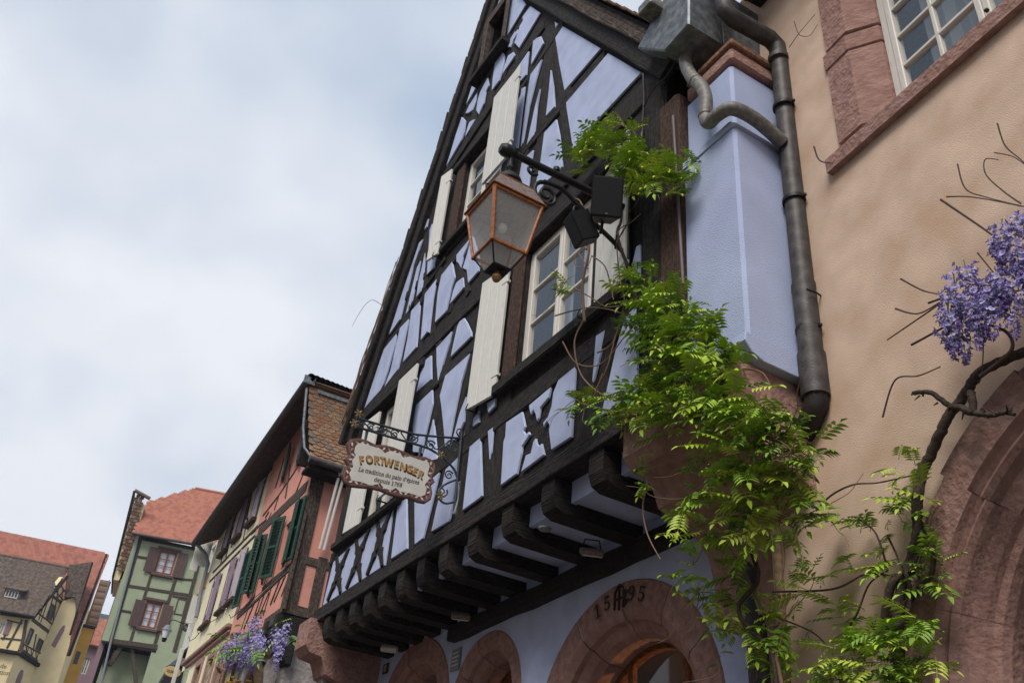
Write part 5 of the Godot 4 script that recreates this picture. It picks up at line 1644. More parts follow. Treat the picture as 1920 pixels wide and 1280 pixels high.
	part(H, "lower_wall", MB.new().span(Vector3(-12.5, 2.5, -1.4), Vector3(-8.27, 7.6, -1.1)), M.white_wall)
	part(H, "jetty_floor", MB.new().span(Vector3(-9.4, 7.5, -1.1), Vector3(-8.27, 7.59, -0.06)), M.joist)
	for w in [[8.1, 9.0], [9.5, 10.3]]:
		casement(H, -9.1, w[0], -8.6, w[1], -0.16, 3, 0.04, M.frame_paint, M.glass, 2)
	part(H, "body_wall", MB.new().span(Vector3(-12.5, 2.5, -3.7), Vector3(-8.27, 10.4, -3.5)), M.white_wall)
	part(H, "orange_band", MB.new().span(Vector3(-9.38, 9.05, -0.055), Vector3(-8.3, 9.45, -0.02), 0.005), M.orange_wall)
	part(H, "roof_slope", MB.new().prism(PackedVector2Array([Vector2(-0.05, 10.4), Vector2(-2.0, 12.2), Vector2(-3.7, 10.4)]), -9.4, -8.27, Basis(Vector3(0, 0, 1), Vector3(0, 1, 0), Vector3(1, 0, 0))), M.tile_red)
	for s in [[0.06, 0.27, 9.55, 10.36, -8.42], [0.27, 0.46, 9.4, 10.13, -8.46], [0.02, 0.19, 8.1, 8.8, -8.42], [0.02, 0.12, 6.6, 7.5, -8.5], [0.0, 0.1, 8.85, 9.5, -8.42]]:
		part(H, "shutter", MB.new().span(Vector3(s[4], s[2], s[0]), Vector3(s[4] + 0.03, s[3], s[1] - 0.006), 0.004), M.white_paint)
	# --- wisteria hanging over the shop below the pink jetty
	var W := thing("wisteria", "blooming lilac wisteria over the shop front below the pink house", "plant")
	for i in FAR_RACEMES.size():
		var f: Array = FAR_RACEMES[i]
		var rc := part(W, "raceme", raceme(f[3], 0.15, 44, i), M.petal)
		rc.position = Vector3(f[0], f[1] + 0.14, f[2])
		rc.rotation = Vector3(rng.randf_range(-0.2, 0.2), rng.randf() * TAU, rng.randf_range(-0.25, 0.25))
	var tw := [[Vector3(4.3, 5.9, -18.2), Vector3(4.2, 6.0, -17.4), Vector3(4.15, 5.95, -16.6), Vector3(4.2, 6.1, -16.0)], [Vector3(4.25, 5.8, -18.4), Vector3(4.0, 5.7, -17.6), Vector3(4.0, 5.5, -16.9)], [Vector3(4.2, 6.0, -16.2), Vector3(4.25, 5.2, -16.1), Vector3(4.35, 3.0, -16.0)]]
	for s in tw: part(W, "stem", MB.new().tube(smooth_path(s), 0.03, 0.018, 6), M.twig)
	var lf := leaf_mesh(0.34, 9)
	for i in 26:
		var o := part(W, "leaf", lf, M["leaf_%d" % [0, 1, 3, 1][i % 4]])
		var f: Array = FAR_RACEMES[(i * 7) % FAR_RACEMES.size()]
		o.transform = Transform3D(leaf_basis(Vector3(-1, -0.2, 0.3), 1.2), Vector3(f[0] + rng.randf_range(-0.05, 0.15), f[1] + rng.randf_range(0.0, 0.35), f[2] + rng.randf_range(-0.2, 0.2)))
	var T := thing("carved_post", "brown twisted wooden post beside the grey wall under the pink jetty", "post", Vector3(4.28, 2.0, -16.0))
	var tp := MB.new()
	var pa := []
	for i in 40: pa.append(Vector3(0.07 * cos(i * 0.55), 0.092 * i, 0.07 * sin(i * 0.55)))
	tp.tube(pa, 0.085, 0.085, 8)
	part(T, "shaft", tp, M.clay_pipe)
	var pb := []
	for i in 40: pb.append(Vector3(-0.07 * cos(i * 0.55), 0.092 * i, -0.07 * sin(i * 0.55)))
	part(T, "strand", MB.new().tube(pb, 0.085, 0.085, 8), M.timber_brown)
	part(T, "cap", MB.new().lathe(Vector3(0, 3.62, 0), [Vector2(0, 0), Vector2(0.2, 0.02), Vector2(0.22, 0.1), Vector2(0.1, 0.16), Vector2(0, 0.17)], 14), M.gilt)
	# flowers in a basket
	var B := thing("flower_basket", "hanging basket with yellow flowers next to the lilac wisteria", "basket", Vector3(4.02, 5.05, -16.05))
	part(B, "bowl", MB.new().lathe(Vector3.ZERO, [Vector2(0.0, -0.16), Vector2(0.14, -0.1), Vector2(0.19, 0.0), Vector2(0.17, 0.0), Vector2(0.0, -0.03)], 14), M.timber_brown)
	for i in 14:
		part(B, "flower", MB.new().lathe(Vector3(rng.randf_range(-0.17, 0.17), rng.randf_range(0.02, 0.14), rng.randf_range(-0.17, 0.17)), [Vector2(0.0, -0.02), Vector2(0.045, 0.0), Vector2(0.05, 0.015), Vector2(0.02, 0.02), Vector2(0, 0.01)], 8), M.flower_yellow)
	for i in 10:
		var o := part(B, "leaf", lf, M.leaf_1)
		o.transform = Transform3D(leaf_basis(Vector3(rng.randf_range(-1, 1), -0.3, rng.randf_range(-1, 1)), 0.6).scaled(Vector3.ONE * 0.6), Vector3(0, 0.03, 0))
	part(B, "chain", MB.new().tube([Vector3(0, 0.0, 0), Vector3(0.02, 1.1, -0.0)], 0.006, 0.006, 5), M.iron)

func roof_row(H: Node, u1: float, u0: float, v: float, tm: String, hip := 0.0) -> void:
	# eaves drop a little along the row, as the gutter does
	var drop := 0.1 * (u1 - u0)
	var e0 := Vector3(u1, v, 0.52)
	var e1 := Vector3(u0, v - drop, 0.52)
	var up := Vector3(0, 0.55, -0.835)
	var ez := (e0 - e1).normalized()
	var mb := MB.new()
	var L := 3.6
	var nn := ez.cross(up).normalized()
	var h := Vector3(-hip, 0, 0)
	mb.quad(e1, e0, e0 + up * L + h, e1 + up * L)
	mb.quad(e0 - Vector3(0, 0.1, 0), e1 - Vector3(0, 0.1, 0), e1 + up * L - Vector3(0, 0.1, 0), e0 + up * L + h - Vector3(0, 0.1, 0))
	mb.quad(e1 - Vector3(0, 0.1, 0), e0 - Vector3(0, 0.1, 0), e0, e1)
	part(H, "roof_slope", mb, M.grey_timber)
	var back := MB.new()
	var r0 := e0 + up * L + h
	var r1 := e1 + up * L
	back.quad(r1, r0, r0 + Vector3(0, -3.4, -2.6), r1 + Vector3(0, -3.4, -2.6))
	part(H, "roof_slope", back, M.tile_brown)
	var W := (e0 - e1).length()
	tiled_field(H, "roof_tiles", e1, ez, up, W, L, 0.18, 0.16, M[tm], PackedVector2Array([Vector2(0, -0.1), Vector2(W, -0.1), Vector2(W - hip, L), Vector2(0, L)]))

# ---------- the green house at the bend ----------
func green_house() -> void:
	var H := thing("green_house", "sage green half-timbered house with brown shutters and red tiled roof", "house", Vector3(5.4, 0, -44), -10)
	var holes := [[0.70, 15.18, 1.48, 16.26], [0.80, 12.74, 1.50, 13.9]]
	part(H, "front_wall", wall_mesh(-0.30, 11.9, 2.62, 16.7, holes, 0.0, 0.25), M.green_wall)
	part(H, "lower_wall", MB.new().span(Vector3(1.62, 7.0, -1.0), Vector3(3.2, 11.899, 0.002)), M.green_wall)
	part(H, "recessed_wall", MB.new().span(Vector3(0.05, 7.0, -1.2), Vector3(1.62, 11.9, -0.8)), M.green_wall)
	part(H, "side_wall", MB.new().prism(PackedVector2Array([Vector2(-0.30, 0.0), Vector2(-0.30, -4.0), Vector2(-0.5, -4.0), Vector2(-0.5, 0.0)]), -16.7, -11.9, Basis(Vector3(1, 0, 0), Vector3(0, 0, 1), Vector3(0, -1, 0))), M.green_wall)
	part(H, "right_wall", MB.new().span(Vector3(2.62, 7.0, -4.0), Vector3(4.5, 16.7, -0.02)), M.green_wall)
	part(H, "floor", MB.new().span(Vector3(-0.3, 11.78, -4.0), Vector3(1.8, 11.895, 0.02), 0.01), M.joist)
	part(H, "back_wall", MB.new().span(Vector3(-0.5, 7.0, -4.3), Vector3(4.5, 16.7, -4.0)), M.green_wall)
	for t in [[-0.12, 11.9, -0.28, 16.6, 0.16], [-0.28, 14.36, 2.62, 14.48, 0.13], [0.65, 11.95, 0.65, 15.1, 0.12], [1.66, 11.95, 1.72, 15.15, 0.14], [-0.2, 13.26, 0.3, 13.27, 0.1], [-0.25, 15.72, 0.25, 15.74, 0.1], [1.8, 15.1, 2.6, 15.2, 0.1], [1.8, 14.3, 2.6, 14.34, 0.09], [2.54, 11.95, 2.5, 16.6, 0.16], [-0.3, 16.58, 2.6, 16.62, 0.16], [-0.1, 11.93, 1.8, 12.02, 0.2]]:
		timber(H, "timber", Vector2(t[0], t[1]), Vector2(t[2], t[3]), t[4], -0.04, 0.03 + rng.randf() * 0.01, M.grey_timber, 0.5)
	timber(H, "brace", Vector2(0.78, 11.85), Vector2(1.5, 10.2), 0.16, -0.3, -0.12, M.grey_timber, 0.5)
	timber(H, "bracket", Vector2(0.35, 11.85), Vector2(0.1, 11.0), 0.2, -0.4, -0.1, M.grey_timber, 0.5)
	for i in 2:
		var h: Array = holes[i]
		casement(H, h[0], h[1], h[2], h[3], -0.06, 3, 0.05, M.red_frame, M.glass, 2)
		part(H, "curtain", MB.new().quad_sheet(h[0], h[1], h[2], h[3], -0.14), M.lace)
		shutter(H, Vector3(h[0] - 0.02, h[1] - 0.06, 0.05), 0.44, 1.16, 8, M.brown_paint, 0, -1.0)
		shutter(H, Vector3(h[2] + 0.04, h[1] - 0.06, 0.05), 0.44, 1.16, 8, M.brown_paint, 0, 1.0)
		part(H, "window_sill", MB.new().span(Vector3(h[0] - 0.08, h[1] - 0.16, 0.0), Vector3(h[2] + 0.1, h[1] - 0.04, 0.12), 0.012), M.brown_paint)
		part(H, "window_head", MB.new().span(Vector3(h[0] - 0.12, h[3] + 0.02, 0.0), Vector3(h[2] + 0.14, h[3] + 0.14, 0.07), 0.012), M.brown_paint)
	part(H, "panel_frame", wall_mesh(2.06, 13.54, 2.46, 14.26, [[2.1, 13.58, 2.42, 14.22]], 0.03, 0.03), M.grey_timber)
	# roof: slope facing the street with a hipped left corner
	var e := Vector3(-0.62, 16.66, 0.28)
	var ex := Vector3(1, 0.035, 0).normalized()
	var ey := Vector3(0, 0.80, -0.60)
	part(H, "roof_slope", MB.new().prism(PackedVector2Array([Vector2(0, 0), Vector2(5.2, 0), Vector2(5.2, 4.75), Vector2(1.95, 4.75), Vector2(0.05, 2.65)]), -0.1, -0.01, Basis(ex, ey, ex.cross(ey).normalized()), e), M.tile_red)
	tiled_field(H, "roof_tiles", e, ex, ey, 5.2, 4.7, 0.17, 0.15, M.tiles_red_mixed, PackedVector2Array([Vector2(-0.1, -0.1), Vector2(5.2, -0.1), Vector2(5.2, 4.75), Vector2(1.95, 4.75), Vector2(0.02, 2.65)]))
	var ro := e + ey * 4.72
	part(H, "ridge", MB.new().tube([ro + ex * 1.95, ro + ex * 5.2], 0.11, 0.11, 8), M.tile_red_pale)
	part(H, "eaves_gutter", MB.new().tube([e + Vector3(-0.05, -0.06, 0.06), e + Vector3(3.4, 0.06, 0.06)], 0.07, 0.07, 8), M.drain_dark)
	part(H, "downpipe", MB.new().tube([e + Vector3(0.2, -0.1, 0.05), e + Vector3(0.25, -0.4, -0.12), Vector3(-0.34, 15.9, 0.08), Vector3(-0.12, 12.0, 0.08), Vector3(0.2, 8.0, 0.05)], 0.05, 0.05, 8), M.slate_paint)
	# yellow gabled house behind its left corner
	H = thing("yellow_gable", "slim yellow gable with brown tile verge behind the green house", "house", Vector3(5.4, 0, -44), -10)
	part(H, "wall", MB.new().prism(PackedVector2Array([Vector2(-0.86, 14.6), Vector2(-0.62, 14.6), Vector2(-0.5, 16.5), Vector2(-0.6, 18.3), Vector2(-1.1, 18.3), Vector2(-1.02, 16.9)]), -3.0, -0.3), M.yellow_cream)
	part(H, "lower_wall", MB.new().span(Vector3(-0.56, 7.0, -3.0), Vector3(-0.34, 14.7, -0.32)), M.mauve_wall)
	part(H, "verge", MB.new().prism(PackedVector2Array([Vector2(-1.28, 18.8), Vector2(-0.95, 14.7), Vector2(-0.9, 14.7), Vector2(-1.18, 18.8)]), -3.0, -0.2), M.joist)
	for r in 22:
		for c in 2:
			var y := 15.1 + r * 0.165
			part(H, "roof_tile", MB.new().box(Vector3(-0.74 - (y - 15.1) * 0.088 + c * 0.19 + 0.06 * (r % 2), y, -0.20), Vector3(0.18, 0.2, 0.03), Basis(Vector3.RIGHT, -0.12), 0.006), M.tile_brown if (r + c) % 3 else M.tile_grey)
	part(H, "ridge", MB.new().tube([Vector3(-1.2, 18.78, -0.1), Vector3(-0.45, 18.55, -0.1)], 0.09, 0.09, 8), M.tile_grey)
	for t in [[-0.98, 16.2, -0.6, 16.5], [-0.9, 15.2, -0.6, 15.45]]:
		timber(H, "timber", Vector2(t[0], t[1]), Vector2(t[2], t[3]), 0.07, -0.31, -0.27, M.grey_timber, 0.4)
	# shop canopy and its oval sign
	var K := thing("shop_canopy", "dark shop canopy with slate top below the white shutters", "canopy", Vector3(4.85, 6.2, -26.3))
	part(K, "front_board", MB.new().prism(PackedVector2Array([Vector2(-0.45, 0.0), Vector2(0.35, 0.2), Vector2(0.3, 1.35), Vector2(-0.1, 1.25)]), -0.3, 0.0, Basis.IDENTITY, Vector3.ZERO, 0.02), M.awning)
	part(K, "slate_top", MB.new().prism(PackedVector2Array([Vector2(-0.16, 1.27), Vector2(0.34, 1.36), Vector2(0.36, 1.75), Vector2(0.12, 1.62)]), -0.32, 0.04, Basis.IDENTITY, Vector3.ZERO, 0.02), M.slate_paint)
	var S := thing("oval_sign", "oval cream shop sign lettered VILMAIN in front of the dark canopy", "sign", Vector3(4.66, 7.12, -25.2), 4)
	var el := PackedVector2Array()
	for k in 28: el.append(Vector2(0.22 * cos(TAU * k / 28), 0.13 * sin(TAU * k / 28)))
	part(S, "board", MB.new().prism(el, -0.02, 0.0, Basis(Vector3.BACK, 0.02), Vector3.ZERO, 0.006), M.ochre_sign)
	letter(S, "lettering", "VILMAIN", 0.062, Vector3(0, 0, 0.004), M.timber_brown, "Droid Sans", 0.02, 0.004, false, 0.0, 0.85)
	# second street lantern
	var L := thing("street_lantern", "pale glass street lantern on an iron bracket before the green house", "lantern", Vector3(4.38, 8.06, -26.0))
	part(L, "glass", MB.new().lathe(Vector3.ZERO, [Vector2(0.0, 0.0), Vector2(0.065, 0.0), Vector2(0.115, 0.2), Vector2(0.0, 0.21)], 6), M.lace)
	part(L, "roof", MB.new().lathe(Vector3(0, 0.2, 0), [Vector2(0.0, 0.0), Vector2(0.14, 0.0), Vector2(0.07, 0.12), Vector2(0.02, 0.15), Vector2(0, 0.15)], 6), M.slate_paint)
	part(L, "foot", MB.new().lathe(Vector3(0, -0.1, 0), [Vector2(0.0, 0.0), Vector2(0.05, 0.01), Vector2(0.07, 0.1), Vector2(0.0, 0.1)], 8), M.iron)
	part(L, "bracket", MB.new().tube(smooth_path([Vector3(0.0, 0.36, 0), Vector3(0.06, 0.5, 0), Vector3(0.3, 0.48, 0), Vector3(0.62, 0.46, 0.05)]), 0.012, 0.012, 6), M.iron)
	part(L, "scroll", MB.new().tube(spiral(Vector3(0.46, 0.36, 0.02), 0.1, 2.0), 0.018, 0.018, 6), M.iron)

# ---------- houses across the bend on the left ----------
func left_houses() -> void:
	var A := Vector3(3.0, 0, -75)
	var H := thing("tavern_house", "cream half-timbered house with mossy brown roof and carved jetty at far left", "house", A, -12)
	part(H, "front_wall", wall_mesh(-7.0, 17.0, 0.25, 19.6, [[-1.5, 18.05, -1.12, 18.95]], 0.0, 0.3), M.yellow_cream)
	part(H, "ground_wall", wall_mesh(-7.0, 11.0, 0.2, 17.0, [[-1.4, 11.0, -0.8, 15.2]], -0.3, 0.4), M.yellow_cream)
	part(H, "back_wall", MB.new().span(Vector3(-7.0, 11.0, -8.0), Vector3(0.2, 19.6, -7.6)), M.yellow_cream)
	for i in LEFT_FRONT.size():
		var t: Array = LEFT_FRONT[i]
		timber(H, "timber", Vector2(t[0], t[1]), Vector2(t[2], t[3]), t[4], -0.03, 0.04 + 0.004 * i, M.grey_timber, 0.5)
	casement(H, -1.5, 18.05, -1.12, 18.95, -0.05, 4, 0.05, M.frame_paint, M.glass, 2)
	part(H, "shutter", MB.new().span(Vector3(-1.06, 18.1, 0.02), Vector3(-0.72, 19.0, 0.07), 0.01), M.mauve_wall)
	# street side, turned to the bend
	var turn := Basis(Vector3.UP, deg_to_rad(58.0 + 12.0))
	var side := MB.new()
	side.prism(PackedVector2Array([Vector2(0.2, 11.0), Vector2(5.9, 11.0), Vector2(5.9, 19.4), Vector2(4.5, 21.6), Vector2(2.85, 23.5), Vector2(0.4, 19.6)]), -0.3, 0.0, turn)
	part(H, "side_wall", side, M.yellow_cream)
	for i in LEFT_SIDE.size():
		var t: Array = LEFT_SIDE[i]
		var o := timber(H, "timber", Vector2(t[0], t[1]), Vector2(t[2], t[3]), t[4], -0.03, 0.04 + 0.003 * (i % 7), M.grey_timber, 0.5)
		o.basis = turn
	for w in [[2.5, 20.3, 3.4, 21.4], [1.0, 18.0, 1.6, 19.1], [2.6, 18.05, 3.4, 18.85], [4.3, 17.9, 5.2, 18.8]]:
		var fr := part(H, "window", wall_mesh(w[0], w[1], w[2], w[3], [[w[0] + 0.1, w[1] + 0.1, w[2] - 0.1, w[3] - 0.1]], 0.05, 0.06), M.brown_paint)
		fr.basis = turn
		part(fr, "pane", MB.new().quad_sheet(w[0] + 0.1, w[1] + 0.1, w[2] - 0.1, w[3] - 0.1, 0.01), M.windscreen)
	# oriel at the corner
	var orl := part(H, "oriel", MB.new().span(Vector3(4.6, 17.2, 0.02), Vector3(5.8, 19.3, 0.7), 0.03), M.grey_timber)
	orl.basis = turn
	part(orl, "pane", MB.new().span(Vector3(4.75, 18.0, 0.68), Vector3(5.65, 19.0, 0.71)), M.windscreen)
	part(H, "jetty_beam", MB.new().span(Vector3(-7.0, 16.95, -0.3), Vector3(0.3, 17.15, 0.12), 0.02), M.joist)
	var jb := part(H, "jetty_beam", MB.new().span(Vector3(0.2, 17.05, -0.3), Vector3(5.8, 17.3, 0.25), 0.02), M.joist)
	jb.basis = turn
	var door := part(H, "arched_door", MB.new().prism(PackedVector2Array([Vector2(1.7, 12.0), Vector2(2.3, 12.0), Vector2(2.3, 16.0), Vector2(2.15, 16.35), Vector2(2.0, 16.4), Vector2(1.85, 16.35), Vector2(1.7, 16.0)]), 0.0, 0.05, turn), M.mauve_wall)
	# roof
	var e := Vector3(-7.2, 19.55, 0.5)
	var ey := Vector3(0, 0.75, -0.66).normalized()
	part(H, "roof_slope", MB.new().prism(PackedVector2Array([Vector2(0, 0), Vector2(7.75, 0), Vector2(8.15, 6.75), Vector2(0, 6.75)]), -0.15, -0.01, Basis(Vector3.RIGHT, ey, Vector3.RIGHT.cross(ey)), e), M.tile_moss)
	tiled_field(H, "roof_tiles", e, Vector3.RIGHT, ey, 8.1, 6.7, 0.22, 0.2, M.tiles_moss_mixed, PackedVector2Array([Vector2(0, -0.1), Vector2(7.75, -0.1), Vector2(8.15, 6.75), Vector2(0, 6.75)]))
	part(H, "ridge", MB.new().tube([e + ey * 6.75, e + ey * 6.75 + Vector3(8.15, 0, 0)], 0.14, 0.14, 8), M.tile_moss)
	part(H, "eaves_board", MB.new().tube([e + Vector3(0, -0.08, 0.05), e + Vector3(7.7, -0.08, 0.05)], 0.1, 0.1, 6), M.joist)
	var dm := part(H, "dormer", MB.new().prism(PackedVector2Array([Vector2(-2.1, 20.6), Vector2(-1.05, 20.6), Vector2(-0.95, 21.4), Vector2(-2.1, 21.5)]), -3.0, -0.45), M.tile_moss)
	part(dm, "window", MB.new().span(Vector3(-2.0, 20.75, -0.47), Vector3(-1.15, 21.3, -0.42), 0.01), M.frame_paint)
	for k in 4:
		part(dm, "pane", MB.new().span(Vector3(-1.95 + k * 0.2, 20.82, -0.43), Vector3(-1.8 + k * 0.2, 21.22, -0.41)), M.windscreen)
	part(dm, "roof", MB.new().box(Vector3(-1.5, 21.6, -1.0), Vector3(1.5, 0.12, 1.6), Basis(Vector3.RIGHT, 0.35), 0.02), M.tile_moss)
	var vb := part(H, "verge_board", MB.new().tube([Vector3(0.4, 19.6, 0.3), Vector3(2.9, 23.6, 0.3)], 0.12, 0.12, 5), M.joist)
	vb.basis = turn
	letter(H, "lettering", "Salle de", 0.26, Vector3(-0.75, 16.1, -0.285), M.brown_paint, "Droid Serif", 0.0, 0.01)
	letter(H, "lettering", "Dégustation", 0.26, Vector3(-0.75, 15.7, -0.285), M.brown_paint, "Droid Serif", 0.0, 0.01)
	# --- brown cross roof and cream wall right behind
	H = thing("cross_gable", "cream gable with small brown roof and arched niche behind the mossy roof", "house", Vector3(5.0, 11.0, -78.0), -6)
	part(H, "wall", MB.new().prism(PackedVector2Array([Vector2(-0.6, 0), Vector2(1.9, 0), Vector2(1.6, 8.0), Vector2(1.05, 11.6), Vector2(0.1, 10.9), Vector2(0.0, 9.3)]), -3.0, 0.0), M.yellow_cream)
	part(H, "roof_slope", MB.new().prism(PackedVector2Array([Vector2(-0.35, 13.6), Vector2(1.15, 14.2), Vector2(1.45, 10.4), Vector2(1.3, 10.3), Vector2(0.85, 11.35), Vector2(0.2, 11.2)]), -3.0, 0.25), M.tile_moss)
	part(H, "niche", MB.new().prism(PackedVector2Array([Vector2(0.42, 7.7), Vector2(0.72, 7.55), Vector2(0.92, 8.9), Vector2(0.86, 9.25), Vector2(0.72, 9.2), Vector2(0.62, 8.9)]), 0.0, 0.04), M.mauve_wall)
	part(H, "roof_verge", MB.new().tube([Vector3(1.2, 14.2, 0.2), Vector3(1.42, 8.6, 0.2)], 0.08, 0.08, 5), M.joist)
	# --- great red roof
	H = thing("red_roof_house", "tall house with a great plain red tile roof at far left", "house", Vector3(7.0, 0, -81.0), -10)
	var re := Vector3(-18.0, 18.5, 2.4)
	var ry := Vector3(0.03, 0.905, -0.42).normalized()
	part(H, "roof_slope", MB.new().prism(PackedVector2Array([Vector2(0, 0), Vector2(18.35, 0), Vector2(18.0, 10.2), Vector2(0, 10.2)]), -0.3, -0.02, Basis(Vector3.RIGHT, ry, Vector3.RIGHT.cross(ry).normalized()), re), M.tile_red_pale)
	tiled_field(H, "roof_tiles", re, Vector3.RIGHT, ry, 18.3, 10.2, 0.36, 0.3, M.tiles_orange_mixed, PackedVector2Array([Vector2(0, -0.1), Vector2(18.1, -0.1), Vector2(17.8, 10.2), Vector2(0, 10.2)]))
	part(H, "gable_wall", MB.new().prism(PackedVector2Array([Vector2(2.2, 12.0), Vector2(2.2, 18.4), Vector2(-1.9, 27.4), Vector2(-6.0, 18.4), Vector2(-6.0, 12.0)]), -0.2, 0.1, Basis(Vector3(0, 0, 1), Vector3(0, 1, 0), Vector3(1, 0, 0))), M.yellow_cream)
	part(H, "verge_board", MB.new().tube([Vector3(0.32, 18.4, 2.45), Vector3(0.1, 27.7, -1.9)], 0.1, 0.1, 5), M.joist)
	part(H, "front_wall", MB.new().span(Vector3(-18.0, 12.0, 1.6), Vector3(0.0, 18.6, 2.1)), M.yellow_cream)
	# --- tile-striped roof edge beyond
	H = thing("striped_roof_house", "house with an ochre and brown tiled roof edge beyond the red roof", "house", Vector3(8.2, 12.0, -86), -6)
	part(H, "wall", MB.new().span(Vector3(-0.25, 0.0, -5.0), Vector3(0.55, 10.6, -0.1)), M.yellow_wall)
	for r in 22:
		part(H, "roof_tile", MB.new().box(Vector3(0.28 - 0.026 * r * 0.4, 10.6 + r * 0.19, 0.0 - r * 0.03), Vector3(0.72, 0.21, 0.06), Basis(Vector3.BACK, 0.05) * Basis(Vector3.RIGHT, -0.2), 0.01), [M.tile_ochre, M.tile_brown, M.tile_grey][r % 3])
	part(H, "roof_slope", MB.new().span(Vector3(-0.3, 10.4, -5.0), Vector3(0.6, 14.7, -0.7)), M.tile_brown)
	part(H, "verge_strip", MB.new().tube([Vector3(0.66, 10.5, 0.1), Vector3(0.45, 14.8, -0.6)], 0.05, 0.05, 6), M.zinc)
	# --- yellow and mauve houses down the lane
	H = thing("yellow_house", "small ochre yellow house front deep in the lane", "house", Vector3(8.0, 12.0, -84), -6)
	part(H, "wall", wall_mesh(-0.55, 0.0, 0.55, 10.0, [[-0.2, 7.0, 0.15, 8.0]], 0.0, 0.3), M.yellow_wall)
	part(H, "window", MB.new().span(Vector3(-0.2, 7.0, -0.1), Vector3(0.15, 8.0, -0.05)), M.windscreen)
	part(H, "cornice", MB.new().span(Vector3(-0.6, 9.9, -0.1), Vector3(0.6, 10.1, 0.2), 0.02), M.joist)
	H = thing("mauve_house", "mauve rendered house with a red roof at the end of the lane", "house", Vector3(10.2, 13.0, -95), -6)
	part(H, "wall", wall_mesh(-1.6, 0.0, 2.2, 10.2, [[-0.5, 7.6, 0.0, 9.0], [0.7, 7.6, 1.2, 9.0], [-0.6, 4.4, -0.1, 6.2], [0.6, 4.4, 1.1, 6.2]], 0.0, 0.4), M.mauve_wall)
	for w in [[-0.5, 7.6, 0.0, 9.0], [0.7, 7.6, 1.2, 9.0], [-0.6, 4.4, -0.1, 6.2], [0.6, 4.4, 1.1, 6.2]]:
		casement(H, w[0], w[1], w[2], w[3], -0.1, 2, 0.06, M.frame_paint, M.windscreen, 2)
	var me := Vector3(-2.2, 10.1, 0.5)
	var my := Vector3(0, 0.8, -0.6)
	part(H, "roof_slope", MB.new().prism(PackedVector2Array([Vector2(0, 0), Vector2(4.6, 0), Vector2(4.6, 3.8), Vector2(0, 3.8)]), -0.2, -0.02, Basis(Vector3.RIGHT, my, Vector3.RIGHT.cross(my)), me), M.tile_red)
	tiled_field(H, "roof_tiles", me, Vector3.RIGHT, my, 4.6, 3.8, 0.3, 0.28, M.tiles_red_mixed)

# ---------- the other side of the street, seen in window panes and shading the lower walls ----------
func opposite_houses() -> void:
	var k := 0
	for d in [[8.0, 9.0, 7.0, "white_wall", "plain white house across the street behind the camera"], [-1.0, 8.6, 7.4, "cream_wall", "cream house across the street facing the blue gable"], [-9.6, 9.0, 8.6, "orange_wall", "orange house across the street higher up the slope"]]:
		var z: float = d[0]
		var L: float = d[1]
		var H := thing("opposite_house", d[4], "house", Vector3(-7.0, gy(z - L / 2) - 0.8, z - L / 2), 90)
		var holes := []
		for r in 2:
			for c in 3:
				var u := -L / 2 + L * (c + 0.5) / 3.0
				holes.append([u - 0.5, 1.1 + r * 3.0, u + 0.5, 2.6 + r * 3.0])
		var h: float = d[2]
		part(H, "front_wall", wall_mesh(-L / 2 + 0.02, -1.5, L / 2 - 0.02, h, holes, 0.0, 0.3), M[d[3]])
		part(H, "body", MB.new().span(Vector3(-L / 2 + 0.02, -1.5, -7.0), Vector3(L / 2 - 0.02, h, -6.7)), M[d[3]])
		part(H, "roof_slope", MB.new().prism(PackedVector2Array([Vector2(0.5, h), Vector2(-3.3, h + 3.6), Vector2(-7.2, h)]), -L / 2, L / 2, Basis(Vector3(0, 0, 1), Vector3(0, 1, 0), Vector3(1, 0, 0))), M.tile_brown)
		for q in holes:
			casement(H, q[0], q[1], q[2], q[3], -0.1, 3, 0.06, M.frame_paint, M.glass, 2)
		k += 1

# ---------- ironwork ----------
func spiral(c: Vector3, r: float, turns: float, ex := Vector3.RIGHT, ey := Vector3.UP, start := 0.0, dir := 1.0) -> Array:
	var a := []
	var n := int(turns * 14)
	for i in n + 1:
		var k := float(i) / n
		var q := start + dir * k * turns * TAU
		a.append(c + (ex * cos(q) + ey * sin(q)) * r * (1.0 - 0.86 * k))
	return a

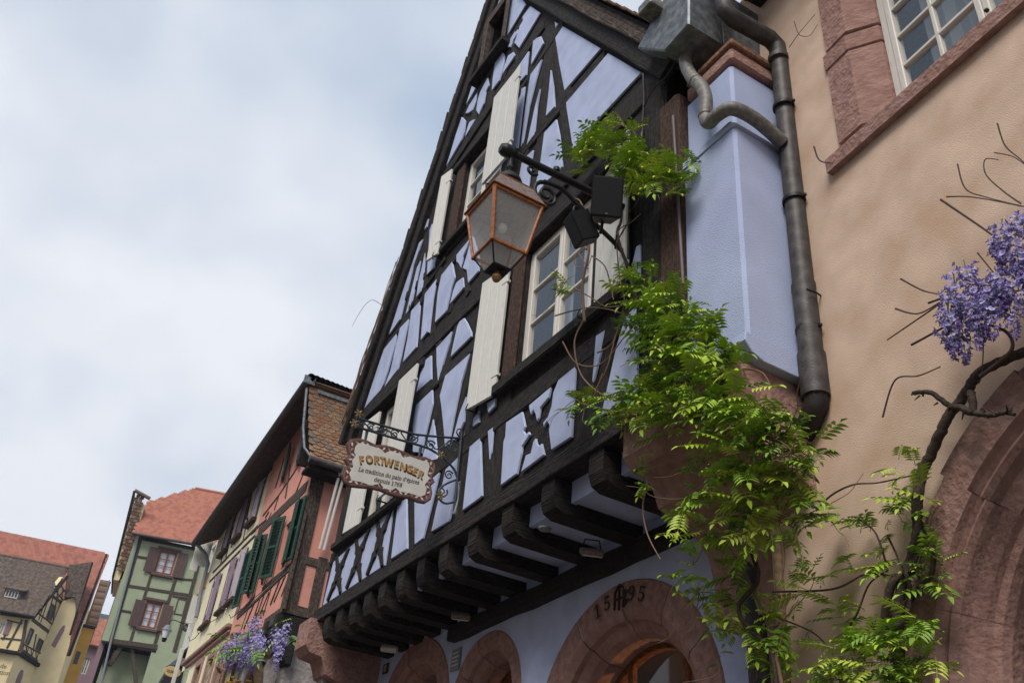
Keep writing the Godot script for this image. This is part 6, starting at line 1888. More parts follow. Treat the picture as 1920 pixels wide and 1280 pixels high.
func lantern() -> void:
	var L := thing("wall_lantern", "copper framed glass lantern hanging from a scrolled iron arm on the blue house", "lantern", Vector3(2.0, 5.1, -4.1))
	# arm across the street (world x), lantern below its outer end; local origin under the lantern
	var top := 1.12
	part(L, "arm", MB.new().tube([Vector3(-0.03, top, 0), Vector3(0.95, top + 0.02, 0)], 0.027, 0.027, 10), M.iron)
	part(L, "arm_knob", MB.new().lathe(Vector3(-0.03, top, 0), [Vector2(0, -0.06), Vector2(0.035, -0.06), Vector2(0.05, -0.03), Vector2(0.05, 0.03), Vector2(0.035, 0.06), Vector2(0, 0.06)], 6, Basis(Vector3.BACK, PI / 2)), M.iron)
	part(L, "scroll", MB.new().tube(spiral(Vector3(0.30, 0.90, 0), 0.11, 1.75, Vector3.RIGHT, Vector3.UP, PI * 0.55, 1.0), 0.016, 0.012, 8), M.iron)
	part(L, "scroll", MB.new().tube(spiral(Vector3(0.17, 1.06, 0), 0.045, 1.2, Vector3.RIGHT, Vector3.UP, -0.4, -1.0), 0.012, 0.009, 8), M.iron)
	part(L, "scroll", MB.new().tube(spiral(Vector3(0.56, 0.90, 0), 0.06, 1.6, Vector3.RIGHT, Vector3.UP, PI * 0.5, -1.0), 0.012, 0.010, 8), M.iron)
	part(L, "brace", MB.new().tube(smooth_path([Vector3(0.27, 1.01, 0), Vector3(0.42, 1.02, 0), Vector3(0.55, 0.95, 0), Vector3(0.70, 0.86, 0), Vector3(0.86, 0.78, 0), Vector3(0.96, 0.72, 0)]), 0.016, 0.018, 8), M.iron)
	part(L, "knob", MB.new().lathe(Vector3(0.36, top + 0.03, 0), [Vector2(0, 0), Vector2(0.025, 0.01), Vector2(0.025, 0.04), Vector2(0, 0.05)], 8), M.iron)
	part(L, "wall_plate", MB.new().span(Vector3(0.955, 0.4, -0.05), Vector3(0.985, 1.3, 0.05), 0.006), M.iron)
	# stem, hood and chimney ring
	part(L, "stem", MB.new().lathe(Vector3(0, 0.9, 0), [Vector2(0.03, 0.0), Vector2(0.022, 0.04), Vector2(0.034, 0.07), Vector2(0.022, 0.10), Vector2(0.018, 0.2), Vector2(0.0, 0.2)], 12), M.iron)
	part(L, "hood", MB.new().lathe(Vector3(0, 0.82, 0), [Vector2(0.035, 0.02), Vector2(0.095, 0.0), Vector2(0.10, 0.008), Vector2(0.085, 0.05), Vector2(0.05, 0.09), Vector2(0.02, 0.10)], 22), M.iron)
	part(L, "hood_lining", MB.new().lathe(Vector3(0, 0.815, 0), [Vector2(0.0, 0.035), Vector2(0.05, 0.03), Vector2(0.09, 0.004)], 22), M.copper)
	var fr := func(y: float, h: float) -> Array: return [Vector3(-h, y, h), Vector3(h, y, h), Vector3(h, y, -h), Vector3(-h, y, -h)]
	var r0: Array = fr.call(0.60, 0.195)
	var r1: Array = fr.call(0.76, 0.125)
	var rf := MB.new()
	for i in 4:
		var j := (i + 1) % 4
		rf.quad(r0[i], r0[j], r1[j], r1[i])
	rf.quad(r1[0], r1[1], r1[2], r1[3])
	part(L, "roof", rf, M.copper_worn)
	var rim := MB.new()
	for i in 4:
		rim.tube([r1[i], r1[(i + 1) % 4]], 0.006, 0.006, 6)
		rim.tube([r0[i], r0[(i + 1) % 4]], 0.006, 0.006, 6)
	part(L, "roof_rim", rim, M.copper)
	var g0: Array = fr.call(0.585, 0.178)
	var g1: Array = fr.call(0.215, 0.122)
	var g2: Array = fr.call(0.10, 0.062)
	for i in 4:
		var j := (i + 1) % 4
		for b in [[g0[i], g0[j]], [g1[i], g1[j]], [g0[i], g1[i]]]:
			var d: Vector3 = (b[1] - b[0]).normalized()
			var out: Vector3 = ((b[0] + b[1]) * 0.5 * Vector3(1, 0, 1)).normalized()
			if absf(d.dot(out)) > 0.9: out = Vector3.UP.cross(d).normalized()
			var x := d.cross(out).normalized()
			part(L, "frame_bar", MB.new().box((b[0] + b[1]) * 0.5, Vector3(0.026, b[0].distance_to(b[1]) + 0.02, 0.018), Basis(x, d, x.cross(d)), 0.004), M.copper)
		var gl := MB.new()
		gl.quad(g1[i] * 0.995, g1[j] * 0.995, g0[j] * Vector3(0.99, 1, 0.99), g0[i] * Vector3(0.99, 1, 0.99))
		part(L, "pane", gl, M.lantern_glass)
		gl = MB.new()
		gl.quad(g2[i], g2[j], g1[j] * Vector3(0.99, 1, 0.99), g1[i] * Vector3(0.99, 1, 0.99))
		part(L, "lower_pane", gl, M.lantern_glass)
		part(L, "rod", MB.new().tube([g1[i] * Vector3(0.98, 0.99, 0.98), g2[i], Vector3(0, 0.075, 0)], 0.0055, 0.0055, 6), M.iron)
	part(L, "bottom_plate", MB.new().box(Vector3(0, 0.095, 0), Vector3(0.13, 0.012, 0.13), Basis.IDENTITY, 0.003), M.iron)
	part(L, "finial", MB.new().lathe(Vector3(0, 0.0, 0), [Vector2(0, 0.01), Vector2(0.02, 0.015), Vector2(0.031, 0.035), Vector2(0.028, 0.055), Vector2(0.015, 0.075), Vector2(0.012, 0.09), Vector2(0, 0.09)], 16), M.brass)
	part(L, "lamp_holder", MB.new().lathe(Vector3(0, 0.47, 0), [Vector2(0, 0), Vector2(0.03, 0.0), Vector2(0.075, 0.03), Vector2(0.07, 0.06), Vector2(0.0, 0.1)], 16), M.speaker_black)
	part(L, "lamp", MB.new().lathe(Vector3(0, 0.41, 0), [Vector2(0, 0), Vector2(0.022, 0.01), Vector2(0.03, 0.035), Vector2(0.018, 0.065), Vector2(0, 0.07)], 12), M.lace)
	part(L, "ceiling_plate", MB.new().box(Vector3(0, 0.59, 0), Vector3(0.35, 0.006, 0.35)), M.copper_worn)

func loudspeakers() -> void:
	var k := 0
	for s in [[Vector3(2.605, 5.93, -3.84), Vector3(-0.36, -0.45, 0.82), 0.06, "black loudspeaker hanging upright at the end of the lantern arm"], [Vector3(2.52, 5.73, -3.98), Vector3(-0.80, -0.52, -0.30), -0.25, "black loudspeaker tilted down the street left of its twin"]]:
		var S := thing("loudspeaker", s[3], "loudspeaker", s[0], 0, "loudspeakers on the lantern bracket")
		var f: Vector3 = s[1].normalized()
		var x := Vector3.UP.cross(f).normalized()
		S.basis = Basis(x, f.cross(x), f) * Basis(Vector3.BACK, s[2])
		S.scale = Vector3.ONE * (0.84 if k == 0 else 0.64)
		part(S, "cabinet", MB.new().prism(PackedVector2Array([Vector2(-0.125, 0.10), Vector2(0.125, 0.10), Vector2(0.085, -0.12), Vector2(-0.085, -0.12)]), -0.165, 0.165, Basis(Vector3(1, 0, 0), Vector3(0, 0, 1), Vector3(0, -1, 0)), Vector3.ZERO, 0.012), M.speaker_black)
		part(S, "grille", MB.new().box(Vector3(0, 0, 0.103), Vector3(0.235, 0.315, 0.012), Basis.IDENTITY, 0.005), M.grille)
		part(S, "badge", MB.new().box(Vector3(0.0, -0.14, 0.111), Vector3(0.022, 0.010, 0.004), Basis.IDENTITY, 0.001), M.zinc)
		part(S, "bracket", MB.new().tube([Vector3(0, -0.17, -0.06), Vector3(0, -0.24, -0.12), Vector3(0.02, -0.2, -0.26)] if k == 0 else [Vector3(0, 0.1, -0.12), Vector3(0.05, 0.05, -0.25), Vector3(0.1, 0.0, -0.34)], 0.014, 0.014, 6), M.speaker_black)
		k += 1

func hanging_sign() -> void:
	var S := thing("hanging_sign", "scalloped cream shop sign lettered FORTWENGER on a wrought iron bracket", "sign", Vector3(2.4, 4.8, -6.38))
	part(S, "board", MB.new().prism(uvs(SIGN_OUT), -0.02, 0.0, Basis.IDENTITY, Vector3.ZERO, 0.004), M.sign_brown)
	part(S, "field", MB.new().prism(uvs(SIGN_IN), -0.001, 0.004, Basis.IDENTITY, Vector3.ZERO, 0.001), M.sign_cream)
	# pale lines and leaves painted round the border
	var po := uvs(SIGN_OUT)
	var ln := MB.new()
	for j in [0.014, 0.022]:
		var q := po.duplicate()
		if MB.area(q) < 0.0: q.reverse()
		q = MB.inset(q, j)
		for i in q.size():
			var a := Vector3(q[i].x, q[i].y, 0.0018)
			var b := Vector3(q[(i + 1) % q.size()].x, q[(i + 1) % q.size()].y, 0.0018)
			ln.tube([a, b], 0.0018, 0.0018, 4, false)
	part(S, "border_line", ln, M.sign_line)
	var mid := po.duplicate()
	if MB.area(mid) < 0.0: mid.reverse()
	mid = MB.inset(mid, 0.036)
	var per := 0.0
	for i in mid.size(): per += mid[i].distance_to(mid[(i + 1) % mid.size()])
	var n := 44
	var seg := 0
	var acc := 0.0
	for k in n:
		var want := per * k / n
		while acc + mid[seg].distance_to(mid[(seg + 1) % mid.size()]) < want:
			acc += mid[seg].distance_to(mid[(seg + 1) % mid.size()])
			seg += 1
		var a := mid[seg]
		var b := mid[(seg + 1) % mid.size()]
		var p := a.lerp(b, (want - acc) / maxf(0.001, a.distance_to(b)))
		var ang := (b - a).angle() + (0.7 if k % 2 else -0.7)
		var lf := PackedVector2Array()
		for e in [[-0.018, 0.0], [-0.006, 0.007], [0.006, 0.007], [0.018, 0.0], [0.006, -0.007], [-0.006, -0.007]]:
			lf.append(p + Vector2(e[0], e[1]).rotated(ang))
		part(S, "border_leaf", MB.new().prism(lf, 0.0, 0.003), M.sign_cream if k % 3 else M.sign_line)
	var word := "FORTWENGER"
	for i in 10:
		var x: float = SIGN_LETTERS[i * 2]
		var y: float = SIGN_LETTERS[i * 2 + 1]
		var j: int = clampi(i, 1, 8)
		var roll := atan2(SIGN_LETTERS[j * 2 + 3] - SIGN_LETTERS[j * 2 - 1], SIGN_LETTERS[j * 2 + 2] - SIGN_LETTERS[j * 2 - 2])
		letter(S, "letter_outline", word[i], 0.076, Vector3(x + 0.003, y - 0.003, 0.005), M.sign_ink, "Droid Sans", roll, 0.002, true, 0.0, 0.90)  # dark outline painted behind the gold letter
		letter(S, "letter", word[i], 0.060, Vector3(x, y + 0.001, 0.008), M.sign_gold, "Droid Sans", roll, 0.003, true, 0.0, 0.88)
	letter(S, "lettering", "La tradition du pain d'épices", 0.033, Vector3(-0.012, -0.036, 0.0055), M.sign_ink, "Droid Serif", 0.10, 0.002, false, 0.22, 0.84)
	letter(S, "lettering", "depuis 1768", 0.033, Vector3(-0.012, -0.092, 0.0055), M.sign_ink, "Droid Serif", 0.10, 0.002, false, 0.22, 0.93)
	# bracket
	var B := func(pts: Array, r: float, called: String) -> void:
		part(S, called, MB.new().tube(smooth_path(pts), r, r, 7), M.iron_painted)
	B.call([Vector3(-0.37, 0.36, 0), Vector3(0.07, 0.387, 0), Vector3(0.25, 0.42, 0), Vector3(0.58, 0.51, 0)], 0.010, "top_bar")
	B.call([Vector3(-0.36, 0.285, 0), Vector3(-0.06, 0.296, 0), Vector3(0.216, 0.312, 0), Vector3(0.32, 0.306, 0), Vector3(0.446, 0.266, 0), Vector3(0.54, 0.205, 0), Vector3(0.577, 0.144, 0)], 0.010, "lower_bar")
	B.call([Vector3(0.579, 0.127, 0), Vector3(0.478, 0.049, 0), Vector3(0.433, -0.019, 0), Vector3(0.443, -0.087, 0), Vector3(0.509, -0.11, 0), Vector3(0.60, -0.06, 0)], 0.009, "scroll")
	B.call([Vector3(0.565, 0.56, 0), Vector3(0.575, 0.30, 0), Vector3(0.585, 0.0, 0), Vector3(0.595, -0.19, 0)], 0.012, "wall_bar")
	for c in [[-0.24, 0.325, 0.035, 1.0], [-0.03, 0.335, 0.042, 1.0], [-0.13, 0.33, 0.034, -1.0], [0.30, 0.345, 0.048, 1.0], [0.14, 0.35, 0.04, -1.0], [0.50, 0.14, 0.042, 1.0], [0.46, -0.02, 0.05, -1.0], [0.55, 0.56, 0.05, -1.0], [0.50, 0.40, 0.07, 1.0], [-0.33, 0.33, 0.035, -1.0]]:
		part(S, "scroll", MB.new().tube(spiral(Vector3(c[0], c[1], 0), c[2], 1.6, Vector3.RIGHT, Vector3.UP, 0.6, c[3]), 0.007, 0.005, 6), M.iron_painted)
	for s in [[-0.30, 0.34, -0.20, 0.30, -0.10, 0.36], [0.02, 0.37, 0.1, 0.31, 0.18, 0.39], [0.24, 0.40, 0.36, 0.33, 0.46, 0.45], [-0.2, 0.30, -0.1, 0.345, 0.0, 0.31]]:
		B.call([Vector3(s[0], s[1], 0), Vector3(s[2], s[3], 0), Vector3(s[4], s[5], 0)], 0.006, "scroll_link")
	for x in [-0.26, 0.22]:
		part(S, "hanger", MB.new().tube([Vector3(x, 0.30, -0.01), Vector3(x, 0.19, -0.01)], 0.014, 0.010, 6), M.iron_painted)
	for g in [[0.40, 0.29], [0.45, -0.06], [-0.38, 0.30], [-0.36, 0.40]]:
		var fl := MB.new()
		for k in 6:
			var q := TAU * k / 6.0
			fl.box(Vector3(g[0] + 0.022 * cos(q), g[1] + 0.022 * sin(q), 0.006), Vector3(0.034, 0.016, 0.012), Basis(Vector3.BACK, q), 0.004)
		part(S, "gilt_leaf", fl, M.gilt)
	part(S, "wall_leaf", MB.new().prism(PackedVector2Array([Vector2(0.58, -0.18), Vector2(0.60, -0.05), Vector2(0.585, 0.1), Vector2(0.61, 0.12), Vector2(0.625, -0.05), Vector2(0.61, -0.2)]), -0.02, 0.02, Basis.IDENTITY, Vector3.ZERO, 0.006), M.zinc)
	part(S, "stay_chain", MB.new().tube([Vector3(0.09, 0.39, -0.01), Vector3(0.075, 0.15, -0.01)], 0.003, 0.003, 5), M.iron_painted)

func small_fittings() -> void:
	# under the jetty
	var i := 0
	for f in [[Vector3(3.42, 4.02, -5.02), "small bronze floodlight under the jetty by the big arch"], [Vector3(3.46, 4.04, -6.98), "small bronze floodlight under the jetty between the arches"], [Vector3(3.46, 4.06, -8.42), "pale floodlight under the jetty near the left corbel"]]:
		var S := thing("floodlight", f[1], "floodlight", f[0], -25, "floodlights under the jetty")
		part(S, "housing", MB.new().box(Vector3.ZERO, Vector3(0.16, 0.05, 0.11), Basis(Vector3.RIGHT, 0.5), 0.012), M.copper_worn if i < 2 else M.enamel)
		part(S, "glass", MB.new().box(Vector3(0, -0.026, 0.012), Vector3(0.13, 0.006, 0.085), Basis(Vector3.RIGHT, 0.5)), M.enamel)
		part(S, "yoke", MB.new().tube([Vector3(-0.07, 0.0, 0), Vector3(-0.05, 0.09, 0), Vector3(0.05, 0.09, 0), Vector3(0.07, 0.0, 0)], 0.006, 0.006, 5), M.iron)
		i += 1
	var D := thing("smoke_detector", "round pale disc fixed under a joist", "detector", Vector3(3.10, 4.135, -5.13))
	part(D, "base", MB.new().lathe(Vector3.ZERO, [Vector2(0, 0.006), Vector2(0.045, 0.006), Vector2(0.045, -0.006), Vector2(0.038, -0.012), Vector2(0, -0.012)], 20), M.slate_paint)
	part(D, "grille", MB.new().lathe(Vector3(0, -0.012, 0), [Vector2(0.03, 0.0), Vector2(0.024, -0.006), Vector2(0, -0.006)], 20), M.slate_paint)
	var N := thing("notice", "small grey metal notice with four lines beside the second arch", "notice", Vector3(3.712, 3.74, -7.48), -90)
	part(N, "plate", MB.new().span(Vector3(-0.08, 0, 0), Vector3(0.08, 0.19, 0.008), 0.002), M.slate_paint)
	for k in 4:
		part(N, "text_line", MB.new().span(Vector3(-0.06, 0.04 + k * 0.035, 0.008), Vector3(0.06 - 0.02 * (k % 2), 0.05 + k * 0.035, 0.0095)), M.enamel)
	var P := thing("number_plate", "dark house number plate with a pale figure near the left corbel", "plaque", Vector3(3.712, 3.99, -9.04), -90)
	part(P, "plate", MB.new().span(Vector3(-0.06, 0, 0), Vector3(0.06, 0.1, 0.008), 0.002), M.awning)
	letter(P, "figure", "8", 0.07, Vector3(0, 0.05, 0.01), M.ochre_sign, "Droid Sans", 0.0, 0.003)
	# cables on the corner post
	var C := thing("cable_run", "thin cables looping down the dark corner post", "cable", Vector3.ZERO)
	part(C, "cable", MB.new().tube(smooth_path([Vector3(2.96, 7.52, -3.91), Vector3(2.95, 7.2, -3.88), Vector3(2.955, 6.9, -3.90), Vector3(2.96, 6.3, -3.90)]), 0.008, 0.008, 6), M.cable)
	part(C, "cable", MB.new().tube(smooth_path([Vector3(2.95, 7.1, -3.89), Vector3(2.94, 7.18, -3.75), Vector3(2.955, 7.2, -3.6), Vector3(2.96, 7.34, -3.45)]), 0.006, 0.006, 6), M.cable)
	part(C, "conduit", MB.new().tube([Vector3(2.962, 6.72, -3.555), Vector3(2.965, 5.17, -3.485)], 0.010, 0.010, 6), M.cable_grey)
	part(C, "conduit", MB.new().tube([Vector3(2.955, 6.85, -3.905), Vector3(2.96, 6.2, -3.905)], 0.010, 0.010, 6), M.cable_grey)
	part(C, "cable", MB.new().tube(smooth_path([Vector3(2.90, 6.0, -3.95), Vector3(2.85, 5.85, -4.0), Vector3(2.80, 5.70, -3.98), Vector3(2.75, 5.74, -3.9)]), 0.006, 0.006, 6), M.cable)

# ---------- plants ----------
func leaf_mesh(L: float, n: int) -> ArrayMesh:
	# pinnate leaf: midrib along +z, leaflets left and right, each folded along its vein
	var mb := MB.new()
	mb.tube([Vector3.ZERO, Vector3(0, -0.03 * L, L * 0.5), Vector3(0, -0.16 * L, L)], 0.0022, 0.001, 3, false)
	var k := 0
	for i in n:
		var t := 0.22 + 0.78 * (i / 2 * 2.0 + 1.0) / n
		var side := 1.0 if i % 2 else -1.0
		var base := Vector3(0, -0.16 * L * t * t, L * t)
		var d := Vector3(side * 0.92, -0.12, 0.42).normalized()
		if i == n - 1: d = Vector3(0, -0.3, 1).normalized()
		leaflet(mb, base, d, L * 0.36 * (1.0 - 0.35 * absf(t - 0.6)), L * 0.062)
	return mb.mesh()

func leaflet(mb: MB, o: Vector3, d: Vector3, l: float, w: float) -> void:
	var s := d.cross(Vector3.UP).normalized()
	var up := s.cross(d).normalized()
	var droop := -up * l * 0.12
	var a := o
	var b := o + d * l * 0.45 + droop * 0.2
	var c := o + d * l + droop * 1.6
	var l1 := o + d * l * 0.38 + s * w + up * w * 0.35
	var r1 := o + d * l * 0.38 - s * w + up * w * 0.35
	var l2 := o + d * l * 0.74 + s * w * 0.62 + up * w * 0.15 + droop * 0.6
	var r2 := o + d * l * 0.74 - s * w * 0.62 + up * w * 0.15 + droop * 0.6
	mb.tri(a, l1, b)
	mb.tri(a, b, r1)
	mb.quad(b, l1, l2, c)
	mb.quad(b, c, r2, r1)

func leaf_basis(out: Vector3, spread: float) -> Basis:
	var f := (out.normalized() + Vector3(rng.randf_range(-1, 1), rng.randf_range(-0.9, 0.45), rng.randf_range(-1, 1)) * spread * 0.8).normalized()
	var up := (Vector3.UP + Vector3(rng.randf_range(-0.5, 0.5), 0, rng.randf_range(-0.5, 0.5)) + out.normalized() * 0.45).normalized()
	var x := up.cross(f).normalized()
	return Basis(x, f.cross(x).normalized(), f)

func raceme(L: float, r: float, n: int, seed_: int) -> MB:
	var g := RandomNumberGenerator.new()
	g.seed = 900 + seed_
	var mb := MB.new()
	mb.col = Color(0.12, 0.14, 0.05)
	mb.tube([Vector3(0, 0.03, 0), Vector3(0, -L * 0.5, 0), Vector3(0, -L, 0)], 0.003, 0.0015, 4, false)
	for i in n:
		var k := (i + g.randf()) / n
		var rad := r * 0.55 * (1.0 - 0.75 * k) * g.randf_range(0.6, 1.15)
		var q := g.randf() * TAU
		var o := Vector3(cos(q) * rad, -L * k, sin(q) * rad)
		var s := r * 0.19 * (1.0 - 0.5 * k) * g.randf_range(0.7, 1.25)
		var c := Color(0.27, 0.215, 0.50).lerp(Color(0.52, 0.49, 0.74), g.randf())
		if k > 0.7: c = c.lerp(Color(0.16, 0.09, 0.36), 0.75)
		mb.col = c
		# banner petal, two wings and the keel
		var f := Vector3(cos(q), g.randf_range(-0.3, 0.5), sin(q)).normalized()
		var x := Vector3.UP.cross(f).normalized()
		var y := f.cross(x)
		var pts := [o + y * s, o + x * s * 0.95 + y * s * 0.3 + f * s * 0.2, o + x * s * 0.5 - y * s * 0.4 + f * s * 0.1, o - x * s * 0.5 - y * s * 0.4 + f * s * 0.1, o - x * s * 0.95 + y * s * 0.3 + f * s * 0.2]
		for j in 5:
			mb.tri(o - f * s * 0.25, pts[j], pts[(j + 1) % 5])
		mb.col = c.lerp(Color(0.14, 0.07, 0.36), 0.45)
		for sx in [-1.0, 1.0]:
			mb.tri(o, o + x * sx * s * 0.35 + f * s * 0.7 - y * s * 0.2, o + f * s * 1.0 - y * s * 0.75)
	return mb

func foliage(P: Node, clumps: Array, out: Vector3, size: float, singles: int, bright: float) -> void:
	var shapes := [leaf_mesh(size, 9), leaf_mesh(size * 0.82, 11), leaf_mesh(size * 1.12, 11), leaf_mesh(size * 0.6, 7)]
	var tints := [Color(0.24, 0.39, 0.030), Color(0.16, 0.29, 0.030), Color(0.33, 0.47, 0.035), Color(0.10, 0.20, 0.028), Color(0.40, 0.48, 0.06)]
	var total := 0
	for c in clumps: total += int(c[6])
	var every := float(singles) / total
	var acc := 0.0
	var rest := MB.new()
	for c in clumps:
		for i in int(c[6]):
			var v := Vector3(rng.randfn(), rng.randfn(), rng.randfn()).limit_length(2.0) * 0.52
			var p := Vector3(c[0] + v.x * c[3], c[1] + v.y * c[4], c[2] + v.z * c[5])
			var b := leaf_basis(out + Vector3(v.x, v.y * 0.6, v.z) * 0.7, 0.9)
			b = b.scaled(Vector3.ONE * rng.randf_range(0.75, 1.15))
			var k: int = [0, 0, 1, 2, 2, 3, 0, 1, 4][rng.randi() % 9]
			if rng.randf() < bright + (0.4 if c[1] > 5.7 else 0.0): k = [2, 4, 0][rng.randi() % 3]
			p -= b.z * size * 0.4
			acc += every
			if acc >= 1.0:
				acc -= 1.0
				var o := part(P, "leaf", shapes[rng.randi() % 4], M["leaf_%d" % k])
				o.transform = Transform3D(b, p)
			else:
				var arr: Array = shapes[rng.randi() % 4].surface_get_arrays(0)
				var vs: PackedVector3Array = arr[Mesh.ARRAY_VERTEX]
				var ns: PackedVector3Array = arr[Mesh.ARRAY_NORMAL]
				rest.col = tints[k]
				for j in vs.size():
					rest.vert(p + b * vs[j], (b * ns[j]).normalized(), Vector2.ZERO)
	if rest.p.size() > 0:
		var f := part(P, "foliage", rest, M.leaf_mixed)
		f.set_meta("kind", "stuff")

func stems(P: Node, list: Array, m: Material, thin: Material) -> void:
	for s in list:
		var pts := []
		for i in range(1, s.size()):
			pts.append(s[i] + (Vector3(rng.randf_range(-1, 1), rng.randf_range(-1, 1), rng.randf_range(-1, 1)) * minf(0.02, s[0] * 1.2)))
		var r: float = s[0]
		var path := smooth_path(pts, 7)
		if r > 0.012:
			for i in path.size():
				path[i] += Vector3(rng.randf_range(-1, 1), rng.randf_range(-1, 1), rng.randf_range(-1, 1)) * r * 0.12
		part(P, "stem", MB.new().tube(path, r, r * 0.55 if r < 0.02 else r * 0.8, 7 if r > 0.01 else 5), m if r > 0.012 else thin)

func vines() -> void:
	var V := thing("climbing_vine", "bright green climbing vine tumbling from the corner post over the stone corbel", "vine")
	stems(V, VINE_STEMS, M.bark, M.twig)
	foliage(V, VINE_CLUMPS, Vector3(-0.8, -0.1, 0.6), 0.175, 290, 0.38)
	# thin dry tendrils between the leaves
	for i in 70:
		var c: Array = VINE_CLUMPS[rng.randi() % VINE_CLUMPS.size()]
		var p := Vector3(c[0], c[1], c[2])
		var pts := [p]
		var d := Vector3(rng.randf_range(-0.3, 0.1), rng.randf_range(-1, 0.6), rng.randf_range(-1, 1)).normalized()
		for k in 5:
			d = (d + Vector3(rng.randf_range(-0.5, 0.3), rng.randf_range(-0.6, 0.4), rng.randf_range(-0.6, 0.6))).normalized()
			p += d * 0.07
			pts.append(p)
		part(V, "tendril", MB.new().tube(smooth_path(pts, 4), 0.0028, 0.0014, 4, false), M.twig)
	var A := thing("arch_vine", "leafy young vine climbing beside the sandstone carriage arch", "vine")
	stems(A, ARCH_STEMS, M.bark, M.twig_dark)
	foliage(A, ARCH_CLUMPS, Vector3(-0.9, 0.05, 0.3), 0.145, 240, 0.4)
	var W := thing("flowering_wisteria", "gnarled wisteria branch with purple flower clusters against the tan wall", "plant")
	stems(W, WISTERIA_STEMS, M.bark, M.twig_dark)
	for i in RACEMES.size():
		var f: Array = RACEMES[i]
		var rc := part(W, "raceme", raceme(f[3] * 1.1, 0.085, 90, 100 + i), M.petal)
		rc.position = Vector3(f[0] + rng.randf_range(-0.03, 0.03), f[1] + 0.05, f[2])
		rc.rotation = Vector3(rng.randf_range(-0.2, 0.2), rng.randf() * TAU, rng.randf_range(-0.2, 0.2))
	# stubby spurs on the old wood
	for i in 30:
		var s: Array = WISTERIA_STEMS[i % 2]
		var k := 1 + rng.randi() % (s.size() - 2)
		var p: Vector3 = s[k].lerp(s[k + 1], rng.randf())
		part(W, "spur", MB.new().tube([p, p + Vector3(rng.randf_range(-0.02, 0.01), rng.randf_range(-0.03, 0.035), rng.randf_range(-0.03, 0.03))], 0.006, 0.002, 4), M.bark)
	# bare creeper on the left verge of the blue house
	var B := thing("bare_creeper", "leafless brown creeper running up the left roof edge of the blue house", "vine")
	var up := [[6.3, 0.0], [6.9, 0.0], [7.6, 0.02], [8.2, -0.02]]
	for j in 4:
		var pts := []
		for q in 9:
			var y := 6.75 + q * 0.24
			var u := -9.44 + (y - 6.9) / 2.36 * 1.0 + 0.05 * sin(q * 1.7 + j * 2.0) + 0.03 * j
			pts.append(Vector3(2.87 - 0.012 * j, y, u))
		part(B, "stem", MB.new().tube(smooth_path(pts, 5), 0.009, 0.004, 5), M.twig)
	for j in 1:
		var y := 8.15
		var u := -9.44 + (y - 6.9) / 2.36
		part(B, "tendril", MB.new().tube(smooth_path([Vector3(2.86, y, u), Vector3(2.8, y + 0.2, u - 0.25), Vector3(2.78, y + 0.22, u - 0.5), Vector3(2.76, y + 0.05, u - 0.72)]), 0.004, 0.002, 4), M.twig)

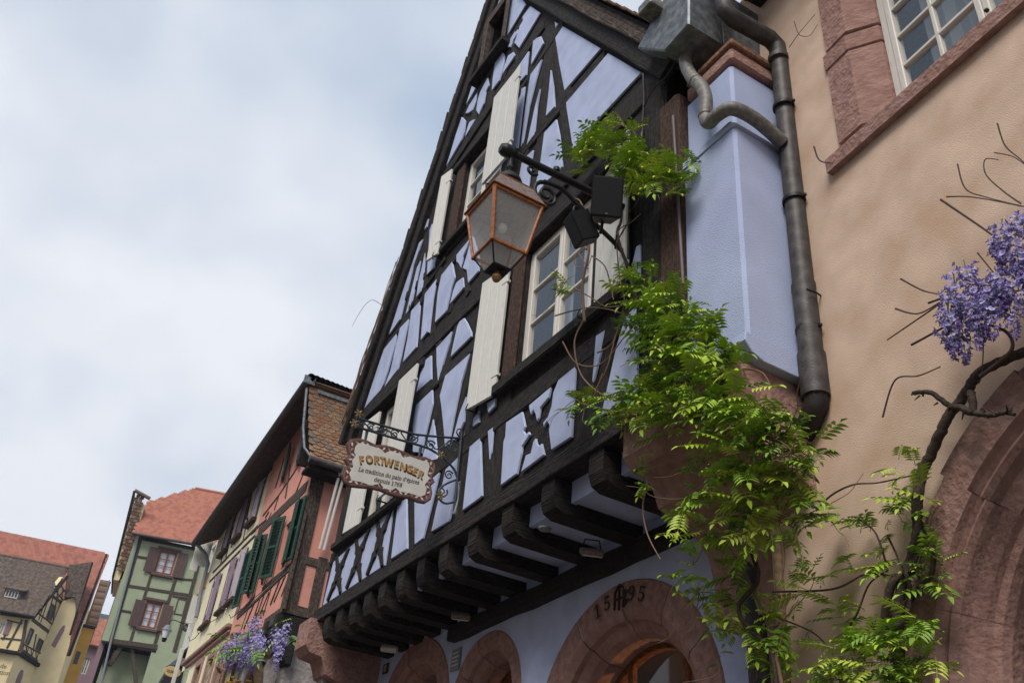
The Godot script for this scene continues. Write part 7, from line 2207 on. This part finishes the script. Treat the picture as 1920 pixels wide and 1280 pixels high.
func van() -> void:
	var V := thing("delivery_van", "white delivery van roof showing at the bottom left corner of the street", "van", Vector3(2.3, gy(-23.5) - 0.38, -23.5), 8)
	var pr := PackedVector2Array([Vector2(2.4, 0.35), Vector2(2.45, 1.0), Vector2(2.0, 1.35), Vector2(1.55, 2.15), Vector2(1.25, 2.38), Vector2(-2.4, 2.40), Vector2(-2.5, 2.3), Vector2(-2.5, 0.35)])
	part(V, "body", MB.new().prism(pr, -0.9, 0.9, Basis(Vector3(0, 0, 1), Vector3(0, 1, 0), Vector3(-1, 0, 0)), Vector3.ZERO, 0.08), M.van_white)
	part(V, "windscreen", MB.new().quad_pts(Vector3(-0.78, 1.40, 1.99), Vector3(0.78, 1.40, 1.99), Vector3(0.70, 2.12, 1.60), Vector3(-0.70, 2.12, 1.60)), M.windscreen)
	for s in [-1.0, 1.0]:
		part(V, "headlight", MB.new().box(Vector3(0.66 * s, 0.95, 2.42), Vector3(0.3, 0.18, 0.1), Basis.IDENTITY, 0.03), M.enamel)
		part(V, "side_window", MB.new().span(Vector3(0.905 * s, 1.45, 0.5), Vector3(0.915 * s, 2.0, 1.45)), M.windscreen)
		for z in [-1.5, 1.5]:
			var w := part(V, "wheel", MB.new().lathe(Vector3(0.82 * s, 0.34, z), [Vector2(0, -0.1), Vector2(0.3, -0.1), Vector2(0.34, -0.06), Vector2(0.34, 0.06), Vector2(0.3, 0.1), Vector2(0, 0.1)], 20, Basis(Vector3.BACK, PI / 2)), M.awning)
			part(w, "rim", MB.new().lathe(Vector3(0.82 * s, 0.34, z), [Vector2(0, 0.11), Vector2(0.2, 0.11), Vector2(0.2, -0.11), Vector2(0, -0.11)], 16, Basis(Vector3.BACK, PI / 2)), M.zinc)
	part(V, "bumper", MB.new().span(Vector3(-0.88, 0.35, 2.4), Vector3(0.88, 0.6, 2.55), 0.03), M.slate_paint)
	part(V, "aerial", MB.new().tube([Vector3(-0.6, 2.40, 0.9), Vector3(-0.6, 2.52, 0.8)], 0.008, 0.005, 5), M.awning)

func shop_lamp() -> void:
	var L := thing("pendant_lamp", "small lit pendant lamp inside the big arched doorway", "lamp", Vector3(4.75, 3.28, -5.0))
	part(L, "bulb", MB.new().lathe(Vector3.ZERO, [Vector2(0, -0.05), Vector2(0.035, -0.035), Vector2(0.045, 0.0), Vector2(0.03, 0.035), Vector2(0, 0.045)], 14), M.bulb)
	part(L, "shade", MB.new().lathe(Vector3(0, 0.0, 0), [Vector2(0.14, 0.0), Vector2(0.05, 0.09), Vector2(0.03, 0.11), Vector2(0.0, 0.11)], 18), M.enamel)
	part(L, "flex", MB.new().tube([Vector3(0, 0.1, 0), Vector3(0, 0.95, 0)], 0.006, 0.006, 5), M.cable)
	var o := OmniLight3D.new()
	o.name = "lamp_light"
	o.light_color = Color(1.0, 0.78, 0.5)
	o.light_energy = 0.35
	o.light_size = 0.05
	o.omni_range = 12.0
	o.omni_attenuation = 2.0
	o.shadow_enabled = true
	L.add_child(o)
	o.position = Vector3(0, -0.06, 0)
